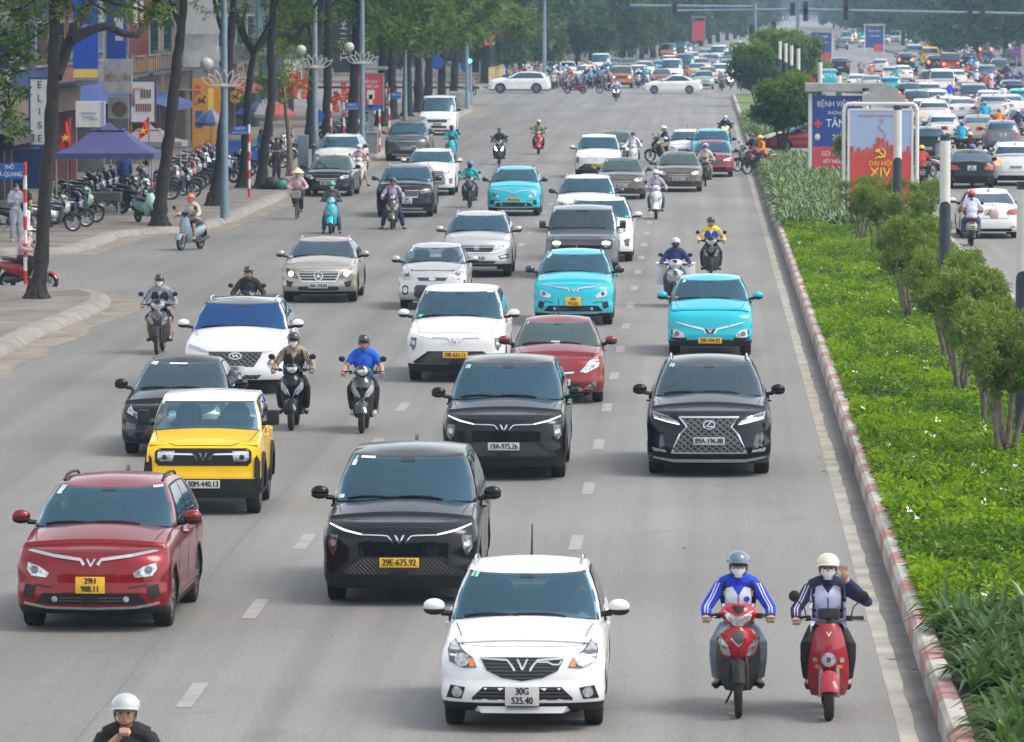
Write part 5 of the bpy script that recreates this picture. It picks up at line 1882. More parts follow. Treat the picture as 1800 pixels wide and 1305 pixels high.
def bicycle():
    P = Proto('bicycle')
    t, q = bike_wheel(.32, .035, 14)
    for y in (-.52, .52):
        i = P.part('wheel', t, None, None, (0, y, .32))
        P.part('rim', q, None, i)
    f = MB()
    for a, b in (((0, -.42, .72), (0, .12, .34)), ((0, .12, .34), (0, .26, .82)), ((0, -.38, .66), (0, .22, .62)), ((0, .12, .34), (.03, .52, .32)), ((0, .22, .66), (-.03, .52, .32)),
                 ((.03, -.52, .32), (.02, -.40, .78)), ((-.03, -.52, .32), (-.02, -.40, .78)), ((0, -.40, .78), (0, -.38, .98))):
        f.tube([a, b], .015, 6)
    P.part('frame', f, ['alloy_dark'])
    P.part('handlebar', MB().tube([(-.28, -.20, .98), (-.22, -.34, 1.0), (0, -.38, .98), (.22, -.34, 1.0), (.28, -.20, .98)], .012, 6), ['alloy'])
    P.part('seat', loft([(.08, .84, .03, .02), (.22, .86, .09, .035), (.36, .87, .10, .03)]), ['ink'])
    b = MB()
    for z, a in ((.72, .12), (.82, .14), (.93, .165)):
        b.tube([(-a, -.72, z), (a, -.72, z), (a, -.46, z), (-a, -.46, z), (-a, -.72, z)], .008, 4)
    b.add([(-.12, -.70, .72), (.12, -.70, .72), (.165, -.74, .93), (-.165, -.74, .93), (-.12, -.48, .72), (.12, -.48, .72), (.165, -.45, .93), (-.165, -.45, .93)],
          [(0, 1, 2, 3), (1, 5, 6, 2), (5, 4, 7, 6), (4, 0, 3, 7), (0, 4, 5, 1)])
    P.part('basket', b, ['basket'])
    P.part('pedal', MB().box((.12, .05, .24), (.1, .07, .02)), ['trim_black'])
    P.part('pedal', MB().box((-.12, .2, .42), (.1, .07, .02)), ['trim_black'])
    return P


mat('basket', (.30, .29, .27), .7, var=.5, sc=60)
BICYCLE = bicycle()
# ---------------------------------------------------------------- people
mat('skin', (.42, .24, .165), .55, var=.08, sc=9)
mat('hair', (.012, .010, .009), .55, var=.3, sc=40)
mat('jacket', (.3, .3, .3), .85, var=.14, sc=7, bump=.8, bsc=10)
mat('trousers', (.02, .02, .025), .85, var=.2, sc=7, bump=.35, bsc=14)
mat('helmet', (.05, .05, .05), .25, coat=.6)
mat('mask', (.62, .63, .66), .8, var=.05)
mat('shoe', (.03, .03, .03), .7)
mat('strap', (.012, .012, .012), .7)
mat('eye', (.015, .012, .01), .3)
mat('lips', (.30, .12, .10), .5)
mat('accent', (.7, .7, .72), .8)


def cloth(n, c):
    mat(n, c, .85, var=.18, sc=8, bump=.9, bsc=10)


for n, c in dict(royal=(.012, .045, .50), navy=(.012, .018, .06), white_cloth=(.62, .64, .70), tan=(.30, .235, .16), blue_polo=(.01, .09, .55), black_cloth=(.012, .012, .014), grey_cloth=(.22, .24, .28),
                 lightgrey=(.40, .42, .46), lavender=(.36, .30, .44), teal=(.02, .33, .36), teal_dark=(.01, .20, .22), plaid=(.07, .07, .08), beige=(.44, .38, .33), orange_cloth=(.62, .20, .03),
                 red_cloth=(.45, .05, .03), yellow_cloth=(.72, .55, .03), green_cloth=(.03, .22, .09), jeans=(.06, .09, .16), pink_cloth=(.50, .33, .36), sky_cloth=(.15, .35, .62), cream=(.55, .52, .46),
                 turquoise=(.01, .33, .55), bluegrey=(.16, .20, .26), darkblue=(.012, .03, .12), lilac=(.50, .51, .68)).items():
    cloth(n, c)
for n, c in dict(helm_silver=(.42, .44, .45), helm_cream=(.60, .55, .44), helm_slate=(.10, .15, .20), helm_black=(.015, .015, .017), helm_orange=(.60, .10, .03), helm_blue=(.03, .09, .35),
                 helm_white=(.68, .69, .68), helm_red=(.45, .03, .04), helm_yellow=(.75, .50, .02), helm_green=(.03, .30, .15), straw=(.62, .50, .32), helm_teal=(.02, .42, .46), cap_blue=(.03, .06, .2)).items():
    mat(n, c, .28, coat=.6, var=.06)


def remesh(mb, name, mats, vox=.016, it=5):
    me = mb.mesh(name, mats, smooth=0)
    ob = bpy.data.objects.new(name, me)
    COL.objects.link(ob)
    md = ob.modifiers.new('r', 'REMESH')
    md.mode = 'VOXEL'
    md.voxel_size = vox
    sm = ob.modifiers.new('s', 'SMOOTH')
    sm.factor = .5
    sm.iterations = it
    dg = bpy.context.evaluated_depsgraph_get()
    out = bpy.data.meshes.new_from_object(ob.evaluated_get(dg))
    bpy.data.objects.remove(ob)
    out.name = name
    out.shade_smooth()
    return out


RIDE = dict(hip=(.095, .20, .80), knee=(.215, -.19, .70), ank=(.205, -.02, .34), toe=(.225, -.16, .285), sh=(.175, .09, 1.265), elb=(.325, -.05, 1.05), wr=(.325, -.265, .985),
            neck=(0, .05, 1.36), head=(0, .01, 1.475), grip=True)
SIT = dict(RIDE)
POSES = {
    'ride': RIDE,
    'scoot': dict(RIDE, knee=(.20, -.20, .72), ank=(.175, -.10, .36), toe=(.185, -.24, .31), elb=(.30, -.02, 1.06)),
    'wave': dict(RIDE, knee=(.205, -.20, .70), ank=(.19, -.08, .36), toe=(.20, -.22, .31), wave=True),
    'splay': dict(RIDE, knee=(.24, -.16, .50), ank=(.33, -.13, .085), toe=(.40, -.26, .035)),
    'phone': dict(RIDE, wrL=(.06, -.20, 1.10), wrR=(-.05, -.22, 1.08), knee=(.21, -.16, .50), ank=(.25, .0, .085), toe=(.27, -.15, .035), elb=(.28, .0, 1.02)),
    'chin': dict(RIDE, wrR=(-.03, -.14, 1.30), elbR=(-.31, -.06, 1.02)),
    'pass': dict(RIDE, wr=(.17, -.15, .88), elb=(.27, .12, 1.02), grip=False),
    'cycle': dict(RIDE, hip=(.10, .22, .90), kneeL=(.13, -.12, .62), kneeR=(-.13, -.08, .80), ankL=(.12, .06, .30), ankR=(-.12, .18, .48), toeL=(.12, -.08, .26), toeR=(-.12, .05, .44), wr=(.27, -.17, 1.02)),
    'stand': dict(hip=(.09, 0, .88), knee=(.10, -.01, .48), ank=(.10, .02, .085), toe=(.115, -.13, .035), sh=(.18, .0, 1.385), elb=(.235, .04, 1.11), wr=(.22, -.06, .89), neck=(0, .0, 1.47), head=(0, -.02, 1.585), grip=False),
    'look': dict(hip=(.09, 0, .88), knee=(.10, -.02, .48), ank=(.12, .02, .085), toe=(.135, -.13, .035), sh=(.18, .0, 1.385), elb=(.24, -.02, 1.12), wr=(.13, -.26, 1.16), neck=(0, -.01, 1.47), head=(0, -.05, 1.575), grip=False),
    'stool': dict(hip=(.10, .12, .48), knee=(.15, -.30, .46), ank=(.14, -.24, .085), toe=(.15, -.38, .035), sh=(.18, .06, .97), elb=(.25, -.10, .74), wr=(.14, -.30, .68), neck=(0, .03, 1.06), head=(0, -.01, 1.17), grip=False),
}


def J(p, k, s):
    key = k + ('L' if s > 0 else 'R')
    if key in p:
        return Vector(p[key])
    v = Vector(p[k])
    return Vector((v.x * s, v.y, v.z))


def hand(mb, w, d, pose, s):
    """palm with four curled fingers and a thumb; d points on from the forearm"""
    if pose == 'wave':
        X, Yv, Z = Vector((1, 0, 0)), Vector((0, -1, 0)), Vector((-.25, -.05, 1)).normalized()
        c = w + Z * .055
        mb.ell(c, (.042, .020, .050), 10, 8)
        for k, (x, ln) in enumerate(((-.034, .062), (-.012, .078), (.011, .076), (.033, .060))):
            a = c + X * x + Z * .035
            sp = X * (x * .35)
            mb.tube([a, a + Z * ln * .5 + sp * .5, a + Z * ln + sp + Yv * .012], [.0105, .010, .008], 7)
        a = c + X * (-.036) - Z * .02
        mb.tube([a, a + X * -.028 + Z * .028, a + X * -.040 + Z * .062], [.012, .011, .009], 7)
        return
    g = w + d * .055
    mb.ell(w + d * .045 + Vector((0, .004, .012)), (.042, .045, .024), 10, 8)
    for k in range(4):
        x = g.x + (k - 1.5) * .021
        y, z = g.y, g.z
        mb.tube([(x, y + .0, z + .018), (x, y - .040, z + .016), (x, y - .056, z - .008), (x, y - .044, z - .032), (x, y - .018, z - .038)], [.0115, .011, .0105, .010, .009], 6)
    x = g.x - s * .045
    mb.tube([(x + s * .01, g.y + .02, g.z + .005), (x, g.y - .012, g.z - .012), (x + s * .012, g.y - .035, g.z - .024)], [.013, .012, .010], 6)


_pm = {}


def figure(pose, sleeve, leg, vox=.016, hv=None):
    key = (pose, sleeve, leg, vox)
    if key in _pm:
        return _pm[key]
    p = POSES[pose]
    hip, sh = Vector(p['hip']), Vector(p['sh'])
    neck, head = Vector(p['neck']), Vector(p['head'])
    pel = Vector((0, hip.y, hip.z + .04))
    chest = Vector((0, sh.y + .01, sh.z - .12))
    mid = (pel + chest) / 2 + Vector((0, .02, 0))

    def torso(mb, k):
        mb.ell(pel, (.155 + k, .115 + k, .12 + k), 14, 10)
        mb.ell(mid, (.142 + k, .105 + k, .17 + k), 14, 10)
        mb.ell(chest, (.170 + k, .112 + k, .165 + k), 14, 10)
        mb.tube([J(p, 'sh', -1), Vector((-.08, sh.y, sh.z + .035)), Vector((.08, sh.y, sh.z + .035)), J(p, 'sh', 1)], [.058 + k, .07 + k, .07 + k, .058 + k], 10)

    def arms(mb, k, e=1.):
        for s in (-1, 1):
            a, b = J(p, 'sh', s), J(p, 'elb', s)
            c = J(p, 'wr', s)
            if p.get('wave') and s > 0:
                b, c = Vector((.40, -.03, 1.13)), Vector((.180, -.13, 1.365))
            if e >= 1:
                mb.tube([a, a.lerp(b, .5), b, b.lerp(c, .5), b.lerp(c, min(e - .06 if k else 1, 1))], [.056 + k, .049 + k, .042 + k, .040 + k, .029 + k * 1.1], 10)
            else:
                mb.tube([a, a.lerp(b, .4), a.lerp(b, e)], [.056 + k, .050 + k * .9, .046 + k * 1.2], 10)

    def legs(mb, k, e=1.):
        for s in (-1, 1):
            a, b, c = J(p, 'hip', s), J(p, 'knee', s), J(p, 'ank', s)
            if e >= 1:
                mb.tube([a, a.lerp(b, .5), b, b.lerp(c, .4), b.lerp(c, .97)], [.095 + k, .078 + k, .058 + k, .054 + k * 1.2, .038 + k * 1.1], 10)
            else:
                mb.tube([a, a.lerp(b, .5), a.lerp(b, e)], [.095 + k, .084 + k, .072 + k * 1.2], 10)
    body = MB()
    torso(body, -.012)
    arms(body, 0)
    legs(body, 0)
    for s in (-1, 1):
        c, t = J(p, 'ank', s), J(p, 'toe', s)
        body.tube([c + Vector((0, .04, -.03)), c + Vector((0, -.01, -.025)), c.lerp(t, .6) + Vector((0, 0, -.006)), t], [.033, .040, .038, .026], 8)
        e = J(p, 'elb', s)
        w = J(p, 'wr', s)
        if p.get('wave') and s > 0:
            hand(body, Vector((.180, -.13, 1.365)), None, 'wave', s)
        else:
            hand(body, w, (w - e).normalized(), 'ride', s)
    body.tube([Vector((0, chest.y, sh.z)), neck, head + Vector((0, .015, -.03))], [.066, .056, .056], 10)
    body.ell(head + Vector((0, .012, .012)), (.078, .096, .105), 16, 12)
    body.ell(head + Vector((0, -.030, -.055)), (.060, .064, .062), 14, 10)
    body.ell(head + Vector((0, -.098, -.018)), (.013, .018, .026), 8, 6)
    for s in (-1, 1):
        body.ell(head + Vector((s * .080, .015, -.015)), (.012, .024, .031), 8, 6)
        body.ell(head + Vector((s * .037, -.068, -.030)), (.026, .025, .024), 8, 6)
    out = {'body': remesh(body, 'body', ['skin'], min(vox, hv or vox), 3)}
    jk = MB()
    torso(jk, .022)
    arms(jk, .017 if sleeve == 'long' else .018, 1. if sleeve == 'long' else .68)
    jk.tube([Vector((0, chest.y, sh.z)), neck.lerp(head, .12)], [.085, .070], 10)
    out['jacket'] = remesh(jk, 'jacket', ['jacket'], vox)
    tr = MB()
    tr.ell(pel - Vector((0, 0, .02)), (.172, .135, .11), 14, 10)
    legs(tr, .026, 1. if leg == 'long' else .93)
    out['trousers'] = remesh(tr, 'trousers', ['trousers'], vox, 10)
    for s in (-1, 1):
        c, t = J(p, 'ank', s), J(p, 'toe', s)
        sm = MB().tube([c + Vector((0, .055, -.045)), c + Vector((0, .0, -.042)), c.lerp(t, .6) + Vector((0, 0, -.022)), t + (t - c) * .12 + Vector((0, 0, -.012))], [.034, .043, .045, .030], 9)
        out['shoe%d' % s] = sm.mesh('shoe', ['shoe'])
    out['head'] = head
    out['neck'] = neck
    out['p'] = p
    _pm[key] = out
    return out


def helmet_mb(kind):
    mb = MB()
    if kind == 'cone':
        mb.lathe([(.23, -.02), (.16, .055), (.09, .11), (.012, .165)], 20)
        mb.lathe([(.225, -.025), (.155, .048), (.085, .10), (.008, .155)], 20)
        return mb
    rows = []
    n = 20
    for i in range(9):
        ph = R(97) * (1 - i / 8)
        rows.append([(.118 * math.sin(ph) * math.cos(t), .012 + .138 * math.sin(ph) * math.sin(t), .012 + .108 * math.cos(ph)) for t in [2 * math.pi * j / n for j in range(n + 1)]])
    mb.grid(rows)
    mb.lathe([(.118, 0), (.100, -.004)], 20, c=(0, .012, .0))
    # brim
    br = []
    for q in np.linspace(0, 1, 4):
        br.append([(math.sin(t) * (.116 + .004 * q), .012 - math.cos(t) * (.134 + .055 * q * math.cos(t * .9)), .002 - .014 * q + .002) for t in np.linspace(-1.15, 1.15, 13)])
    mb.grid(br)
    mb.grid([[(x, y, z - .008) for x, y, z in r] for r in br], flip=True)
    if kind == 'ear':
        for s in (-1, 1):
            mb.ell((s * .098, .035, -.045), (.022, .07, .06), 10, 8)
        mb.ell((0, .08, -.03), (.10, .07, .09), 12, 8)
    return mb


HEAD = {}


def headparts():
    HEAD['helmet'] = helmet_mb('half').mesh('helmet', ['helmet'], smooth=50)
    HEAD['helmet_ear'] = helmet_mb('ear').mesh('helmet', ['helmet'], smooth=50)
    HEAD['hat'] = helmet_mb('cone').mesh('hat', ['helmet'], smooth=0)
    st = MB()
    for s in (-1, 1):
        st.tube([(s * .092, -.005, -.01), (s * .086, -.02, -.07), (s * .05, -.05, -.118), (0, -.06, -.128)], .006, 5)
    HEAD['chin_strap'] = st.mesh('chin_strap', ['strap'])
    mk = MB()
    mk.grid([[((.070 - .010 * abs(v - .3)) * math.sin(t) * (1 - .75 * max(v - .35, 0)), -.036 - (.062 + .016 * math.sin(v * math.pi)) * math.cos(t), -.008 - .105 * v) for t in np.linspace(-1.45, 1.45, 13)] for v in np.linspace(0, 1, 7)])
    HEAD['mask'] = mk.mesh('mask', ['mask'], smooth=60)
    hr = MB()
    for i in range(1):
        rows = []
        for k in range(8):
            ph = R(100) * (1 - k / 7)
            rows.append([(.088 * math.sin(ph) * math.cos(t), .022 + .102 * math.sin(ph) * math.sin(t), .022 + .105 * math.cos(ph) - .035 * math.sin(ph) * max(math.sin(t), 0)) for t in [2 * math.pi * j / 18 for j in range(19)]])
        hr.grid(rows)
        hr.ell((0, .05, -.01), (.080, .062, .085), 12, 8)
    HEAD['hair'] = hr.mesh('hair', ['hair'], smooth=60)
    HEAD['eye'] = MB().ell((0, 0, 0), (.014, .006, .007), 8, 6).mesh('eye', ['eye'])
    HEAD['brow'] = MB().tube([(-.02, 0, -.002), (0, -.004, .003), (.02, 0, -.002)], [.003, .005, .003], 5).mesh('eyebrow', ['hair'])
    HEAD['mouth'] = MB().ell((0, 0, 0), (.023, .008, .006), 8, 6).mesh('mouth', ['lips'])
    gl = MB()
    for s in (-1, 1):
        gl.tube([(s * .036 + .029 * math.cos(a), 0, .021 * math.sin(a)) for a in np.linspace(0, 2 * math.pi, 13)], .0042, 5, caps=False)
        gl.tube([(s * .064, 0, .004), (s * .083, .09, .006)], .0035, 4)
    gl.tube([(-.008, -.003, .004), (.008, -.003, .004)], .004, 4)
    HEAD['glasses'] = gl.mesh('glasses', ['ink'])
    HEAD['ponytail'] = MB().tube([(0, .10, .0), (0, .16, -.05), (0, .15, -.2), (0, .13, -.42)], [.02, .03, .03, .012], 8).mesh('hair', ['hair'])


headparts()


def person_proto(pose, sleeve='long', leg='long', vox=.016, lid='helmet', mask=True, glasses=False, pack=None, strap=True, hv=None, pony=False, shoes=True, stripes=False, collar=None):
    f = figure(pose, sleeve, leg, vox, hv)
    P = Proto('person')
    h = f['head']
    b = P.part('body', f['body'], None)
    for s in (-1, 1):
        P.part('eye', HEAD['eye'], None, b, h + Vector((s * .034, -.092, .004)))
        P.part('eyebrow', HEAD['brow'], None, b, h + Vector((s * .034, -.091, .028)))
    P.part('jacket', f['jacket'], None)
    P.part('trousers', f['trousers'], None)
    if shoes:
        for s in (-1, 1):
            P.part('shoe', f['shoe%d' % s], None)
    if lid in ('helmet', 'helmet_ear'):
        i = P.part('helmet', HEAD[lid], None, None, h + Vector((0, .004, .030)), (R(-7), 0, 0))
        P.part('hair', HEAD['hair'], None, None, h)
        if strap:
            P.part('chin_strap', HEAD['chin_strap'], None, i, (0, 0, -.012))
    elif lid == 'hat':
        P.part('hat', HEAD['hat'], None, None, h + Vector((0, .01, .06)))
        P.part('hair', HEAD['hair'], None, None, h)
    else:
        P.part('hair', HEAD['hair'], None, None, h)
    if pony:
        P.part('ponytail', HEAD['ponytail'], None, None, h)
    if mask:
        P.part('mask', HEAD['mask'], None, None, h)
    else:
        P.part('mouth', HEAD['mouth'], None, b, h + Vector((0, -.092, -.064)))
    if glasses:
        P.part('glasses', HEAD['glasses'], None, None, h + Vector((0, -.104, .004)))
    p = f['p']
    sh = Vector(p['sh'])
    bv = None
    if pack or stripes or collar:
        me = f['jacket']
        bv = BVHTree.FromPolygons([v.co for v in me.vertices], [tuple(q.vertices) for q in me.polygons])
    if pack:
        for s in (-1, 1):
            P.part('backpack_strap', conform(bv, strip([(s * .135, sh.z + .055), (s * .15, sh.z - .06), (s * .155, sh.z - .20)], .034), 'F', .010, .03), ['strap'])
        P.part('backpack', loft([(sh.y + .15, sh.z - .18, .13, .17), (sh.y + .20, sh.z - .18, .165, .22), (sh.y + .28, sh.z - .20, .15, .20), (sh.y + .32, sh.z - .22, .10, .14)]), ['strap'])
    if stripes:
        P.part('chest_panel', conform(bv, [(-.15, sh.z - .03), (-.06, sh.z - .005), (0, sh.z - .10), (.06, sh.z - .005), (.15, sh.z - .03), (.168, sh.z - .14), (.16, sh.z - .42), (-.16, sh.z - .42), (-.168, sh.z - .14)] if stripes != 'open' else [(-.165, sh.z + .0), (-.06, sh.z + .035), (0, sh.z - .05), (.06, sh.z + .035), (.165, sh.z + .0), (.185, sh.z - .12), (.18, sh.z - .42), (-.18, sh.z - .42), (-.185, sh.z - .12)], 'F', .006, .035), ['accent'])
        if stripes == 'crest':
            P.part('crest', conform(bv, disc(.085, sh.z - .13, .030, 12), 'F', .011, .03), ['jacket'])
        P.part('zip', conform(bv, strip([(0, sh.z - .09), (0, sh.z - .34)], .010), 'F', .010, .04), ['jacket'])
        for s in (-1, 1):
            a, e, w = J(p, 'sh', s), J(p, 'elb', s), J(p, 'wr', s)
            if p.get('wave') and s > 0:
                continue
            for d in (-.014, .014):
                q = [(a.x + s * .03 + d, a.z + .03), (a.lerp(e, .5).x + s * .02 + d, a.lerp(e, .5).z), (e.x + d, e.z + .02), (e.lerp(w, .6).x + d, e.lerp(w, .6).z - .01)]
                P.part('sleeve_stripe', conform(bv, strip(q, .010), 'F', .005, .03), ['accent'])
    if collar:
        for s in (-1, 1):
            pl = [(s * .015, sh.z - .045), (s * .075, sh.z + .065), (s * .10, sh.z + .03), (s * .055, sh.z - .055)]
            P.part('collar', conform(bv, pl if s > 0 else pl[::-1], 'F', .012, .03), [collar])
    return P


_pp = {}


def person(loc, rz, label, cat='person', group=None, m=None, far=False, scale=None, **kw):
    k = tuple(sorted(kw.items()))
    if k not in _pp:
        _pp[k] = person_proto(**kw)
    f = _pp[k].far if far else _pp[k].inst
    return f(loc, rz, label, cat, group, m, scale=scale)
# ---------------------------------------------------------------- left-hand shophouses
for n, c, kw in (('render_grey', (.15, .145, .14), {}), ('render_cream', (.19, .165, .13), {}), ('render_blue', (.012, .035, .14), {}), ('render_white', (.27, .265, .255), {}),
                 ('render_pink', (.27, .10, .095), {}), ('render_dark', (.05, .055, .065), {}), ('render_brown', (.16, .11, .08), {}), ('render_orange', (.24, .12, .04), {}),
                 ('render_teal', (.10, .18, .19), {})):
    mat(n, tuple(.78 * q for q in c), .85, var=.22, sc=.9, detail=8, **kw)
mat('shutter', (.20, .20, .21), .6, metal=.3, var=.2)
mat('shop_dark', (.02, .022, .025), .3, var=.4)
mat('tile_wall', (.40, .40, .40), .4, var=.1)
mat('corrugated', (.46, .47, .48), .5, metal=.4, var=.25, sc=2)
mat('steel', (.26, .29, .31), .45, metal=.5, var=.15)
mat('pole_blue', (.16, .22, .27), .45, metal=.2, var=.15)
mat('lotus', (.50, .50, .49), .4, metal=.3)
mat('globe', (.40, .385, .35), .25, var=.08)
mat('sign_blue', (.012, .085, .34), .45, var=.08)
mat('sign_navy', (.016, .05, .26), .45, var=.12)
mat('sign_royal', (.01, .06, .40), .45, var=.10)
mat('foam', (.66, .67, .67), .6, var=.06)
mat('sign_white', (.60, .60, .59), .5, var=.08)
mat('sign_red', (.50, .05, .06), .5, var=.12)
mat('sign_orange', (.50, .23, .02), .5, var=.08)
mat('sign_yellow', (.68, .50, .10), .5, var=.1)
mat('gold', (.26, .15, .03), .4)
mat('letter_white', (.72, .73, .74), .5)
mat('letter_yellow', (.80, .62, .05), .5)
mat('letter_black', (.015, .015, .016), .5)
mat('letter_red', (.55, .06, .06), .5)
mat('stripe_red', (.48, .03, .03), .5)
mat('stripe_white', (.62, .61, .59), .5)
mat('canvas_purple', (.048, .052, .165), .8, var=.14, sc=2)
mat('canvas_grey', (.20, .18, .20), .8, var=.14, sc=2)
mat('canvas_dark', (.06, .05, .05), .8, var=.14, sc=2)
mat('canvas_blue', (.03, .06, .17), .8, var=.14, sc=2)
mat('canvas_red', (.26, .045, .04), .8, var=.14, sc=2)
mat('flag_red', (.58, .015, .015), .75, var=.12)
mat('flag_yellow', (.80, .55, .03), .75)
mat('post_white', (.58, .57, .54), .5, var=.08, sc=2)
mat('post_dark', (.022, .035, .05), .45, var=.2)
mat('concrete', (.30, .30, .29), .8, var=.2, sc=1.4)
mat('poster_sky', (.30, .38, .56), .5, var=.08, sc=.6)
mat('poster_red', (.52, .05, .035), .5, var=.08)
mat('fence_yellow', (.56, .42, .20), .8, var=.15)
mat('fence_green', (.025, .05, .045), .6)
mat('tarp_blue', (.015, .08, .32), .7, var=.2)
mat('tarp_black', (.02, .02, .022), .6, var=.3)
mat('plastic_green', (.03, .25, .17), .6)
mat('wood', (.22, .13, .07), .7, var=.3)


def shop(y0, y1, X, storeys, wall, front, label, awn=None, bal=False):
    root = empty('shophouse', (X, (y0 + y1) / 2, .17), 0, label, 'building', 'shophouses along the pavement')
    L = y1 - y0 - .06
    h = storeys * 3.5
    w = MB()
    w.box((-5, 0, 3.3 + (h - 3.3) / 2), (10, L, h - 3.3), 0, .03)
    for s in (-1, 1):
        w.box((-5, s * (L / 2 - .15), 1.65), (9.99, .3, 3.3), 0)
    w.box((-6, 0, 1.65), (7.9, L - .6, 3.3), 0)
    put('wall', w, [wall], root, smooth=0)
    f = MB().box((-1.95, 0, 1.4), (.1, L - .6, 2.8))
    put('shop_front', f, [front], root, smooth=0)
    sb = MB().box((.09, 0, 3.25), (.16, L - .2, .9), 0, .02)
    put('sign_band', sb, [random.choice(['sign_navy', 'render_grey', 'render_dark', 'render_dark', 'render_brown'])], root, smooth=0)
    for k in range(1, storeys):
        for q in (-1, 1):
            fr = put('window', MB().box((.03, q * L * .23, k * 3.5 + 1.9), (.10, L * .32, 1.7), 0, .01), ['render_white'], root, smooth=0)
            put('pane', MB().box((.085, q * L * .23, k * 3.5 + 1.9), (.03, L * .28, 1.5)), ['glass'], fr, smooth=0)
        if bal:
            b = MB().box((.45, 0, k * 3.5 + .35), (.9, L * .9, .12))
            for t in np.linspace(-L * .44, L * .44, 13):
                b.box((.88, t, k * 3.5 + .85), (.025, .025, .9))
            b.box((.88, 0, k * 3.5 + 1.3), (.05, L * .9, .05))
            put('balcony', b, ['render_dark'], root, smooth=0)
    if awn:
        a = MB().grid([[(.05, -L / 2 + .1, 2.95), (.05, L / 2 - .1, 2.95)], [(1.5, -L / 2 + .1, 2.45), (1.5, L / 2 - .1, 2.45)], [(1.5, -L / 2 + .1, 2.2), (1.5, L / 2 - .1, 2.2)]])
        put('awning', a, [awn], root, smooth=0)
    return root


SHOPS = [(164, 176, 4, 'render_dark', 'shop_dark', 'dark shophouse at the side street corner', None, 0),
         (176, 188, 4, 'render_blue', 'shop_dark', 'navy shopfront behind the white letter sign', None, 0),
         (188, 200, 3, 'render_grey', 'shutter', 'grey shophouse behind the standing pedestrians', 'canvas_dark', 0),
         (200, 212, 4, 'render_blue', 'shop_dark', 'blue shophouse beside the tall blue banner', None, 0),
         (212, 221, 4, 'render_pink', 'shop_dark', 'pinkish shophouse behind the purple gazebo', None, 1),
         (221, 232, 4, 'render_grey', 'shutter', 'grey shophouse with closed shutters behind the menu boards', None, 0),
         (232, 243, 4, 'render_grey', 'shutter', 'grey concrete shophouse behind the leaning tree trunk', None, 1),
         (243, 256, 3, 'render_orange', 'render_orange', 'orange shopfront under the stained balcony', 'canvas_blue', 1),
         (256, 270, 4, 'render_brown', 'shop_dark', 'brown shophouse with stone bands', None, 1),
         (270, 286, 4, 'render_white', 'shop_dark', 'white building with tall windows behind the forked tree', None, 0),
         (286, 300, 4, 'render_cream', 'shop_dark', 'cream shophouse behind the red paper decorations', 'canvas_red', 1),
         (300, 316, 5, 'render_dark', 'shop_dark', 'dark building carrying the tall vertical letter board', None, 0),
         (316, 330, 4, 'render_teal', 'shop_dark', 'greenish building behind the row of far trunks', None, 1),
         (330, 346, 4, 'render_grey', 'shutter', 'grey corner building before the junction', None, 0)]
for (a, b_, s_, wl, fr_, lb, aw, ba) in SHOPS:
    shop(a, b_, -24.2 - random.uniform(0, .5), s_, wl, fr_, lb, aw, ba)


def board(x0, y0, x1, y1, by, m, label, texts=(), th=.12, cat='sign', name='sign_board', rz=0., frame=None, extra=()):
    """upright board facing down the street, given by its photo rectangle and the row where its foot would meet the ground"""
    Y = CAMH * FPX / by
    a, b_ = AY(x0, y0, Y), AY(x1, y1, Y)
    w, h = b_.x - a.x, a.z - b_.z
    root = empty(name, ((a.x + b_.x) / 2, Y, (a.z + b_.z) / 2), rz, label, cat)
    put('panel', MB().box((0, 0, 0), (w, th, h), 0, .01), [m], root, smooth=0)
    if frame:
        f = MB()
        for s in (-1, 1):
            f.box((s * w / 2, 0, 0), (.07, th + .03, h + .07))
            f.box((0, 0, s * h / 2), (w - .07, th + .025, .07))
        put('frame', f, [frame], root, smooth=0)
    for (cx, cz, dw, dh, mm) in extra:
        put('band', MB().box((cx * w / 2, -th / 2 - .012, cz * h / 2), (dw * w, .016, dh * h)), [mm], root, smooth=0)
    for (s, cx, cz, sz, mm, *o) in texts:
        text(s, sz * h, mm, root, (cx * w / 2, -th / 2 - .030, cz * h / 2), (math.pi / 2, R(o[1]) if len(o) > 1 else 0, 0), sx=o[0] if o else 1.)
    return root


board(52, 138, 87, 256, 371, 'sign_white', 'tall white shop sign with black letters running down it', [(c, .05, .80 - k * .40, .15, 'letter_black') for k, c in enumerate('ELISE')], frame='sign_navy')
board(128, -60, 173, 136, 345, 'sign_royal', 'tall royal blue banner with a yellow foot band', [('NGÂN HÀNG', .1, .02, .055, 'sign_blue', .8), ('PHÒNG GIAO DỊCH', 0, -.08, .04, 'sign_white', .6)], extra=((0, -.93, .98, .075, 'sign_yellow'),))
board(187, -40, 222, 108, 330, 'sign_royal', 'narrow blue banner with small white notices', [('24/7', .2, -.3, .09, 'letter_white', .8)], extra=((.2, -.1, .5, .14, 'sign_white'), (.3, -.45, .4, .06, 'sign_white')))
board(226, -30, 262, 97, 318, 'render_pink', 'faded pink panel above the menu board', extra=((-.3, .2, .2, .4, 'sign_white'), (.3, .2, .16, .3, 'sign_white')))
r_ = board(182, 104, 233, 165, 334, 'corrugated', 'corrugated white metal sign with gold letters', [('MIẾN LƯƠN', 0, -.1, .30, 'gold', .46)])
board(133, 178, 185, 224, 347, 'sign_white', 'pale price board hanging over the purple gazebo', extra=((.88, 0, .10, .98, 'poster_sky'), (-.1, .1, .5, .06, 'poster_sky'), (-.1, -.2, .4, .05, 'concrete'), (.2, -.35, .3, .05, 'concrete')))
r_ = board(190, 170, 227, 209, 332, 'concrete', 'grey food poster with a round bowl picture', extra=())
put('bowl_picture', MB().lathe([(.001, 0), (.28, 0), (.30, .02)], 20, axis='y', c=(.05, -.09, -.05)), ['render_brown'], r_)
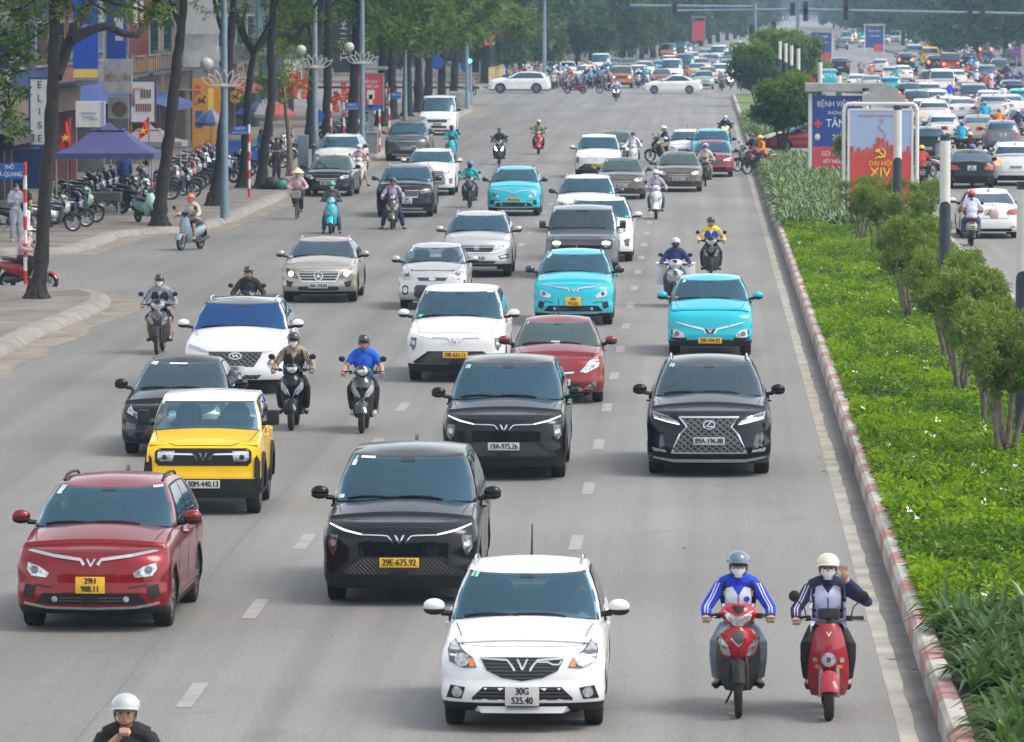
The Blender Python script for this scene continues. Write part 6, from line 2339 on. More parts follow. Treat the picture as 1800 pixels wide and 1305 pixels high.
r_ = board(229, 142, 274, 216, 316, 'sign_white', 'white menu board framed in purple', [('MENU', -.3, .6, .1, 'letter_red')], frame='canvas_purple', extra=[(-.1 + k * .22, .38, .07, .2, 'render_brown') for k in range(4)] + [(-.5 + k * .18, -.28, .06, .18, 'render_pink') for k in range(7)] + [(-.75, .2, .12, .4, 'wood')])
board(326, -30, 386, 60, 288, 'tile_wall', 'white tiled wall panel on the upper storey', name='wall_panel', cat='wall panel')
board(322, 60, 384, 118, 287, 'corrugated', 'rain stained corrugated balcony panel', name='wall_panel', cat='wall panel')
board(338, 138, 388, 258, 277, 'sign_orange', 'bright orange shop panel behind the blue lamp post', extra=((-.6, .5, .2, .3, 'sign_red'), (.3, .2, .2, .5, 'sign_yellow'), (-.5, -.2, .25, .25, 'sign_blue')))


def round_sign(px, py, by, rad, label):
    Y = CAMH * FPX / by
    c = AY(px, py, Y)
    root = empty('round_sign', c, 0, label, 'sign')
    put('panel', MB().lathe([(.001, -.06), (rad, -.06), (rad, .06), (.001, .06)], 28, axis='y'), ['sign_orange'], root)
    f = MB()
    for a, b_ in (((-.18, -.12), (.0, .0)), ((0, 0), (.16, .14)), ((0, 0), (.18, -.10)), ((-.16, .10), (0, 0))):
        f.tube([(a[0] * rad * 3, -.08, a[1] * rad * 3), (b_[0] * rad * 3, -.08, b_[1] * rad * 3)], rad * .10, 5)
    f.ell((.16 * rad * 3, -.08, .2 * rad * 3), (rad * .15, .02, rad * .15), 10, 6)
    put('emblem', f, ['letter_black'], root)
    put('bracket', MB().tube([(0, 0, rad), (0, .0, rad + .15), (-.9, .0, rad + .15)], .025, 6), ['steel'], root)


round_sign(355, 177, 290, .31, 'round orange sign hung before the orange shop')
round_sign(414, 170, 272, .30, 'round orange sign right of the blue lamp post and lotus')
board(586, 0, 622, 128, 206, 'render_dark', 'dark vertical board with large white sideways letters', [('THIỆU HOA', .05, .05, .135, 'letter_white', 1., -90)])
board(500, 105, 530, 140, 232, 'sign_white', 'white shop board behind the globe lamp')
r_ = board(630, 130, 674, 194, 240, 'sign_red', 'red poster kiosk with a blue foot under the trees', [('VIỆT NAM', 0, .55, .11, 'letter_white', .7), ('TRIỂN LÃM', .1, .30, .10, 'letter_white', .7)], th=.3, frame='steel', extra=((0, -.84, .98, .14, 'sign_blue'), (0, -.15, .3, .25, 'stripe_white'), (0, -.5, .16, .35, 'stripe_white')))
put('roof', MB().box((0, 0, 1.25), (1.75, .6, .18), 0, .03), ['steel'], r_, smooth=0)
put('post', MB().box((0, 0, -1.75), (.30, .2, 1.9)), ['steel'], r_, smooth=0)


def decor(px0, px1, py0, py1, by, label, n=24):
    Y = CAMH * FPX / by
    root = empty('paper_decoration', AY((px0 + px1) / 2, (py0 + py1) / 2, Y), 0, label, 'decoration')
    mb = MB()
    c = AY((px0 + px1) / 2, (py0 + py1) / 2, Y)
    for k in range(n):
        p = AY(random.uniform(px0, px1), random.uniform(py0, py1), Y + random.uniform(-1, 1)) - c
        mb.box(p, (.28, .06, .36), 0, 0, random.uniform(-.6, .6), random.uniform(-.4, .4))
        mb.box(p + Vector((0, -.04, 0)), (.10, .05, .14), 1, 0)
    mb.tube([(-1.2, 0, .9), (0, .05, .75), (1.2, 0, .9)], .015, 5, 0)
    put('paper_decoration_strings', mb, ['flag_red', 'sign_yellow'], root, smooth=0)


decor(490, 542, 132, 170, 245, 'cluster of red paper decorations under the trees by the cream shophouse', 30)
decor(586, 626, 150, 192, 225, 'red paper decorations behind the red poster kiosk', 22)
decor(845, 925, 45, 80, 150, 'red festive banners hanging in the trees across the junction', 16)


def lamp(px, py, label, globe=True, side=-1, lot=True):
    b = G(px, py, .17)
    root = empty('street_lamp', b, 0, label, 'street lamp', 'lamp posts along the pavement')
    p = MB().tube([(0, 0, 0), (0, 0, 1.6), (0, 0, 5), (0, 0, 9.5)], [.15, .12, .11, .07], 12)
    p.tube([(0, 0, 9.4), (.8, -.1, 10), (2.2, -.2, 10.2)], .05, 7)
    put('pole', p, ['pole_blue'], root)
    put('lamp_head', MB().box((2.5, -.2, 10.22), (.8, .25, .1), 0, .03), ['steel'], root)
    if lot:
        l = MB()
        l.tube([(-.42, -.12, 4.26), (.42, -.12, 4.26)], .03, 6)
        l.lathe([(.13, 4.20), (.2, 4.26), (.13, 4.32)], 14)
        for a in (-.98, -.66, -.34, 0, .34, .66, .98):
            ln = .56 if abs(a) < .5 else (.50 if abs(a) < .8 else .52)
            pts = []
            for t in np.linspace(0, 1, 8):
                pts.append((a, t, 1))
            base = Vector((a * .30, -.13, 4.28))
            tip = base + Vector((math.sin(a) * ln, 0, math.cos(a) * ln * .92))
            d = (tip - base)
            nrm = Vector((d.z, 0, -d.x)).normalized()
            for s in (-1, 1):
                l.tube([base.lerp(tip, t) + nrm * s * .095 * math.sin(math.pi * t ** .8) for t in np.linspace(0, 1, 8)], .019, 5)
        put('lotus', l, ['lotus'], root)
    if globe:
        g = MB().tube([(0, 0, 4.4), (side * .30, -.05, 4.36), (side * .56, -.08, 4.45), (side * .56, -.08, 4.72)], .02, 6)
        g.lathe([(.02, 4.66), (.10, 4.74), (.03, 4.78)], 12, c=(side * .56, -.08, 0))
        put('globe_arm', g, ['pole_blue'], root)
        put('globe', MB().ell((side * .56, -.08, 4.96), (.215, .215, .215), 20, 14), ['globe'], root)


lamp(395, 383, 'blue grey lamp post with lotus and globe beside the orange helmeted rider')
lamp(554, 300, 'lamp post with lotus standing behind the white roof rack vehicle')
lamp(637, 282, 'lamp post with lotus before the red poster kiosk')
lamp(712, 222, 'lamp post with lotus behind the dusty grey minivan')
lamp(772, 183, 'plain lamp post between the far trunks', lot=False, globe=True)
lamp(821, 192, 'lamp post at the junction corner beside the planter')


def striped_pole(px, py, top, label, sx0=None, sx1=None, sy0=0, sy1=0, txt=()):
    b = G(px, py, .17)
    Y = b.y
    h = AY(px, top, Y).z - .17
    root = empty('street_sign', b, 0, label, 'street sign')
    mb = MB()
    k = int(h / .32)
    for i in range(k):
        mb.lathe([(.048, i * h / k), (.048, (i + 1) * h / k)], 10, i % 2)
        mb.m[-10:] = [i % 2] * 10
    put('pole', mb, ['stripe_red', 'stripe_white'], root)
    if sx0 is not None:
        a, c = AY(sx0, sy0, Y) - b, AY(sx1, sy1, Y) - b
        w, hh = c.x - a.x, a.z - c.z
        pn = put('panel', MB().box(((a.x + c.x) / 2, -.05, (a.z + c.z) / 2), (w, .03, hh), 0, .005), ['sign_blue'], root, smooth=0)
        for (s, dz, sz) in txt:
            text(s, hh * sz, 'letter_white', pn, ((a.x + c.x) / 2, -.075, (a.z + c.z) / 2 + dz * hh), sx=.8)
    return root


striped_pole(45, 500, 285, 'street name sign on a red and white pole by the dark tree', -8, 42, 287, 315, (('PHỐ', .24, .36), ('BÀ QUANG', -.2, .40)))
striped_pole(438, 347, 219, 'alley sign 29 on a red and white pole', 407, 436, 222, 237, (('NGÕ 29', .22, .40), ('ĐƯỜNG ĐẠI CỒ VIỆT', -.26, .22)))
striped_pole(604, 262, 180, 'alley sign 37 on a red and white pole by the red decorations', 607, 630, 181, 194, (('NGÕ 37', .22, .40), ('ĐƯỜNG ĐẠI CỒ VIỆT', -.26, .22)))
striped_pole(684, 236, 154, 'small alley sign on a red and white pole behind the minivan', 687, 705, 162, 174, (('NGÕ 41', .1, .42),))
striped_pole(582, 262, 182, 'bare red and white pole left of the alley sign 37')
striped_pole(667, 268, 192, 'bare red and white pole beside the poster kiosk')


def disc_sign(px, py, cy, rad, label, m='sign_blue', ring=None):
    b = G(px, py, .17)
    z = AY(px, cy, b.y).z - .17
    root = empty('traffic_sign', b, 0, label, 'traffic sign')
    put('pole', MB().tube([(0, .05, 0), (0, .05, z + rad)], .04, 8), ['steel'], root)
    put('panel', MB().lathe([(.001, -.02), (rad, -.02), (rad, .01), (.001, .01)], 26, axis='y', c=(0, 0, z)), [ring or m], root)
    if ring:
        put('face', MB().lathe([(.001, -.035), (rad * .78, -.035), (rad * .78, -.02)], 26, axis='y', c=(0, 0, z)), [m], root)
        put('slash', MB().box((0, -.045, z), (rad * 1.5, .012, rad * .2)), [ring], root, rot=(0, 0, 0))
    return root


disc_sign(556, 262, 205, .36, 'round blue sign half hidden by the lotus lamp post')
disc_sign(768, 190, 110, .46, 'round blue sign among the far trunks')
disc_sign(820, 182, 117, .42, 'round blue sign near the green traffic light')
disc_sign(1787, 165, 91, .36, 'round no parking sign over the outbound jam', 'sign_blue', 'stripe_red')
tag(put('utility_box', MB().box((0, 0, .75), (.42, .35, 1.5), 0, .03).box((0, -.18, .9), (.3, .01, .8)), ['pole_blue'], loc=G(533, 302, .17), smooth=0), 'tall blue grey utility box beside the thin tree', 'utility box')
tag(put('utility_box', MB().box((0, 0, .45), (.85, .5, .9), 0, .03).box((0, 0, .95), (.95, .6, .08), 0, .02), ['steel'], loc=G(648, 270, .17), smooth=0), 'low grey utility box at the foot of the kiosk', 'utility box')
tag(put('planter', MB().box((0, 0, .5), (1.3, 1.6, 1.0), 0, .06), ['concrete'], loc=G(808, 188, .17), smooth=0), 'concrete planter at the junction corner', 'planter')


def gazebo(px, py, w, ze, zp, m, label, valance=True, posts=True):
    b = G(px, py, .17)
    root = empty('gazebo', b, 0, label, 'gazebo')
    mb = MB()
    h = w / 2

    def roof(h0, z0, h1, z1, k=6):
        rows = []
        for t in np.linspace(0, 1, k):
            q = h0 + (h1 - h0) * t
            z = z0 + (z1 - z0) * t - .12 * math.sin(math.pi * t)
            rows.append([(a * q, c * q, z) for a, c in ((-1, -1), (0, -1), (1, -1), (1, 0), (1, 1), (0, 1), (-1, 1), (-1, 0), (-1, -1))])
        mb.grid(rows)
    roof(h, ze, h * .28, zp - .22)
    roof(h * .36, zp - .26, .01, zp)
    put('canopy', mb, [m], root, smooth=20)
    if valance:
        v = MB()
        for (ax, s) in ((0, -1), (0, 1), (1, -1), (1, 1)):
            rows = [[], [], []]
            for i, t in enumerate(np.linspace(-1, 1, 33)):
                p = (t * h, s * h) if ax == 0 else (s * h, t * h)
                rows[0].append((*p, ze))
                rows[1].append((p[0], p[1], ze - .13))
                rows[2].append((p[0], p[1], ze - .16 - .05 * abs(math.sin(i * math.pi / 4))))
            v.grid(rows)
        put('valance', v, [m], root, smooth=0)
    if posts:
        for a in (-1, 1):
            for c in (-1, 1):
                put('leg', MB().tube([(a * h * .96, c * h * .96, 0), (a * h * .96, c * h * .96, ze)], .03, 8), ['steel'], root)
    return root


gazebo(192, 372, 3.3, 1.98, 2.98, 'canvas_purple', 'purple pop up gazebo over the pavement stall')
gazebo(262, 345, 2.6, 1.98, 2.65, 'canvas_grey', 'greyish gazebo peeking out behind the purple one')


def parasol(px, py, rad, z0, z1, ms, label, n=10):
    root = empty('parasol', G(px, py, .17), 0, label, 'parasol')
    mb = MB()
    for k in range(n):
        a0, a1 = 6.283 * k / n, 6.283 * (k + 1) / n
        rows = []
        for t in np.linspace(0, 1, 6):
            q = rad * t
            z = z1 - (z1 - z0) * t ** 1.7
            rows.append([(q * math.cos(a), q * math.sin(a), z - (.03 * t if 0 < i < 2 else 0)) for i, a in enumerate((a0, (a0 + a1) / 2, a1))])
        rows.append([(p[0], p[1], p[2] - .14) for p in rows[-1]])
        mb.grid(rows, k % len(ms))
    put('canopy', mb, ms, root, smooth=25)
    put('pole', MB().tube([(0, 0, 0), (0, 0, z1 + .05)], .025, 8), ['steel'], root)


parasol(8, 352, 1.25, 1.95, 2.75, ['canvas_dark'], 'dark brown parasol over the two standing pedestrians')
parasol(467, 300, 1.25, 2.35, 2.95, ['canvas_blue', 'canvas_blue', 'canvas_grey', 'canvas_red', 'canvas_red'], 'large blue, grey and red parasol behind the tree trunks')
parasol(372, 300, .7, 2.0, 2.5, ['canvas_blue', 'canvas_blue', 'canvas_grey'], 'small blue parasol in front of the orange shop')


def flag(px, py, top, w, hgt, label, lean):
    b = G(px, py, .17)
    t = AY(px, top, b.y) - b
    root = empty('flag', b, 0, label, 'flag')
    t = Vector((t.x + lean, -.1, t.z))
    put('pole', MB().tube([(0, 0, 0), t], .02, 6), ['wood'], root)
    rows = []
    for i, q in enumerate(np.linspace(0, 1, 9)):
        c = Vector((lean * .02, 0, 0)) + t - Vector((0, 0, hgt * q * 1.1))
        rows.append([c + Vector((-w * u * (.55 + .45 * q) * (1 - .25 * q), .06 * math.sin(u * 7 + q * 4), -.30 * u)) for u in np.linspace(0, 1, 8)])
    cl = put('cloth', MB().grid(rows), ['flag_red'], root, smooth=60)
    c = rows[4][4]
    s = MB()
    s.add([(c.x + (.16 if k % 2 == 0 else .065) * math.sin(k * math.pi / 5), c.y - .09, c.z - .05 + (.16 if k % 2 == 0 else .065) * math.cos(k * math.pi / 5)) for k in range(10)], [tuple(range(10))])
    put('star', s, ['flag_yellow'], cl, smooth=0)


flag(122, 372, 206, .42, .85, 'red flag with a yellow star before the purple gazebo', .04)
flag(262, 350, 205, .50, .5, 'smaller red flag behind the grey gazebo', 0)

# stall things under the gazebo
st = empty('stall_table', G(185, 378, .17), 0, 'low stall table under a dark cloth', 'table')
put('tabletop', MB().box((0, 0, .72), (1.0, .6, .05), 0, .02), ['wood'], st, smooth=0)
put('cloth', MB().box((0, 0, .60), (1.08, .66, .30), 0, .03), ['canvas_dark'], st, smooth=0)
for s in (-1, 1):
    for q in (-1, 1):
        put('leg', MB().tube([(s * .45, q * .26, 0), (s * .45, q * .26, .5)], .025, 6), ['steel'], st)
tag(put('platform', MB().box((0, 0, .09), (1.5, .9, .16), 0, .02), ['concrete'], loc=G(190, 372, .17), smooth=0), 'low grey step at the foot of the gazebo', 'step')
tag(put('tarp_cover', MB().ell((0, 0, .5), (.95, .75, .75), 14, 9), ['tarp_blue'], loc=G(415, 300, .17)), 'blue tarp heaped behind the striped alley pole', 'tarp')
gb = MB()
for c, s in (((0, 0, .22), (.32, .28, .26)), ((.35, .05, .2), (.28, .26, .24)), ((-.3, .1, .16), (.22, .22, .2))):
    gb.ell(c, s, 12, 8)
tag(put('garbage_bag', gb, ['tarp_black'], loc=G(480, 333, .17)), 'heap of black garbage bags at the tree foot', 'garbage bag')
tag(put('garbage_bag', MB().ell((0, 0, .17), (.22, .2, .2), 12, 8), ['plastic_green'], loc=G(497, 334, .17)), 'small green bag beside the black garbage bags', 'garbage bag')

# ---------------------------------------------------------------- left trees
GT = 'trees along the pavement'
tree((65, 525), [(72, 460), (80, 330), (93, 180), (93, 110), (96, 30), (98, -60)],
     [(.17, [(98, 135), (116, 88), (128, 58), (145, 30), (165, -5)]), (.13, [(124, 72), (160, 52), (188, 46), (215, 59), (240, 62), (262, 38), (272, 5)])],
     (9.8, 4.6, 40, 8.2), 'dark forked tree standing on the near pavement corner', 3300, seed=11, group=GT, r0=.19,
     low=[(115, 8, .55), (155, 12, .5), (230, 12, .6), (270, 28, .45), (290, 18, .4), (200, 30, .35), (20, 20, .8), (60, -10, .8), (215, 2, .5)])
tree((-75, 505), [(-70, 380), (-62, 200), (-50, 60), (-40, -60)], [(.10, [(-55, 150), (-20, 110), (20, 95), (50, 100)]), (.08, [(-60, 220), (-30, 190), (5, 180), (20, 200)])],
     (9.6, 4.0, 26, 8.2), 'broad leaved tree reaching in beside the white letter sign', 2600, ln=.21, wd=.075, seed=12, mats=('leaf_street', 'leaf_street_light'), group=GT, r0=.2,
     low=[(12, 60, .75), (45, 95, .5), (62, 105, .35), (15, 150, .6), (36, 165, .4), (8, 205, .5), (28, 235, .3), (0, 110, .7), (75, 55, .4), (40, 30, .6)])
tree((280, 397), [(284, 340), (297, 240), (309, 130), (319, 40), (327, -60)], [(.12, [(318, 45), (300, 0), (285, -40)])], (9.8, 4.6, 34, 8.4), 'leaning pale barked tree beside the mint scooter', 2400, seed=13, group=GT, r0=.21, bark='bark', low=[(300, 12, .4), (345, 5, .4)])
tree((374, 362), [(386, 300), (392, 220), (400, 140), (408, 40), (414, -50)], [(.10, [(404, 90), (385, 40), (375, -10)])], (10, 4.4, 32, 8.4), 'straight dark trunk just behind the lotus lamp post', 2300, seed=14, group=GT, r0=.20,
     low=[(378, 20, .5), (400, 15, .5)])
tree((428, 330), [(432, 260), (438, 150), (446, 90)], [(.17, [(446, 92), (425, 55), (412, 15), (405, -40)]), (.14, [(446, 90), (470, 65), (500, 58), (524, 63)])],
     (10, 4.4, 30, 8.4), 'forked tree behind the alley 29 pole', 2300, seed=15, group=GT, r0=.20, low=[(425, 38, .4), (430, 15, .5)])
tree((459, 332), [(464, 270), (477, 180), (476, 80), (481, 0), (483, -50)], [], (10, 4.4, 30, 8.4), 'tall trunk between the forked tree and the parasol', 2200, seed=16, group=GT, r0=.19, low=[(510, 15, .7), (540, 25, .7), (490, 50, .35)])
tree((511, 310), [(508, 250), (503, 190), (495, 140)], [], (4.6, .9, 6, 3.2), 'thin small tree with a leafy top beside the utility box', 600, ln=.14, wd=.05, seed=17, group=GT, r0=.13, bark='bark_pale')
tree((545, 262), [(547, 200), (552, 120), (560, 60), (566, 10), (568, -40)], [(.1, [(556, 125), (545, 60), (540, 0)])], (9.8, 4.6, 34, 8.0), 'thick dark tree behind the lotus lamp and sedan', 2300, ln=.24, wd=.08, seed=18, group=GT, r0=.25, low=[(545, 10, .6), (560, 25, .4)])
tree((577, 255), [(575, 180), (577, 110), (577, 50), (574, -10)], [(.08, [(577, 60), (566, 25), (560, 0)])], (9.6, 4.6, 34, 7.6), 'twin dark trunk left of the vertical letter board', 2300, ln=.24, wd=.08, seed=19, group=GT, r0=.25, low=[(560, 8, .5), (655, 12, .6)])
i = 0
for (x, y, lx, lb) in ((621, 248, 4, 'trunk right of the vertical letter board'), (669, 222, 8, 'dark trunk behind the red poster kiosk'), (690, 210, -4, 'slim trunk behind the striped alley sign'),
                       (715, 205, 6, 'trunk beside the fourth lotus lamp'), (736, 198, -3, 'leaning trunk behind the white van'), (752, 190, 5, 'dark trunk left of the round blue sign'),
                       (775, 184, 8, 'dark trunk under the wide canopy by the junction'), (797, 180, 10, 'last trunk before the junction planter')):
    tree((x, y), [(x + lx * .3, y * .6), (x + lx, y * .3), (x + lx * 1.5, 5), (x + lx * 1.7, -30)], [(.10, [(x + lx, y * .33), (x + 35, y * .22), (x + 75, y * .20)])], (7.6, 4.4, 24, 4.5), lb, 1500, 5, .42, .15, seed=30 + i, group=GT, r0=.27)
    i += 1

# far trees: a few built once, then copied
def far_proto(seed, h, rad, zb, n, ln, mats):
    r = np.random.default_rng(seed)
    P = Proto('tree')
    mb = MB().tube([(0, 0, -.2), (.1, 0, h * .25), (-.1, .1, h * .55)], [.38, .28, .18], 8)
    cs = []
    for k in range(26):
        a, q = r.uniform(0, 6.28), math.sqrt(r.uniform(0, 1)) * rad
        z = r.uniform(zb, h) - .12 * q
        s = r.uniform(.9, 1.7)
        cs.append(((q * math.cos(a), q * math.sin(a), max(z, zb)), (s * 1.2, s * 1.2, s)))
        if k % 3 == 0:
            limb(mb, (0, 0, h * .3), cs[-1][0], .12, .03, r)
    P.part('trunk', mb, ['bark'], smooth=60)
    V = leaves(clump_pts(cs, n, r), 5, ln, ln * .45, r)
    P.part('crown', quads('crown', V, mats, np.repeat((r.uniform(0, 1, n) < .35).astype(int), 5)), None)
    return P


FT = [far_proto(50, 12, 5.0, 3.0, 1500, .62, ('leaf_far', 'leaf_far_b')), far_proto(51, 11, 4.6, 2.2, 1500, .62, ('leaf_dark', 'leaf_far_b')), far_proto(52, 13, 5.4, 4.0, 1500, .62, ('leaf_far', 'leaf_dark'))]
rt = random.Random(5)
k = 0
for (x0, x1, ya, yb_, n, lb, g) in ((-22, -16, 470, 1150, 34, 'dense street tree across the junction', 'street trees beyond the junction'),
                                    (-44, -26, 480, 900, 30, 'dense tree behind the park railing', 'trees inside the railing'),
                                    (-16, 9, 1180, 1480, 24, 'hazy tree closing the far end of the inbound road', 'hazy trees at the far end'),
                                    (30, 46, 560, 1500, 34, 'street tree over the outbound jam', 'street trees along the outbound side'),
                                    (4, 110, 1900, 2300, 60, 'pale tree in the haze at the horizon', 'pale trees at the horizon')):
    for j in range(n):
        FT[k % 3].inst((rt.uniform(x0, x1), ya + (yb_ - ya) * (j + rt.random()) / n, .15), rt.uniform(0, 6), lb, 'tree', g, scale=rt.uniform(.9, 1.2))
        k += 1

for (x, y) in ((1040, 117), (1062, 112), (1085, 108), (1108, 105), (1128, 102), (1148, 100), (1163, 97), (1180, 93), (1198, 88), (1216, 85), (1232, 80), (1248, 76), (1262, 73), (1278, 70), (1292, 67), (1306, 64), (1322, 60),
               (1015, 119), (1050, 108), (1095, 100), (1135, 94), (1170, 88), (1200, 80), (1230, 73), (1262, 66), (1290, 61)):
    FT[k % 3].inst(G(x, y, .15), k * 1.7, 'dark street tree where the inbound road bends', 'tree', 'street trees at the bend of the inbound road', scale=rt.uniform(.85, 1.1))
    k += 1
for j in range(22):  # unseen oversized trees, added to block bright sky reflected in car fronts
    FT[j % 3].inst((-42 + j * 4.4 + rt.uniform(-1, 1), -46 - rt.uniform(0, 18), 0), j, 'tall unseen tree added behind the footbridge to darken car reflections', 'tree', 'unseen trees added behind the footbridge', scale=rt.uniform(1.7, 2.2))
fb = empty('footbridge', (0, -1.6, 0), 0, 'concrete footbridge spanning the road at the viewpoint', 'footbridge')
put('deck', MB().box((0, 0, 5.3), (64, 2.6, .5), 0, .04), ['concrete'], fb, smooth=0)
put('parapet', MB().box((0, 1.2, 6.05), (64, .1, 1.0)), ['steel'], fb, smooth=0)
for s in (-20, 5, 29):
    put('pier', MB().box((s, 0, 2.5), (.9, 1.2, 5.1), 0, .1), ['concrete'], fb, smooth=0)
# ---------------------------------------------------------------- median shrubs, posts, boards
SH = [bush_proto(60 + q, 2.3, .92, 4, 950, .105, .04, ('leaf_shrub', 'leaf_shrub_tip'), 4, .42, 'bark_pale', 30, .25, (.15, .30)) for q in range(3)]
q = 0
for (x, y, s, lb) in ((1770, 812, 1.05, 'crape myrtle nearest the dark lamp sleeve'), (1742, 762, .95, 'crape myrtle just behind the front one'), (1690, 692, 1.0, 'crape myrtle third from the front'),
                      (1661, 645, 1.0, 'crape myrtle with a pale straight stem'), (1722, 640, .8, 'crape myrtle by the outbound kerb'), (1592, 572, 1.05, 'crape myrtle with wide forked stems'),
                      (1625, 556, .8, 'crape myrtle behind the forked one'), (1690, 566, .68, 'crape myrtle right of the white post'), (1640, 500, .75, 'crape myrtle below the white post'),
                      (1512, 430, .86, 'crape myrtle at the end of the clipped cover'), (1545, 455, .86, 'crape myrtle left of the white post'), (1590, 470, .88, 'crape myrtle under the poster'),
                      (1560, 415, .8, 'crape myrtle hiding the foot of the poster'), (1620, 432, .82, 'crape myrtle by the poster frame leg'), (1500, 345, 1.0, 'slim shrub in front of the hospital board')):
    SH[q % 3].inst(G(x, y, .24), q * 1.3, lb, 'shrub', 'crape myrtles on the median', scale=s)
    q += 1
MG = bush_proto(80, 3.4, 1.9, 3, 2600, .24, .085, ('leaf_dark', 'leaf_street_light'), 6, .35, 'bark', 20, .25)
for (x, y, s, lb) in ((1378, 262, 1.0, 'large dark bush left of the hospital board'), (1330, 182, 1.15, 'tall dark bush at the tip of the far median'), (1362, 168, 1.35, 'yellowish flowering bush at the far median tip'),
                      (1390, 160, 1.3, 'flowering bush under the signal arm'), (1408, 250, .7, 'small loose bush beside the hospital board')):
    MG.inst(G(x, y, .2), x * .7, lb, 'bush', 'bushes on the median', scale=s)
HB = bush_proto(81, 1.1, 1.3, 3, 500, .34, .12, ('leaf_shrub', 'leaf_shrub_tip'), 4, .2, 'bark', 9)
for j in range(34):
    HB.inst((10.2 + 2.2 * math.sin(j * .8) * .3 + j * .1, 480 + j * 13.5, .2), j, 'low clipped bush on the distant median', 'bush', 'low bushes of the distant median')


def post(px, py, label, h=4.2):
    root = empty('post', G(px, py, .2), 0, label, 'post', 'white posts on the median')
    put('shaft', MB().lathe([(.11, 0), (.11, h - .10)], 18), ['post_white'], root)
    put('cap', MB().lathe([(.113, h - .12), (.113, h), (.001, h)], 18), ['post_dark'], root)
    s = MB()
    rows = []
    for t in np.linspace(-1, 1, 13):
        a = t * 1.45
        top = 2.62 + .20 * math.sqrt(max(1 - t * t, 0))
        rows.append([(.120 * math.sin(a), -.120 * math.cos(a), z) for z in np.linspace(0, top, 10)])
    s.grid(rows)
    s.lathe([(.118, 0), (.118, 2.5)], 18)
    put('sleeve', s, ['post_dark'], root)


for (x, y, lb) in ((1797, 796, 'white post with a dark sleeve beside the front crape myrtle'), (1660, 592, 'white post with a dark rounded sleeve left of the white sedan'), (1577, 463, 'white post crossing the red poster'),
                   (1521, 386, 'white post rising behind the hospital board'), (1474, 318, 'white post just left of the board roof'), (1441, 262, 'slim white post beyond the hospital board'),
                   (1403, 205, 'white post in the far median row by the signal pole'), (1391, 192, 'second white post of the far median row'), (1381, 183, 'third white post of the far median row'), (1371, 174, 'fourth white post of the far median row'),
                   (1365, 166, 'fifth white post of the far median row'), (1359, 160, 'last white post of the far median row')):
    post(x, y, lb)

# hospital board
hb_ = empty('billboard', G(1478, 318, .2), 0, 'blue hospital billboard with a grey slab roof', 'billboard')
put('panel', MB().box((0, 0, 1.72), (2.35, .5, 3.15), 0, .02), ['sign_navy'], hb_, smooth=0)
put('foot_panel', MB().box((0, -.262, .75), (2.2, .02, 1.15)), ['sign_red'], hb_, smooth=0)
fm = MB()
for s in (-1, 1):
    fm.box((s * 1.2, 0, 1.7), (.14, .6, 3.4), 0, .02)
put('frame', fm, ['post_white'], hb_, smooth=0)
put('roof', MB().box((.12, -.05, 3.62), (3.05, 1.0, .34), 0, .03), ['concrete'], hb_, smooth=0)
for (s, x, z, sz, m) in (('BỆNH VIỆN TÂM', .02, 2.97, .30, 'letter_white'), ('PHÒNG KHÁM', .05, 2.62, .20, 'sign_white'), ('TÂM ANH', .25, 2.22, .44, 'letter_white'), ('265 CẦU', .15, 1.68, .30, 'letter_white'), ('GỌI 1800', -.35, 1.05, .24, 'letter_white'), ('XÉT NGHIỆM', -.2, .75, .2, 'letter_white')):
    text(s, sz, m, hb_, (x, -.285, z), sx=.85)
put('red_cross', MB().box((-.90, -.27, 2.22), (.32, .03, .10)).box((-.90, -.275, 2.22), (.10, .03, .32)), ['letter_red'], hb_, smooth=0)
put('map_pin', MB().ell((-.92, -.27, 1.70), (.11, .02, .13), 12, 8), ['sign_white'], hb_)

# poster in a white tube frame
pf = empty('poster_stand', G(1547, 392, .2), 0, 'red and blue poster in a white tube frame with a cloud top', 'poster')
fr_ = MB()
fr_.tube([(-1.15, 0, 0), (-1.15, 0, 3.55), (-1.10, 0, 3.68), (-1.0, 0, 3.74), (1.0, 0, 3.74), (1.10, 0, 3.68), (1.15, 0, 3.55), (1.15, 0, 0)], .062, 10)
put('frame', fr_, ['post_white'], pf)
put('panel', MB().box((0, -.02, 2.0), (2.0, .10, 3.1), 0, .01), ['poster_sky'], pf, smooth=0)
ed = MB()
for s in (-1, 1):
    ed.box((s * 1.0, -.02, 2.0), (.07, .14, 3.16))
    ed.box((0, -.02, 2.0 + s * 1.56), (1.93, .135, .07))
put('panel_edge', ed, ['post_white'], pf, smooth=0)
cl = [(-.66, 3.78), (-.66, 3.98), (-.55, 4.1), (-.40, 4.1), (-.34, 4.25), (-.15, 4.38), (.05, 4.36), (.2, 4.28), (.38, 4.22), (.46, 4.06), (.62, 4.0), (.66, 3.78)]
put('cloud_top', MB().poly([(x + .15, z) for x, z in cl], -.02, .03, axis='y'), ['concrete'], pf, smooth=0)
sk = [(-.95, .55)]
rs = random.Random(2)
x = -.95
hts = []
while x < .95:
    w_ = rs.uniform(.06, .16)
    base = 2.30 + .34 * math.exp(-((x - .05) / .35) ** 2) + rs.uniform(-.08, .12)
    sk += [(x, base), (min(x + w_ * .7, .95), base), (min(x + w_ * .7, .95), 2.14), (min(x + w_, .95), 2.14)]
    x += w_
sk += [(.95, .55)]
put('skyline', MB().poly(sk, -.095, -.078, axis='y'), ['poster_red'], pf, smooth=0)
text('ĐẢNG CỘNG SẢN VIỆT NAM QUANG VINH MUÔN NĂM', .085, 'letter_red', pf, (0, -.085, 3.36), sx=.62)
text('ĐẠI HỘI', .20, 'letter_yellow', pf, (0, -.115, 1.87))
text('XIV', .42, 'letter_yellow', pf, (0, -.115, 1.58))
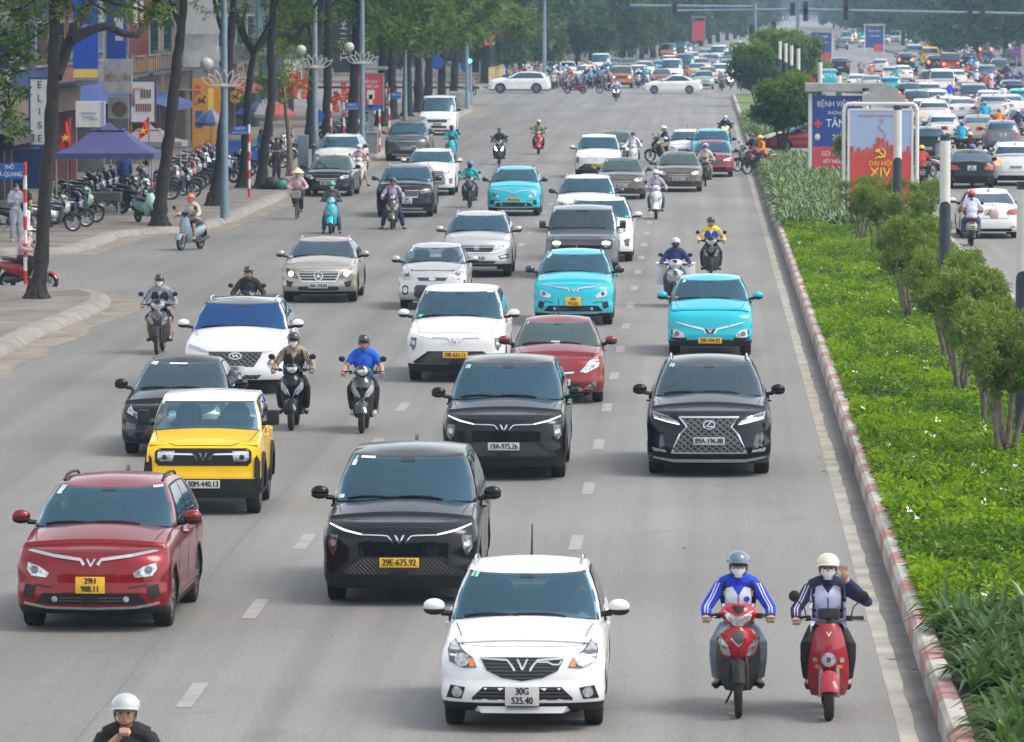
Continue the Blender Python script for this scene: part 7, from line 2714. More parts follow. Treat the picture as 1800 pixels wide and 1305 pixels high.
em = MB()
em.tube([(.20 * math.cos(a), -.12, 1.40 + .19 * math.sin(a)) for a in np.linspace(-2.1, 1.45, 16)], list(np.linspace(.045, .018, 16)), 6)
em.tube([(-.13, -.12, 1.22), (-.22, -.12, 1.15)], .03, 6)
em.tube([(.20, -.13, 1.22), (-.10, -.13, 1.48)], .028, 6)
em.box((-.12, -.13, 1.50), (.20, .04, .09), 0, 0, 0).tube([(-.20, -.13, 1.44), (-.04, -.13, 1.58)], .045, 6)
put('emblem', em, ['letter_yellow'], pf, loc=(0, -.035, 1.19)).scale = (.72,) * 3
ol = MB()
pts = [(-.1, 2.85), (-.02, 2.95), (.08, 2.88), (.02, 2.75), (-.08, 2.65), (-.02, 2.55), (.1, 2.42), (.16, 2.25), (.08, 2.1), (-.02, 2.02)]
ol.tube([(a, -.078, 2.55 + (b_ - 2.0) * .75) for a, b_ in pts], .010, 5)
put('map_outline', ol, ['letter_red'], pf)

for (x, y, lb) in ((1443, 112, 'small blue billboard on the far median under the signal arm'), (1537, 95, 'second small blue billboard farther along the far median')):
    g_ = empty('billboard', G(x, y, .2), 0, lb, 'billboard')
    put('panel', MB().box((0, 0, 2.1), (2.3, .4, 2.6)), ['sign_navy'], g_, smooth=0)
    put('foot_panel', MB().box((.5, -.22, .8), (1.2, .03, .9)), ['sign_red'], g_, smooth=0)
    put('frame', MB().box((-1.25, 0, 1.9), (.14, .5, 3.8)).box((1.25, 0, 1.9), (.14, .5, 3.8)), ['post_white'], g_, smooth=0)
    put('roof', MB().box((0, 0, 3.75), (2.9, .9, .28)), ['concrete'], g_, smooth=0)
    text('BỆNH VIỆN', .38, 'letter_white', g_, (0, -.24, 2.95), sx=.8)
    text('+TÂM ANH', .36, 'letter_white', g_, (0, -.24, 2.3), sx=.8)
rs_ = disc_sign(1419, 240, 146, .42, 'red and blue road signs left of the hospital board', 'stripe_red')

# signal gantries over the junction
def gantry(px, py, arms, boxes, label, ptop):
    b = G(px, py, .15)
    Y = b.y
    root = empty('traffic_signal', b, 0, label, 'traffic signal')
    put('pole', MB().tube([(0, 0, 0), (0, 0, AY(px, ptop, Y).z - .15)], [.17, .12], 10), ['pole_blue'], root)
    am = MB()
    for (x0, y0, x1, y1) in arms:
        am.tube([AY(x0, y0, Y) - b, AY(x1, y1, Y) - b], .10, 8)
    put('arm', am, ['pole_blue'], root)
    for (x, y, lit) in boxes:
        c = AY(x, y, Y) - b
        h_ = put('signal_head', MB().box(c + Vector((0, -.15, 0)), (.38, .24, 1.0), 0, .05), ['ink'], root, smooth=0)
        if lit:
            put('lens', MB().ell(c + Vector((0, -.29, -.28)), (.13, .04, .13), 12, 8), [lit], h_)


gantry(1402, 165, [(1402, 17, 1800, 24)], [(1416, 14, None), (1416, 26, None), (1487, 10, None), (1487, 24, None), (1705, 26, None), (1727, 28, None)], 'signal pole with a long arm over the outbound lanes', 4)
gantry(1327, 160, [(1108, 10, 1327, 12), (1180, 19, 1402, 17)], [(1186, 14, None), (1321, 55, None), (1360, 50, None), (1393, 16, None)], 'signal pole with twin arms over the inbound lanes', 5)
gantry(957, 160, [(835, 18, 957, 17)], [(950, 10, None)], 'signal pole with an arm beside the far pavement', 0)
gantry(826, 186, [], [(826, 100, 'green_lit')], 'low signal post showing green at the corner', 88)

# park railing across the junction
rl = empty('railing', (-17.5, 520, .15), 0, 'park railing on a yellow plinth across the junction', 'fence')
pl_ = MB()
for j in range(22):
    pl_.box((0, -40 + j * 4, .55), (.35, 3.7, 1.1), 0, .02).box((0, -42 + j * 4, .7), (.5, .3, 1.4), 0, .02)
put('plinth', pl_, ['fence_yellow'], rl, smooth=0)
br_ = MB()
for j in range(170):
    br_.box((0, -42 + j * .52, 2.6), (.05, .05, 3.0))
br_.box((0, 0, 4.0), (.07, 88, .08)).box((0, 0, 1.6), (.07, 88, .08))
put('bars', br_, ['fence_green'], rl, smooth=0)
for (x, y, lb) in ((967, 130, 'orange poster kiosk across the junction'), (1070, 112, 'orange double poster farther along the road'), (1228, 95, 'tiny orange poster beside the far trunk')):
    g_ = empty('poster_stand', G(x, y, .15), 0, lb, 'poster')
    put('panel', MB().box((0, 0, 3.0), (1.5, .25, 2.6)), ['sign_red'], g_, smooth=0)
    put('frame', MB().box((-.8, 0, 2.4), (.1, .3, 4.8)).box((.8, 0, 2.4), (.1, .3, 4.8)).box((0, 0, 4.8), (1.9, .5, .2)), ['steel'], g_, smooth=0)
# ---------------------------------------------------------------- traffic
def park(key, px, py, label, cat='car', yaw=0., mats=None, group=None, rear=False, far=False, cols=None):
    P = C[key] if isinstance(key, str) else key
    p = G(px, py, 0)
    rz = R(yaw) + (math.pi if rear else 0)
    if rear:
        off = Matrix.Rotation(rz, 3, 'Z') @ Vector((0, P.wb, 0))
        p = p - off
    f = P.far if far else P.inst
    return f(p, rz, label, cat, group, mats)


park('white_hatchback', 922, 1272, 'white small hatchback with a rod antenna leading the traffic')
park('red_crossover', 175, 1099, 'red electric crossover with a yellow plate and dented bonnet edge', yaw=-1)
park('black_mpv', 709, 1053, 'black electric car with the yellow plate 29E-675.92')
park('yellow_mini', 362, 901, 'yellow boxy mini car with a white roof', yaw=1)
park('black_sedan', 312, 797, 'black sedan behind the yellow mini car', yaw=0)
park('white_suv', 419, 689, 'white sport utility car with a blue windscreen and mesh grille', yaw=1)
park('black_mpv_b', 889, 838, 'black electric car with the white plate 19A-975.26')
park('black_lux_suv', 1246, 831, 'black luxury car with a chrome edged hourglass grille')
park('cyan_small_suv', 1248, 624, 'small cyan taxi behind the black luxury car')
park('white_mpv', 804, 668, 'white electric car with the yellow plate 29E-631.11')
park('red_hatchback', 980, 706, 'dark red hatchback behind the black electric car', yaw=1)
park('cyan_taxi', 1009, 570, 'cyan taxi with a square yellow plate behind the dark red hatchback')
park('slate_box', 1023, 488, 'slate grey boxy off road car behind the cyan taxi')
park('white_big_suv', 1053, 459, 'large white car beside the slate boxy one')
park('white_roof_suv', 1030, 408, 'white car with black mirrors behind the large white one')
park('silver_hatch', 762, 543, 'small silver city car with round headlights')
park('silver_suv', 840, 486, 'silver sport utility car with roof rails')
park('champagne_crossover', 564, 530, 'champagne crossover with lit headlights and a round star emblem')
park('cyan_taxi_b', 904, 379, 'farthest cyan taxi on the open lane')
park('dark_suv', 713, 381, 'black sport utility car behind the rider with spread feet')
park('suv', 757, 343, 'white crossover behind the black sport utility car', mats={'paint_white': 'paint_white'})
park('sedan', 578, 345, 'black sedan waiting beside the pavement', mats={'paint_taupe': 'paint_black'}, yaw=-2)
park('white_roof_suv', 594, 312, 'white car with a roof rack behind the kerbside black sedan', mats={'paint_white': 'paint_pearl'}, yaw=-2)
park('grey_mpv', 716, 283, 'dusty grey minivan by the trees', yaw=-1)
park('van', 770, 238, 'white van at the tail of the kerbside row', 'van')
park('white_mpv', 1051, 313, 'white electric car far up the open lanes', mats={})
park('sedan', 1080, 290, 'grey sedan behind the far white electric car', mats={'paint_taupe': 'paint_darkgrey'})
park('sedan', 1092, 350, 'dark brown sedan with a wide chrome grille', mats={'trim_black': 'gloss_black'})
park('sedan', 1193, 337, 'dark taupe sedan with bright headlights', mats={'lamp_smoke': 'lamp_lit'})
park('maroon_sedan', 1252, 311, 'dark red sedan with lit strips beside the kerb')
park('hatch', 1208, 289, 'white car partly hidden behind the taupe sedan', mats={'paint_silver': 'paint_white'})
park('cyan_taxi_b', 1250, 293, 'pale cyan car glimpsed behind the dark red sedan')
park('maroon_sedan', 1372, 268, 'dark red car crossing the median gap', yaw=-78)
park('suv', 880, 164, 'white car crossing the junction behind its open side', yaw=-90)
park('sedan', 1150, 165, 'pale silver sedan crossing the junction', yaw=-90, mats={'paint_taupe': 'paint_white'})
park('boxy_rear', 1328, 160, 'dark vehicle nosing out by the far median tip', yaw=-60, mats={'paint_black': 'paint_darkgrey'})

pm = G(362, 901) + Matrix.Rotation(R(1), 3, 'Z') @ Vector((.34, 1.10, .28))
person(pm, R(1), 'driver of the yellow mini car behind the steering wheel', 'driver', None, {'jacket': 'cream', 'trousers': 'black_cloth'}, pose='stool', lid='hair', mask=False, vox=.02)
for k, px, py, jk, lb in (('white_hatchback', 922, 1272, 'navy', 'driver in dark blue inside the white small hatchback'), ('black_mpv', 709, 1053, 'white_cloth', 'driver in white inside the black car with the yellow plate'),
                          ('silver_hatch', 762, 543, 'black_cloth', 'driver in black inside the small silver city car'), ('white_mpv', 804, 668, 'grey_cloth', 'driver in grey inside the white electric car'),
                          ('red_hatchback', 980, 706, 'sky_cloth', 'driver in pale blue inside the dark red hatchback'), ('red_crossover', 175, 1099, 'white_cloth', 'driver in white inside the red electric crossover'),
                          ('black_mpv_b', 889, 838, 'tan', 'driver in tan inside the black car with the white plate'), ('black_lux_suv', 1246, 831, 'white_cloth', 'driver in white inside the black luxury car')):
    person(G(px, py) + C[k].drv, 0, lb, 'driver', None, {'jacket': jk, 'trousers': 'black_cloth'}, pose='stool', lid='hair', mask=False, vox=.02)
# inbound cars still beyond the junction
FARIN = [('suv', 996, 141, 'paint_white', 'white car'), ('suv', 1030, 149, 'paint_white', 'white wagon'), ('van', 1056, 133, 'paint_white', 'white van'), ('boxy_rear', 1093, 155, 'paint_orange', 'orange pickup with lit headlights'),
         ('suv', 1122, 149, 'paint_white', 'white car'), ('suv', 1133, 140, 'paint_pearl', 'pearl car'), ('sedan', 1163, 152, 'paint_maroon', 'dark red sedan'), ('van', 1181, 146, 'paint_white', 'white van'),
         ('hatch', 1160, 134, 'paint_cyan', 'teal hatchback'), ('van', 1204, 134, 'paint_darkgrey', 'dark minibus'), ('hatch', 1237, 157, 'paint_green', 'pale green taxi'), ('sedan', 1244, 147, 'paint_pink', 'pinkish sedan'),
         ('suv', 1267, 146, 'paint_white', 'white car'), ('hatch', 1288, 142, 'paint_white', 'white hatchback'), ('van', 1263, 113, 'paint_white', 'white pickup van'), ('suv', 1300, 95, 'paint_white', 'white car'),
         ('sedan', 1234, 128, 'paint_pink', 'pinkish sedan'), ('suv', 1250, 124, 'paint_slate', 'slate car'), ('hatch', 1280, 132, 'paint_cyan', 'teal hatchback'), ('suv', 1177, 127, 'paint_white', 'white car'),
         ('van', 1175, 107, 'paint_orange', 'orange lorry'), ('van', 1195, 103, 'paint_darkgrey', 'dark van'), ('sedan', 1080, 127, 'paint_slate', 'slate sedan'), ('sedan', 1105, 128, 'paint_taupe', 'taupe sedan'),
         ('suv', 1214, 119, 'paint_white', 'white car'), ('hatch', 1225, 140, 'paint_silver', 'silver hatchback'), ('suv', 1285, 117, 'paint_taupe', 'taupe car'), ('sedan', 1292, 108, 'paint_white', 'white sedan'),
         ('sedan', 1240, 108, 'paint_silver', 'silver sedan'), ('hatch', 1270, 100, 'paint_white', 'white hatchback'), ('suv', 1205, 98, 'paint_silver', 'silver car')]
body_of = {'suv': 'paint_white', 'van': 'paint_white', 'sedan': 'paint_taupe', 'hatch': 'paint_silver', 'boxy_rear': 'paint_black'}


def paints(kind, col, extra=None):
    d = {body_of[kind]: col}
    if extra:
        d.update(extra)
    return d


for i, (k, x, y, c, nm) in enumerate(FARIN):
    park(k, x, y, 'small %s queueing beyond the junction' % nm, 'car', mats=paints(k, c, {'lamp_smoke': 'lamp_warm'} if 'lit' in nm else None), group='%ss beyond the junction' % nm.split(' with')[0], far=True)

# outbound jam, seen from behind
OUT = [('sedan', 1738, 418, 'paint_white', 'white sedan beside the couple on the scooter'), ('suv', 1783, 326, 'paint_white', 'white sport utility car with one lit indicator ahead of the white sedan'),
       ('sedan', 1706, 331, 'paint_black', 'black sedan beside the backpack rider'), ('hatch', 1659, 253, 'paint_white', 'white hatchback with tall lamps left of the red plate sedan'),
       ('sedan', 1720, 254, 'paint_champagne', 'beige sedan with a red plate'), ('hatch', 1762, 267, 'paint_slate', 'slate hatchback just ahead of the white sport utility car'),
       ('suv', 1745, 216, 'paint_silver', 'silver car with wide red lamps above the slate hatchback'), ('suv', 1641, 229, 'paint_white', 'white car with a lit brake light behind the poster'),
       ('suv', 1627, 290, 'paint_black', 'black car ahead of the red jacket rider'), ('sedan', 1690, 214, 'paint_white', 'white sedan between the two silver cars'),
       ('sedan', 1776, 208, 'paint_white', 'white sedan by the cyan taxi'), ('hatch', 1793, 197, 'paint_cyan', 'cyan taxi in the outbound jam'), ('boxy_rear', 1711, 196, 'paint_slate', 'slate box shaped car in the jam'),
       ('sedan', 1737, 199, 'paint_white', 'white saloon under the slate box shaped car'), ('suv', 1632, 188, 'paint_pearl', 'pearl car above the cloud topped poster'), ('hatch', 1647, 199, 'paint_white', 'white hatchback stacked under the pearl car'),
       ('suv', 1597, 189, 'paint_black', 'black car peeking over the cloud topped poster'), ('sedan', 1626, 176, 'paint_silver', 'silver saloon over the poster edge'), ('suv', 1636, 160, 'paint_taupe', 'taupe wagon with a dark rear window'),
       ('suv', 1679, 159, 'paint_white', 'white wagon with a narrow rear window'), ('van', 1655, 171, 'paint_white', 'white delivery van in the jam'), ('sedan', 1699, 177, 'paint_pink', 'pinkish saloon in the jam'),
       ('suv', 1779, 183, 'paint_black', 'black wagon above the cyan taxi'), ('suv', 1735, 148, 'paint_slate', 'slate wagon with an amber lit lamp'), ('sedan', 1587, 144, 'paint_white', 'white saloon behind the lone rider'),
       ('hatch', 1567, 147, 'paint_silver', 'silver hatchback next to the white saloon'), ('suv', 1477, 132, 'paint_black', 'black car by the far median grass'), ('hatch', 1548, 131, 'paint_silver', 'silver hatchback alone on the open lane'),
       ('suv', 1592, 121, 'paint_black', 'black car left of the yellow van'), ('van', 1607, 110, 'paint_silver', 'silver grey van next to the yellow van'), ('van', 1635, 116, 'paint_yellow', 'yellow van in the far jam'),
       ('suv', 1644, 126, 'paint_black', 'black car under the yellow van'), ('van', 1706, 95, 'paint_pearl', 'tall pale minibus in the far jam'), ('suv', 1691, 102, 'paint_white', 'white car below the tall pale minibus'),
       ('suv', 1732, 100, 'paint_slate', 'slate car with brake lights beside the pale minibus'), ('sedan', 1726, 84, 'paint_darkgrey', 'dark saloon with brake lights beyond the minibus'), ('suv', 1750, 78, 'paint_pink', 'pinkish car at the head of the visible jam'),
       ('van', 1671, 130, 'paint_maroon', 'dark red lorry in the jam'), ('suv', 1703, 122, 'paint_black', 'black wagon in the middle of the far jam'), ('suv', 1757, 134, 'paint_darkgrey', 'dark grey wagon near the no parking sign'),
       ('sedan', 1458, 152, 'paint_cyan', 'teal saloon seen over the hospital board roof'), ('sedan', 1507, 163, 'paint_white', 'white saloon seen over the hospital board'), ('sedan', 1532, 165, 'paint_silver', 'silver saloon seen over the hospital board'),
       ('hatch', 1566, 170, 'paint_cyan', 'teal hatchback beside the cloud topped poster'), ('van', 1779, 120, 'paint_darkgrey', 'dark lorry under the trees on the outbound side'), ('suv', 1766, 88, 'paint_white', 'white car far off under the trees'),
       ('suv', 1610, 205, 'paint_darkgrey', 'dark car directly behind the poster'), ('sedan', 1625, 218, 'paint_white', 'white saloon low behind the poster edge'), ('sedan', 1798, 238, 'paint_champagne', 'beige saloon cut by the picture edge'),
       ('sedan', 1668, 212, 'paint_white', 'white saloon with dark glass above the hatchback')]
for i, (k, x, y, c, lb) in enumerate(OUT):
    ex = {}
    if i % 3 == 1 or 'brake' in lb:
        ex['lamp_red'] = 'brake_lit'
    for gk in ('clear', 'grey', 'green'):
        ex['glass_' + gk] = 'glass_tint'
    if 'red plate' in lb:
        ex['plate_white'] = 'plate_red'
    if i > 25:
        park(k, x, y, lb, 'van' if k == 'van' else 'car', rear=True, far=True, mats=paints(k, c, ex), group='vehicles in the outbound jam')
    else:
        park(k, x, y, lb, 'van' if k == 'van' else 'car', rear=True, mats=paints(k, c, ex), group='vehicles in the outbound jam')
for j, (x, y, c, k) in enumerate([(1490, 78, 'paint_green', 'van'), (1497, 72, 'paint_yellow', 'van'), (1512, 70, 'paint_teal_far', 'van'), (1520, 84, 'paint_white', 'suv'), (1555, 80, 'paint_white', 'suv'), (1575, 76, 'paint_white', 'van'),
                                  (1595, 78, 'paint_white', 'hatch'), (1612, 74, 'paint_silver', 'suv'), (1630, 72, 'paint_white', 'suv'), (1480, 88, 'paint_black', 'suv'), (1545, 72, 'paint_orange', 'van'), (1600, 68, 'paint_white', 'sedan')]):
    park(k, x, y, ['long bus in the haze past the small billboards', 'tiny pale vehicle in the haze past the small billboards'][0 if j < 3 else 1], 'bus' if j < 3 else 'car', far=True,
         mats=paints(k, c if c in MAT else 'paint_cyan', {'headlamp': 'lamp_lit'}), group='vehicles in the haze at the bend')


# ---------------------------------------------------------------- riders
def ride(kind, px, py, pnt, blabel, rlabel, m, yaw=0., rear=False, pose='ride', far=False, extra=None, seat=0., bcat=None, bm=None, z=0., solo=False, passenger=None, scale=None, nomir=False, **kw):
    wb = .62
    rz = R(yaw) + (math.pi if rear else 0)
    p = G(px, py, z)
    p = p + Matrix.Rotation(rz, 3, 'Z') @ Vector((0, -.60 if rear else .62, 0))
    bmats = {'paint': pnt}
    bmats.update(bm or {})
    B = BK[kind]
    if far:
        B.far(p, rz, blabel, 'scooter' if kind != 'under' else 'motorbike', extra, bmats)
    else:
        B.inst(p, rz, blabel, 'scooter' if kind != 'under' else 'motorbike', None, bmats, skip=('mirror',) if nomir else ())
    if not solo:
        mm = {'helmet': 'helm_black', 'accent': 'white_cloth'}
        mm.update(m)
        person(p, rz, rlabel, 'rider', extra if far else None, mm, far=far, pose=pose, scale=scale, **kw)
    if passenger:
        off = Matrix.Rotation(rz, 3, 'Z') @ Vector((0, .34, .03))
        mm = {'helmet': 'helm_black', 'accent': 'white_cloth'}
        mm.update(passenger[1])
        person(p + off, rz, passenger[0], 'passenger', extra if far else None, mm, far=far, pose='pass', **passenger[2])
    return p


V1 = dict(vox=.011, hv=.0075)
ride('under', 1298, 1262, 'paint_scarlet', 'red and grey motorbike ridden beside the red scooter', 'rider in a royal blue and white track jacket with glasses and mask',
     {'jacket': 'royal', 'accent': 'white_cloth', 'trousers': 'bluegrey', 'helmet': 'helm_slate', 'shoe': 'ink'}, pose='ride', glasses=True, pack=True, stripes='crest', nomir=True, **V1)
ride('retro', 1457, 1267, 'paint_wine', 'glossy red round lamp scooter near the kerb', 'smiling rider in a navy and white jacket raising a hand',
     {'jacket': 'navy', 'accent': 'lilac', 'trousers': 'black_cloth', 'helmet': 'helm_cream'}, pose='wave', pack=True, stripes='open', **V1)
ride('modern', 208, 1592, 'paint_black', 'dark scooter mostly below the picture edge', 'bareface rider in a black shirt and silver helmet touching the collar',
     {'jacket': 'black_cloth', 'trousers': 'black_cloth', 'helmet': 'helm_silver'}, pose='chin', mask=False, sleeve='short', **V1)
ride('modern', 512, 757, 'paint_black', 'black motor scooter with lit lamp behind the yellow mini car', 'rider in a tan jacket with a backpack and white mask',
     {'jacket': 'tan', 'accent': 'black_cloth', 'trousers': 'black_cloth', 'helmet': 'helm_black'}, pose='ride', pack=True, stripes=True, glasses=True, vox=.016)
ride('modern', 636, 762, 'gloss_black', 'dark scooter with a yellow flower on the fender', 'rider in a bright blue polo shirt and black trousers',
     {'jacket': 'blue_polo', 'trousers': 'black_cloth', 'helmet': 'helm_black', 'shoe': 'cream'}, pose='scoot', mask=False, glasses=True, sleeve='short', collar='jacket', vox=.016)
ride('under', 276, 624, 'paint_darkgrey', 'dark grey motorbike near the pavement corner', 'rider with grey sleeves, shorts and a white mask',
     {'jacket': 'grey_cloth', 'accent': 'black_cloth', 'trousers': 'black_cloth', 'helmet': 'helm_black'}, leg='short', stripes=True, vox=.016)
ride('under', 433, 606, 'paint_black', 'motorbike hidden behind the white car with the blue windscreen', 'rider in a black jacket behind the white car with the blue windscreen',
     {'jacket': 'black_cloth', 'trousers': 'black_cloth', 'helmet': 'helm_black'}, mask=False, vox=.016)
ride('retro', 318, 441, 'paint_bluegrey', 'blue grey scooter with a cyan fender leaving the pavement', 'rider in a beige jacket and orange helmet',
     {'jacket': 'beige', 'trousers': 'black_cloth', 'helmet': 'helm_orange', 'mask': 'helm_orange'}, leg='short', yaw=-22, vox=.016, pose='scoot')
ride('retro', 88, 512, 'paint_wine', 'red scooter half hidden by the dark tree trunk', 'rider in a pale pink shirt behind the tree trunk',
     {'jacket': 'pink_cloth', 'trousers': 'black_cloth', 'helmet': 'helm_white'}, yaw=66, vox=.016, pose='scoot')
ride('modern', 581, 412, 'paint_cyan', 'turquoise motorbike with lit lamp near the conical hat cyclist', 'rider in a plaid shirt looking at a phone',
     {'jacket': 'plaid', 'trousers': 'jeans', 'helmet': 'helm_green', 'mask': 'lightgrey'}, pose='phone', vox=.02)
ride('modern', 689, 404, 'paint_taupe', 'dark scooter before the black sport utility car', 'rider in a lavender shirt with both feet spread on the road',
     {'jacket': 'lavender', 'trousers': 'navy', 'helmet': 'helm_black'}, pose='splay', mask=False, pack=True, vox=.02)
ride('under', 825, 366, 'paint_navy', 'dark blue motorbike left of the farthest cyan taxi', 'rider in a light teal shirt and blue helmet',
     {'jacket': 'teal', 'trousers': 'navy', 'helmet': 'helm_blue', 'mask': 'black_cloth'}, vox=.02)
p = G(521, 386, 0) + Vector((0, .52, 0))
BICYCLE.inst(p, 0, 'grey bicycle with a front basket by the kerb', 'bicycle')
person(p, 0, 'cyclist in a conical straw hat and blue face scarf', 'cyclist', None, {'jacket': 'pink_cloth', 'trousers': 'black_cloth', 'helmet': 'straw', 'mask': 'sky_cloth'}, pose='cycle', lid='hat', vox=.02)
ride('retro', 793, 284, 'paint_cyan', 'turquoise scooter behind the white crossover', 'rider dressed all in turquoise', {'jacket': 'teal', 'trousers': 'teal_dark', 'helmet': 'helm_black', 'mask': 'black_cloth'}, vox=.025, pose='scoot')
ride('under', 877, 290, 'paint_black', 'black motorbike with twin lit lamps on the open road', 'bareheaded rider in black on the open road', {'jacket': 'black_cloth', 'trousers': 'black_cloth', 'mask': 'black_cloth'}, lid='hair', vox=.025, bm={'lamp_glass': 'lamp_lit'})
ride('modern', 946, 272, 'paint_scarlet', 'red scooter with an amber light on the open road', 'rider in a green vest with tan sleeves', {'jacket': 'tan', 'accent': 'green_cloth', 'trousers': 'black_cloth', 'helmet': 'helm_silver', 'mask': 'black_cloth'}, vox=.025, stripes=True)
ride('under', 1143, 285, 'paint_black', 'black motorbike turning sideways behind the brown sedan', 'rider in a navy shirt and white helmet seen from the side', {'jacket': 'darkblue', 'trousers': 'tan', 'helmet': 'helm_white'}, yaw=-68, mask=False, vox=.025, sleeve='short')
ride('modern', 1153, 386, 'paint_white', 'white scooter before the taupe sedan', 'rider in a lilac jacket with a white and yellow helmet', {'jacket': 'lavender', 'trousers': 'jeans', 'helmet': 'helm_white'}, vox=.02)
ride('under', 1240, 328, 'paint_taupe', 'dusty motorbike in front of the dark red sedan', 'rider in a beige sun jacket and blue cap', {'jacket': 'beige', 'trousers': 'tan', 'helmet': 'cap_blue'}, vox=.025,
     passenger=('passenger in a beige top peering over the rider in the blue cap', {'jacket': 'beige', 'trousers': 'black_cloth', 'helmet': 'straw'}, dict(vox=.025)))
ride('under', 1275, 262, 'paint_silver', 'silver motorbike with an amber lamp near the kerb', 'rider in navy with a cream helmet', {'jacket': 'navy', 'trousers': 'navy', 'helmet': 'helm_cream'}, vox=.025, bm={'headlamp': 'amber_lit'},
     passenger=('passenger in black behind the cream helmeted rider', {'jacket': 'black_cloth', 'trousers': 'black_cloth'}, dict(vox=.025)))
ride('under', 1250, 493, 'paint_black', 'black and silver motorbike in the kerb lane', 'rider in a blue jacket with bright yellow sleeves', {'jacket': 'yellow_cloth', 'accent': 'royal', 'trousers': 'black_cloth', 'helmet': 'helm_black'}, mask=False, stripes=True, vox=.018)
pr = ride('under', 1187, 541, 'paint_silver', 'old pale motorbike behind the small cyan taxi', 'rider in a dark blue sweater and black mask', {'jacket': 'darkblue', 'trousers': 'jeans', 'helmet': 'helm_silver', 'mask': 'black_cloth'}, vox=.018)
for s, nm in ((-1, 'white foam box hung on the near side of the old motorbike'), (1, 'white foam box hung on the kerb side of the old motorbike')):
    b_ = MB().box((0, 0, .25), (.26, .46, .46), 0, .03).box((0, 0, .50), (.28, .48, .05), 0, .015)
    tag(put('foam_box', b_, ['foam'] if 'foam' in MAT else ['sign_white'], loc=pr + Vector((s * .33, .48, .48)), smooth=30), nm, 'box')
ride('modern', 1113, 300, 'paint_white', 'scooter hidden behind the brown sedan', 'rider with a green and white backpack cover', {'jacket': 'white_cloth', 'trousers': 'black_cloth', 'helmet': 'helm_black'}, vox=.025, pack=True)
ride('under', 1313, 307, 'paint_maroon', 'dark red motorbike poking out of the median gap', 'rider in an orange shirt and yellow helmet at the median gap', {'jacket': 'orange_cloth', 'trousers': 'black_cloth', 'helmet': 'helm_yellow', 'mask': 'orange_cloth'}, yaw=-58, vox=.02)
ride('under', 1296, 302, 'paint_slate', 'grey motorbike with big wheels in the median gap', 'rider in black behind the orange shirted one', {'jacket': 'black_cloth', 'trousers': 'black_cloth', 'helmet': 'helm_black'}, yaw=-64, vox=.025)
ride('modern', 630, 328, 'paint_white', 'white scooter squeezed behind the kerbside sedan', 'rider with bare legs behind the kerbside sedan', {'jacket': 'pink_cloth', 'trousers': 'beige', 'helmet': 'helm_white'}, leg='short', pose='splay', vox=.025)
ride('under', 1083, 178, 'paint_black', 'motorbike with twin bluish lamps coming off the junction', 'rider in a pale shirt coming off the junction', {'jacket': 'lilac', 'trousers': 'black_cloth'}, mask=False, lid='hair', vox=.025, bm={'lamp_glass': 'lamp_lit'})
ride('modern', 997, 165, 'paint_maroon', 'red scooter crossing sideways in the junction', 'rider in dark blue crossing on the red scooter', {'jacket': 'darkblue', 'trousers': 'navy', 'helmet': 'helm_silver'}, yaw=-86, vox=.03)
ride('under', 1054, 165, 'paint_black', 'grey motorbike crossing ahead of the silver sedan', 'rider in black crossing ahead of the silver sedan', {'jacket': 'black_cloth', 'trousers': 'grey_cloth', 'helmet': 'helm_black'}, yaw=-86, vox=.03)
ride('under', 834, 168, 'paint_maroon', 'red motorbike at the pavement corner by the junction', 'rider in red with a yellow helmet at the corner', {'jacket': 'red_cloth', 'trousers': 'black_cloth', 'helmet': 'helm_yellow'}, yaw=30, vox=.03)
# outbound riders
ride('modern', 1621, 330, 'paint_taupe', 'scooter under the red jacket rider', 'rider in a red jacket and yellow helmet seen from behind', {'jacket': 'red_cloth', 'trousers': 'black_cloth', 'helmet': 'helm_yellow'}, rear=True, vox=.02)
ride('under', 1640, 312, 'paint_silver', 'silver motorbike slanting beside the red jacket rider', 'rider in grey and a white helmet beside the red jacket', {'jacket': 'grey_cloth', 'trousers': 'black_cloth', 'helmet': 'helm_white'}, rear=True, yaw=-35, vox=.02)
ride('under', 1710, 328, 'paint_black', 'motorbike carrying the backpack rider', 'rider in beige with a black backpack and blue helmet', {'jacket': 'beige', 'trousers': 'black_cloth', 'helmet': 'helm_blue'}, rear=True, pack=True, vox=.02)
ride('modern', 1708, 433, 'paint_pearl', 'pale scooter carrying the couple', 'driver in a grey brown shirt in front of the long haired passenger', {'jacket': 'tan', 'trousers': 'jeans', 'helmet': 'helm_black'}, rear=True, vox=.018,
     passenger=('passenger in a pale blue shirt with a red helmet and long dark hair', {'jacket': 'lilac', 'trousers': 'jeans', 'helmet': 'helm_red'}, dict(vox=.018, sleeve='short', pony=True, mask=False)))
p = G(1717, 405, 0)
tag(put('handbag', MB().box((0, 0, 0), (.24, .12, .26), 0, .04).tube([(-.08, 0, .12), (-.02, 0, .45), (.06, 0, .12)], .012, 5), ['paint_pink'], loc=(p.x - .05, G(1708, 433).y + .15, .92)), 'dusty pink shoulder bag on the passenger of the pale scooter', 'handbag')
ride('under', 1692, 276, 'paint_black', 'motorbike under the blue shirted rider', 'rider in a bright blue shirt between the cars', {'jacket': 'turquoise', 'trousers': 'black_cloth', 'helmet': 'cap_blue'}, rear=True, vox=.025)
ride('under', 1706, 300, 'paint_silver', 'motorbike carrying the tan helmeted rider', 'rider in dark clothes with a tan helmet', {'jacket': 'black_cloth', 'trousers': 'navy', 'helmet': 'straw'}, rear=True, vox=.025)
ride('modern', 1757, 246, 'paint_black', 'motorbike under the orange uniformed rider', 'delivery rider in orange among the outbound cars', {'jacket': 'orange_cloth', 'trousers': 'black_cloth', 'helmet': 'helm_slate'}, rear=True, vox=.025)
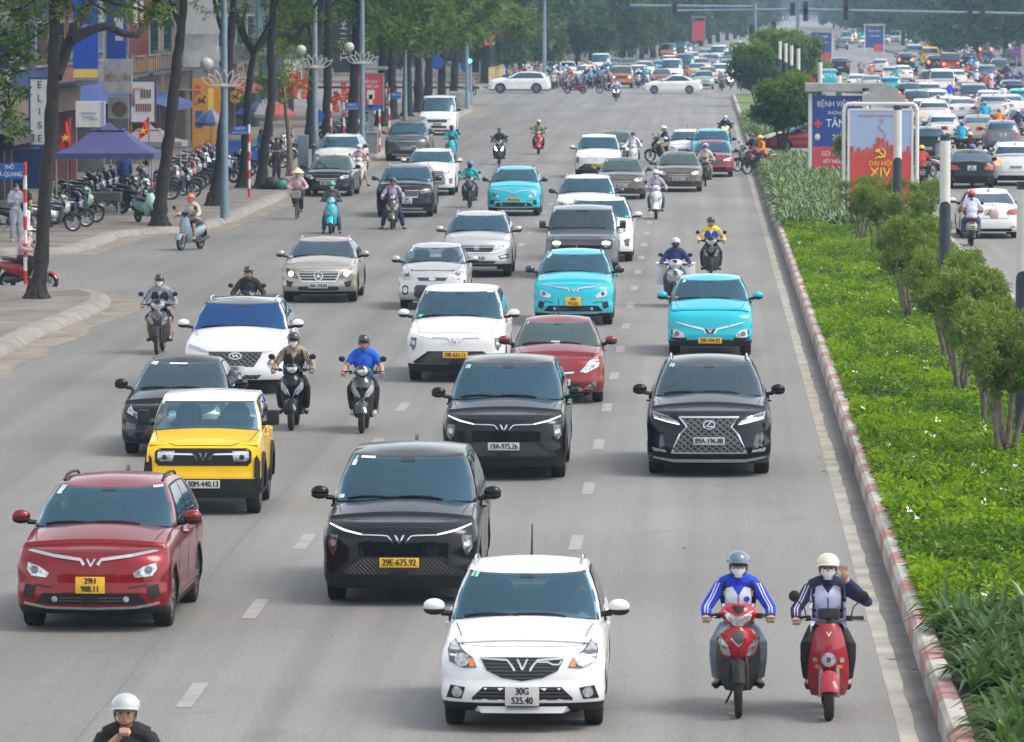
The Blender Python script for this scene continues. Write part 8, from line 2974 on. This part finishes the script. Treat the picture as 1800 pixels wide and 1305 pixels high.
ride('under', 1790, 248, 'paint_black', 'motorbike at the picture edge in the jam', 'rider in navy with a pink and white helmet', {'jacket': 'navy', 'trousers': 'black_cloth', 'helmet': 'helm_white'}, rear=True, vox=.025)

# small riders in the distance
rd = random.Random(9)
jc = ['sky_cloth', 'navy', 'white_cloth', 'black_cloth', 'grey_cloth', 'turquoise', 'red_cloth', 'tan', 'lilac', 'darkblue', 'teal', 'orange_cloth', 'pink_cloth', 'royal']
hc = ['helm_white', 'helm_black', 'helm_blue', 'helm_silver', 'helm_teal', 'helm_cream', 'helm_slate', 'helm_red', 'straw']
bc = ['paint_black', 'paint_silver', 'paint_wine', 'paint_navy', 'paint_darkgrey', 'paint_white']


def far_rider(x, y, lb, g, rear=False, yaw=0., lit=False):
    k = rd.choice(['under', 'modern', 'modern'])
    ride(k, x, y, rd.choice(bc), 'small motorbike ' + lb, 'small rider ' + lb, {'jacket': rd.choice(jc), 'trousers': rd.choice(['black_cloth', 'jeans', 'navy', 'grey_cloth']), 'helmet': rd.choice(hc)}, rear=rear, yaw=yaw, far=True,
         extra=g, vox=.032, bm={'headlamp': 'lamp_lit', 'lamp_glass': 'lamp_lit'} if lit else None)


spots = []


def free(x, y, dx, dy):
    for a, b_ in spots:
        if abs(a - x) < dx and abs(b_ - y) < dy:
            return False
    spots.append((x, y))
    return True


cnt = 0
while cnt < 50:
    x, y = rd.uniform(925, 1072), rd.uniform(136, 159)
    if free(x, y, 9, 1.0):
        far_rider(x, y, 'in the packed crowd waiting at the junction', 'motorbikes packed at the junction', yaw=rd.uniform(-15, 15), lit=rd.random() < .08)
        cnt += 1
for x, y in ((862, 147), (873, 144), (884, 145), (893, 143), (905, 145), (915, 146), (855, 146), (926, 150)):
    far_rider(x, y, 'in the row behind the crossing white car', 'motorbikes behind the crossing white car', yaw=rd.uniform(-20, 20))
for x, y in ((1269, 161), (1285, 157), (1210, 150), (1122, 156), (1133, 153), (1278, 152)):
    far_rider(x, y, 'between the queueing cars across the junction', 'motorbikes between the queueing cars', lit=x > 1270)
spots = []
cnt = 0
for x, y in ((1512, 137), (1531, 146), (1579, 151), (1600, 136), (1612, 133), (1700, 143), (1692, 147), (1716, 158), (1730, 166), (1745, 160), (1758, 165), (1742, 175), (1773, 165), (1787, 170), (1765, 192), (1755, 196), (1669, 188), (1672, 110),
             (1684, 112), (1696, 112), (1712, 114), (1722, 116), (1732, 120), (1743, 118), (1706, 128), (1719, 134), (1660, 128), (1648, 140), (1664, 146), (1782, 150), (1795, 160), (1770, 146), (1690, 136), (1678, 170), (1606, 180), (1650, 215), (1733, 230)):
    far_rider(x, y, 'weaving through the outbound jam', 'motorbikes weaving through the outbound jam', rear=True, yaw=rd.uniform(-12, 12), lit=False)

# ---------------------------------------------------------------- parked bikes and people on the pavement
def parked(kind, px, py, yaw, pnt, lb, lean=.12):
    BK[kind].inst(G(px, py, .17), R(yaw), lb, 'motorbike' if kind == 'under' else 'scooter', 'motorbikes parked on the pavement', {'paint': pnt, 'shield': 'shield'}, rx=lean if yaw else lean)


parked('under', 95, 408, 118, 'paint_silver', 'silver motorbike at the near end of the pavement row')
parked('under', 118, 400, 115, 'paint_navy', 'dark blue motorbike second in the pavement row')
parked('under', 136, 392, 112, 'paint_mint', 'motorbike with a mint tail third in the pavement row')
parked('under', 20, 408, 100, 'paint_black', 'motorbike behind the standing pedestrians')
parked('retro', 258, 392, 32, 'paint_mint', 'mint green scooter leaning by the pale tree trunk', -.05)
parked('retro', 246, 362, 22, 'paint_white', 'white scooter parked behind the mint one')
parked('modern', 222, 366, 40, 'paint_black', 'black scooter beside the stall table')
parked('under', 310, 348, 100, 'paint_black', 'black motorbike behind the leaning trunk')
for (x, y, a, kd, c) in ((150, 366, 110, 'under', 'paint_black'), (160, 360, 108, 'modern', 'paint_darkgrey'), (172, 357, 112, 'under', 'paint_black'), (183, 353, 108, 'under', 'paint_navy'), (205, 350, 100, 'modern', 'paint_black'),
                         (232, 348, 105, 'under', 'paint_darkgrey'), (140, 358, 104, 'under', 'paint_black'), (240, 377, 60, 'modern', 'paint_black'), (270, 352, 100, 'under', 'paint_wine'), (292, 345, 100, 'under', 'paint_silver'),
                         (300, 340, 102, 'under', 'paint_black'), (315, 338, 104, 'modern', 'paint_darkgrey')):
    parked(kd, x, y, a, c, 'dark motorbike crowded in the shade around the purple gazebo')
rp_ = random.Random(4)
lbs = ['wine red', 'silver', 'black', 'white', 'dark blue', 'grey']
cl_ = ['paint_wine', 'paint_silver', 'paint_black', 'paint_white', 'paint_navy', 'paint_darkgrey']
k = 0
for (x, y, a) in ((322, 335, 105), (331, 329, 108), (340, 324, 104), (349, 319, 106), (358, 314, 105), (345, 306, 100), (334, 312, 104), (366, 308, 103), (404, 318, 110), (412, 312, 112), (420, 306, 110), (455, 296, 100), (463, 290, 102), (471, 296, 104), (480, 288, 100), (488, 282, 105),
                  (590, 246, 100), (598, 242, 102), (606, 238, 100), (614, 240, 104), (594, 236, 100), (660, 214, 100), (668, 211, 100), (498, 276, 100), (326, 318, 102), (352, 300, 104)):
    c = k % 6
    parked(rp_.choice(['under', 'under', 'modern']), x, y, a, cl_[c], '%s motorbike packed in the parked row under the trees' % lbs[c])
    k += 1
parked('modern', 385, 322, 70, 'paint_navy', 'bulky dark blue scooter between the trunks')


def ped(px, py, pose, lb, m, yaw=0., z=.17, **kw):
    mm = {'helmet': 'helm_black'}
    mm.update(m)
    person(G(px, py, z), R(yaw), lb, 'pedestrian', None, mm, pose=pose, lid='hair', mask=False, vox=.02, **kw)


ped(28, 425, 'look', 'pedestrian in grey holding up a phone on the pavement', {'jacket': 'grey_cloth', 'trousers': 'grey_cloth', 'shoe': 'cream'}, 30, pony=True)
ped(42, 424, 'stand', 'pedestrian in a black top and white trousers with the back turned', {'jacket': 'black_cloth', 'trousers': 'white_cloth'}, 165, sleeve='short')
ped(219, 352, 'stand', 'person in dark blue standing under the purple gazebo', {'jacket': 'darkblue', 'trousers': 'black_cloth'}, 190)
ped(257, 345, 'stool', 'person in a white shirt sitting with the back turned at the stall', {'jacket': 'white_cloth', 'trousers': 'black_cloth'}, 200, sleeve='short')
ped(459, 300, 'stand', 'person in a turquoise shirt behind the alley sign pole', {'jacket': 'turquoise', 'trousers': 'black_cloth'}, 120, sleeve='short')
ped(486, 318, 'look', 'person in black looking down at papers by the thin tree', {'jacket': 'black_cloth', 'trousers': 'black_cloth'}, 40, sleeve='short')
tag(put('plastic_stool', MB().lathe([(.17, .0), (.14, .42), (.001, .43)], 12), ['plastic_green'], loc=G(257, 347, .17)), 'green plastic stool under the white shirted person', 'stool')

lf = leaves(np.zeros((1, 3)), 1, .16, .09, np.random.default_rng(1), droop=0)
lf[:, :, 2] = .012
lm = quads('fallen_leaf', lf, ['wood'])
for x, y in ((1437, 805), (1549, 1052), (1530, 1000), (1555, 1160), (1494, 886), (1205, 965), (1150, 715), (1450, 830), (1604, 1175)):
    tag(link('fallen_leaf', lm, None, G(x, y), (0, 0, x)), 'dry brown leaf lying on the asphalt by the kerb', 'leaf', 'dry leaves on the road')
# ---------------------------------------------------------------- air of the hazy street
hz = MB().box((60, 1580, 8), (700, 3240, 18.6))
ho = put('haze', hz, [], smooth=0)
hm = bpy.data.materials.new('haze')
hm.use_nodes = True
hn = hm.node_tree
hn.nodes.clear()
pv = hn.nodes.new('ShaderNodeVolumePrincipled')
pv.inputs['Color'].default_value = (.52, .76, 1, 1)
pv.inputs['Density'].default_value = .00023
om = hn.nodes.new('ShaderNodeOutputMaterial')
hn.links.new(pv.outputs[0], om.inputs['Volume'])
ho.data.materials.append(hm)
tag(ho, kind='stuff')
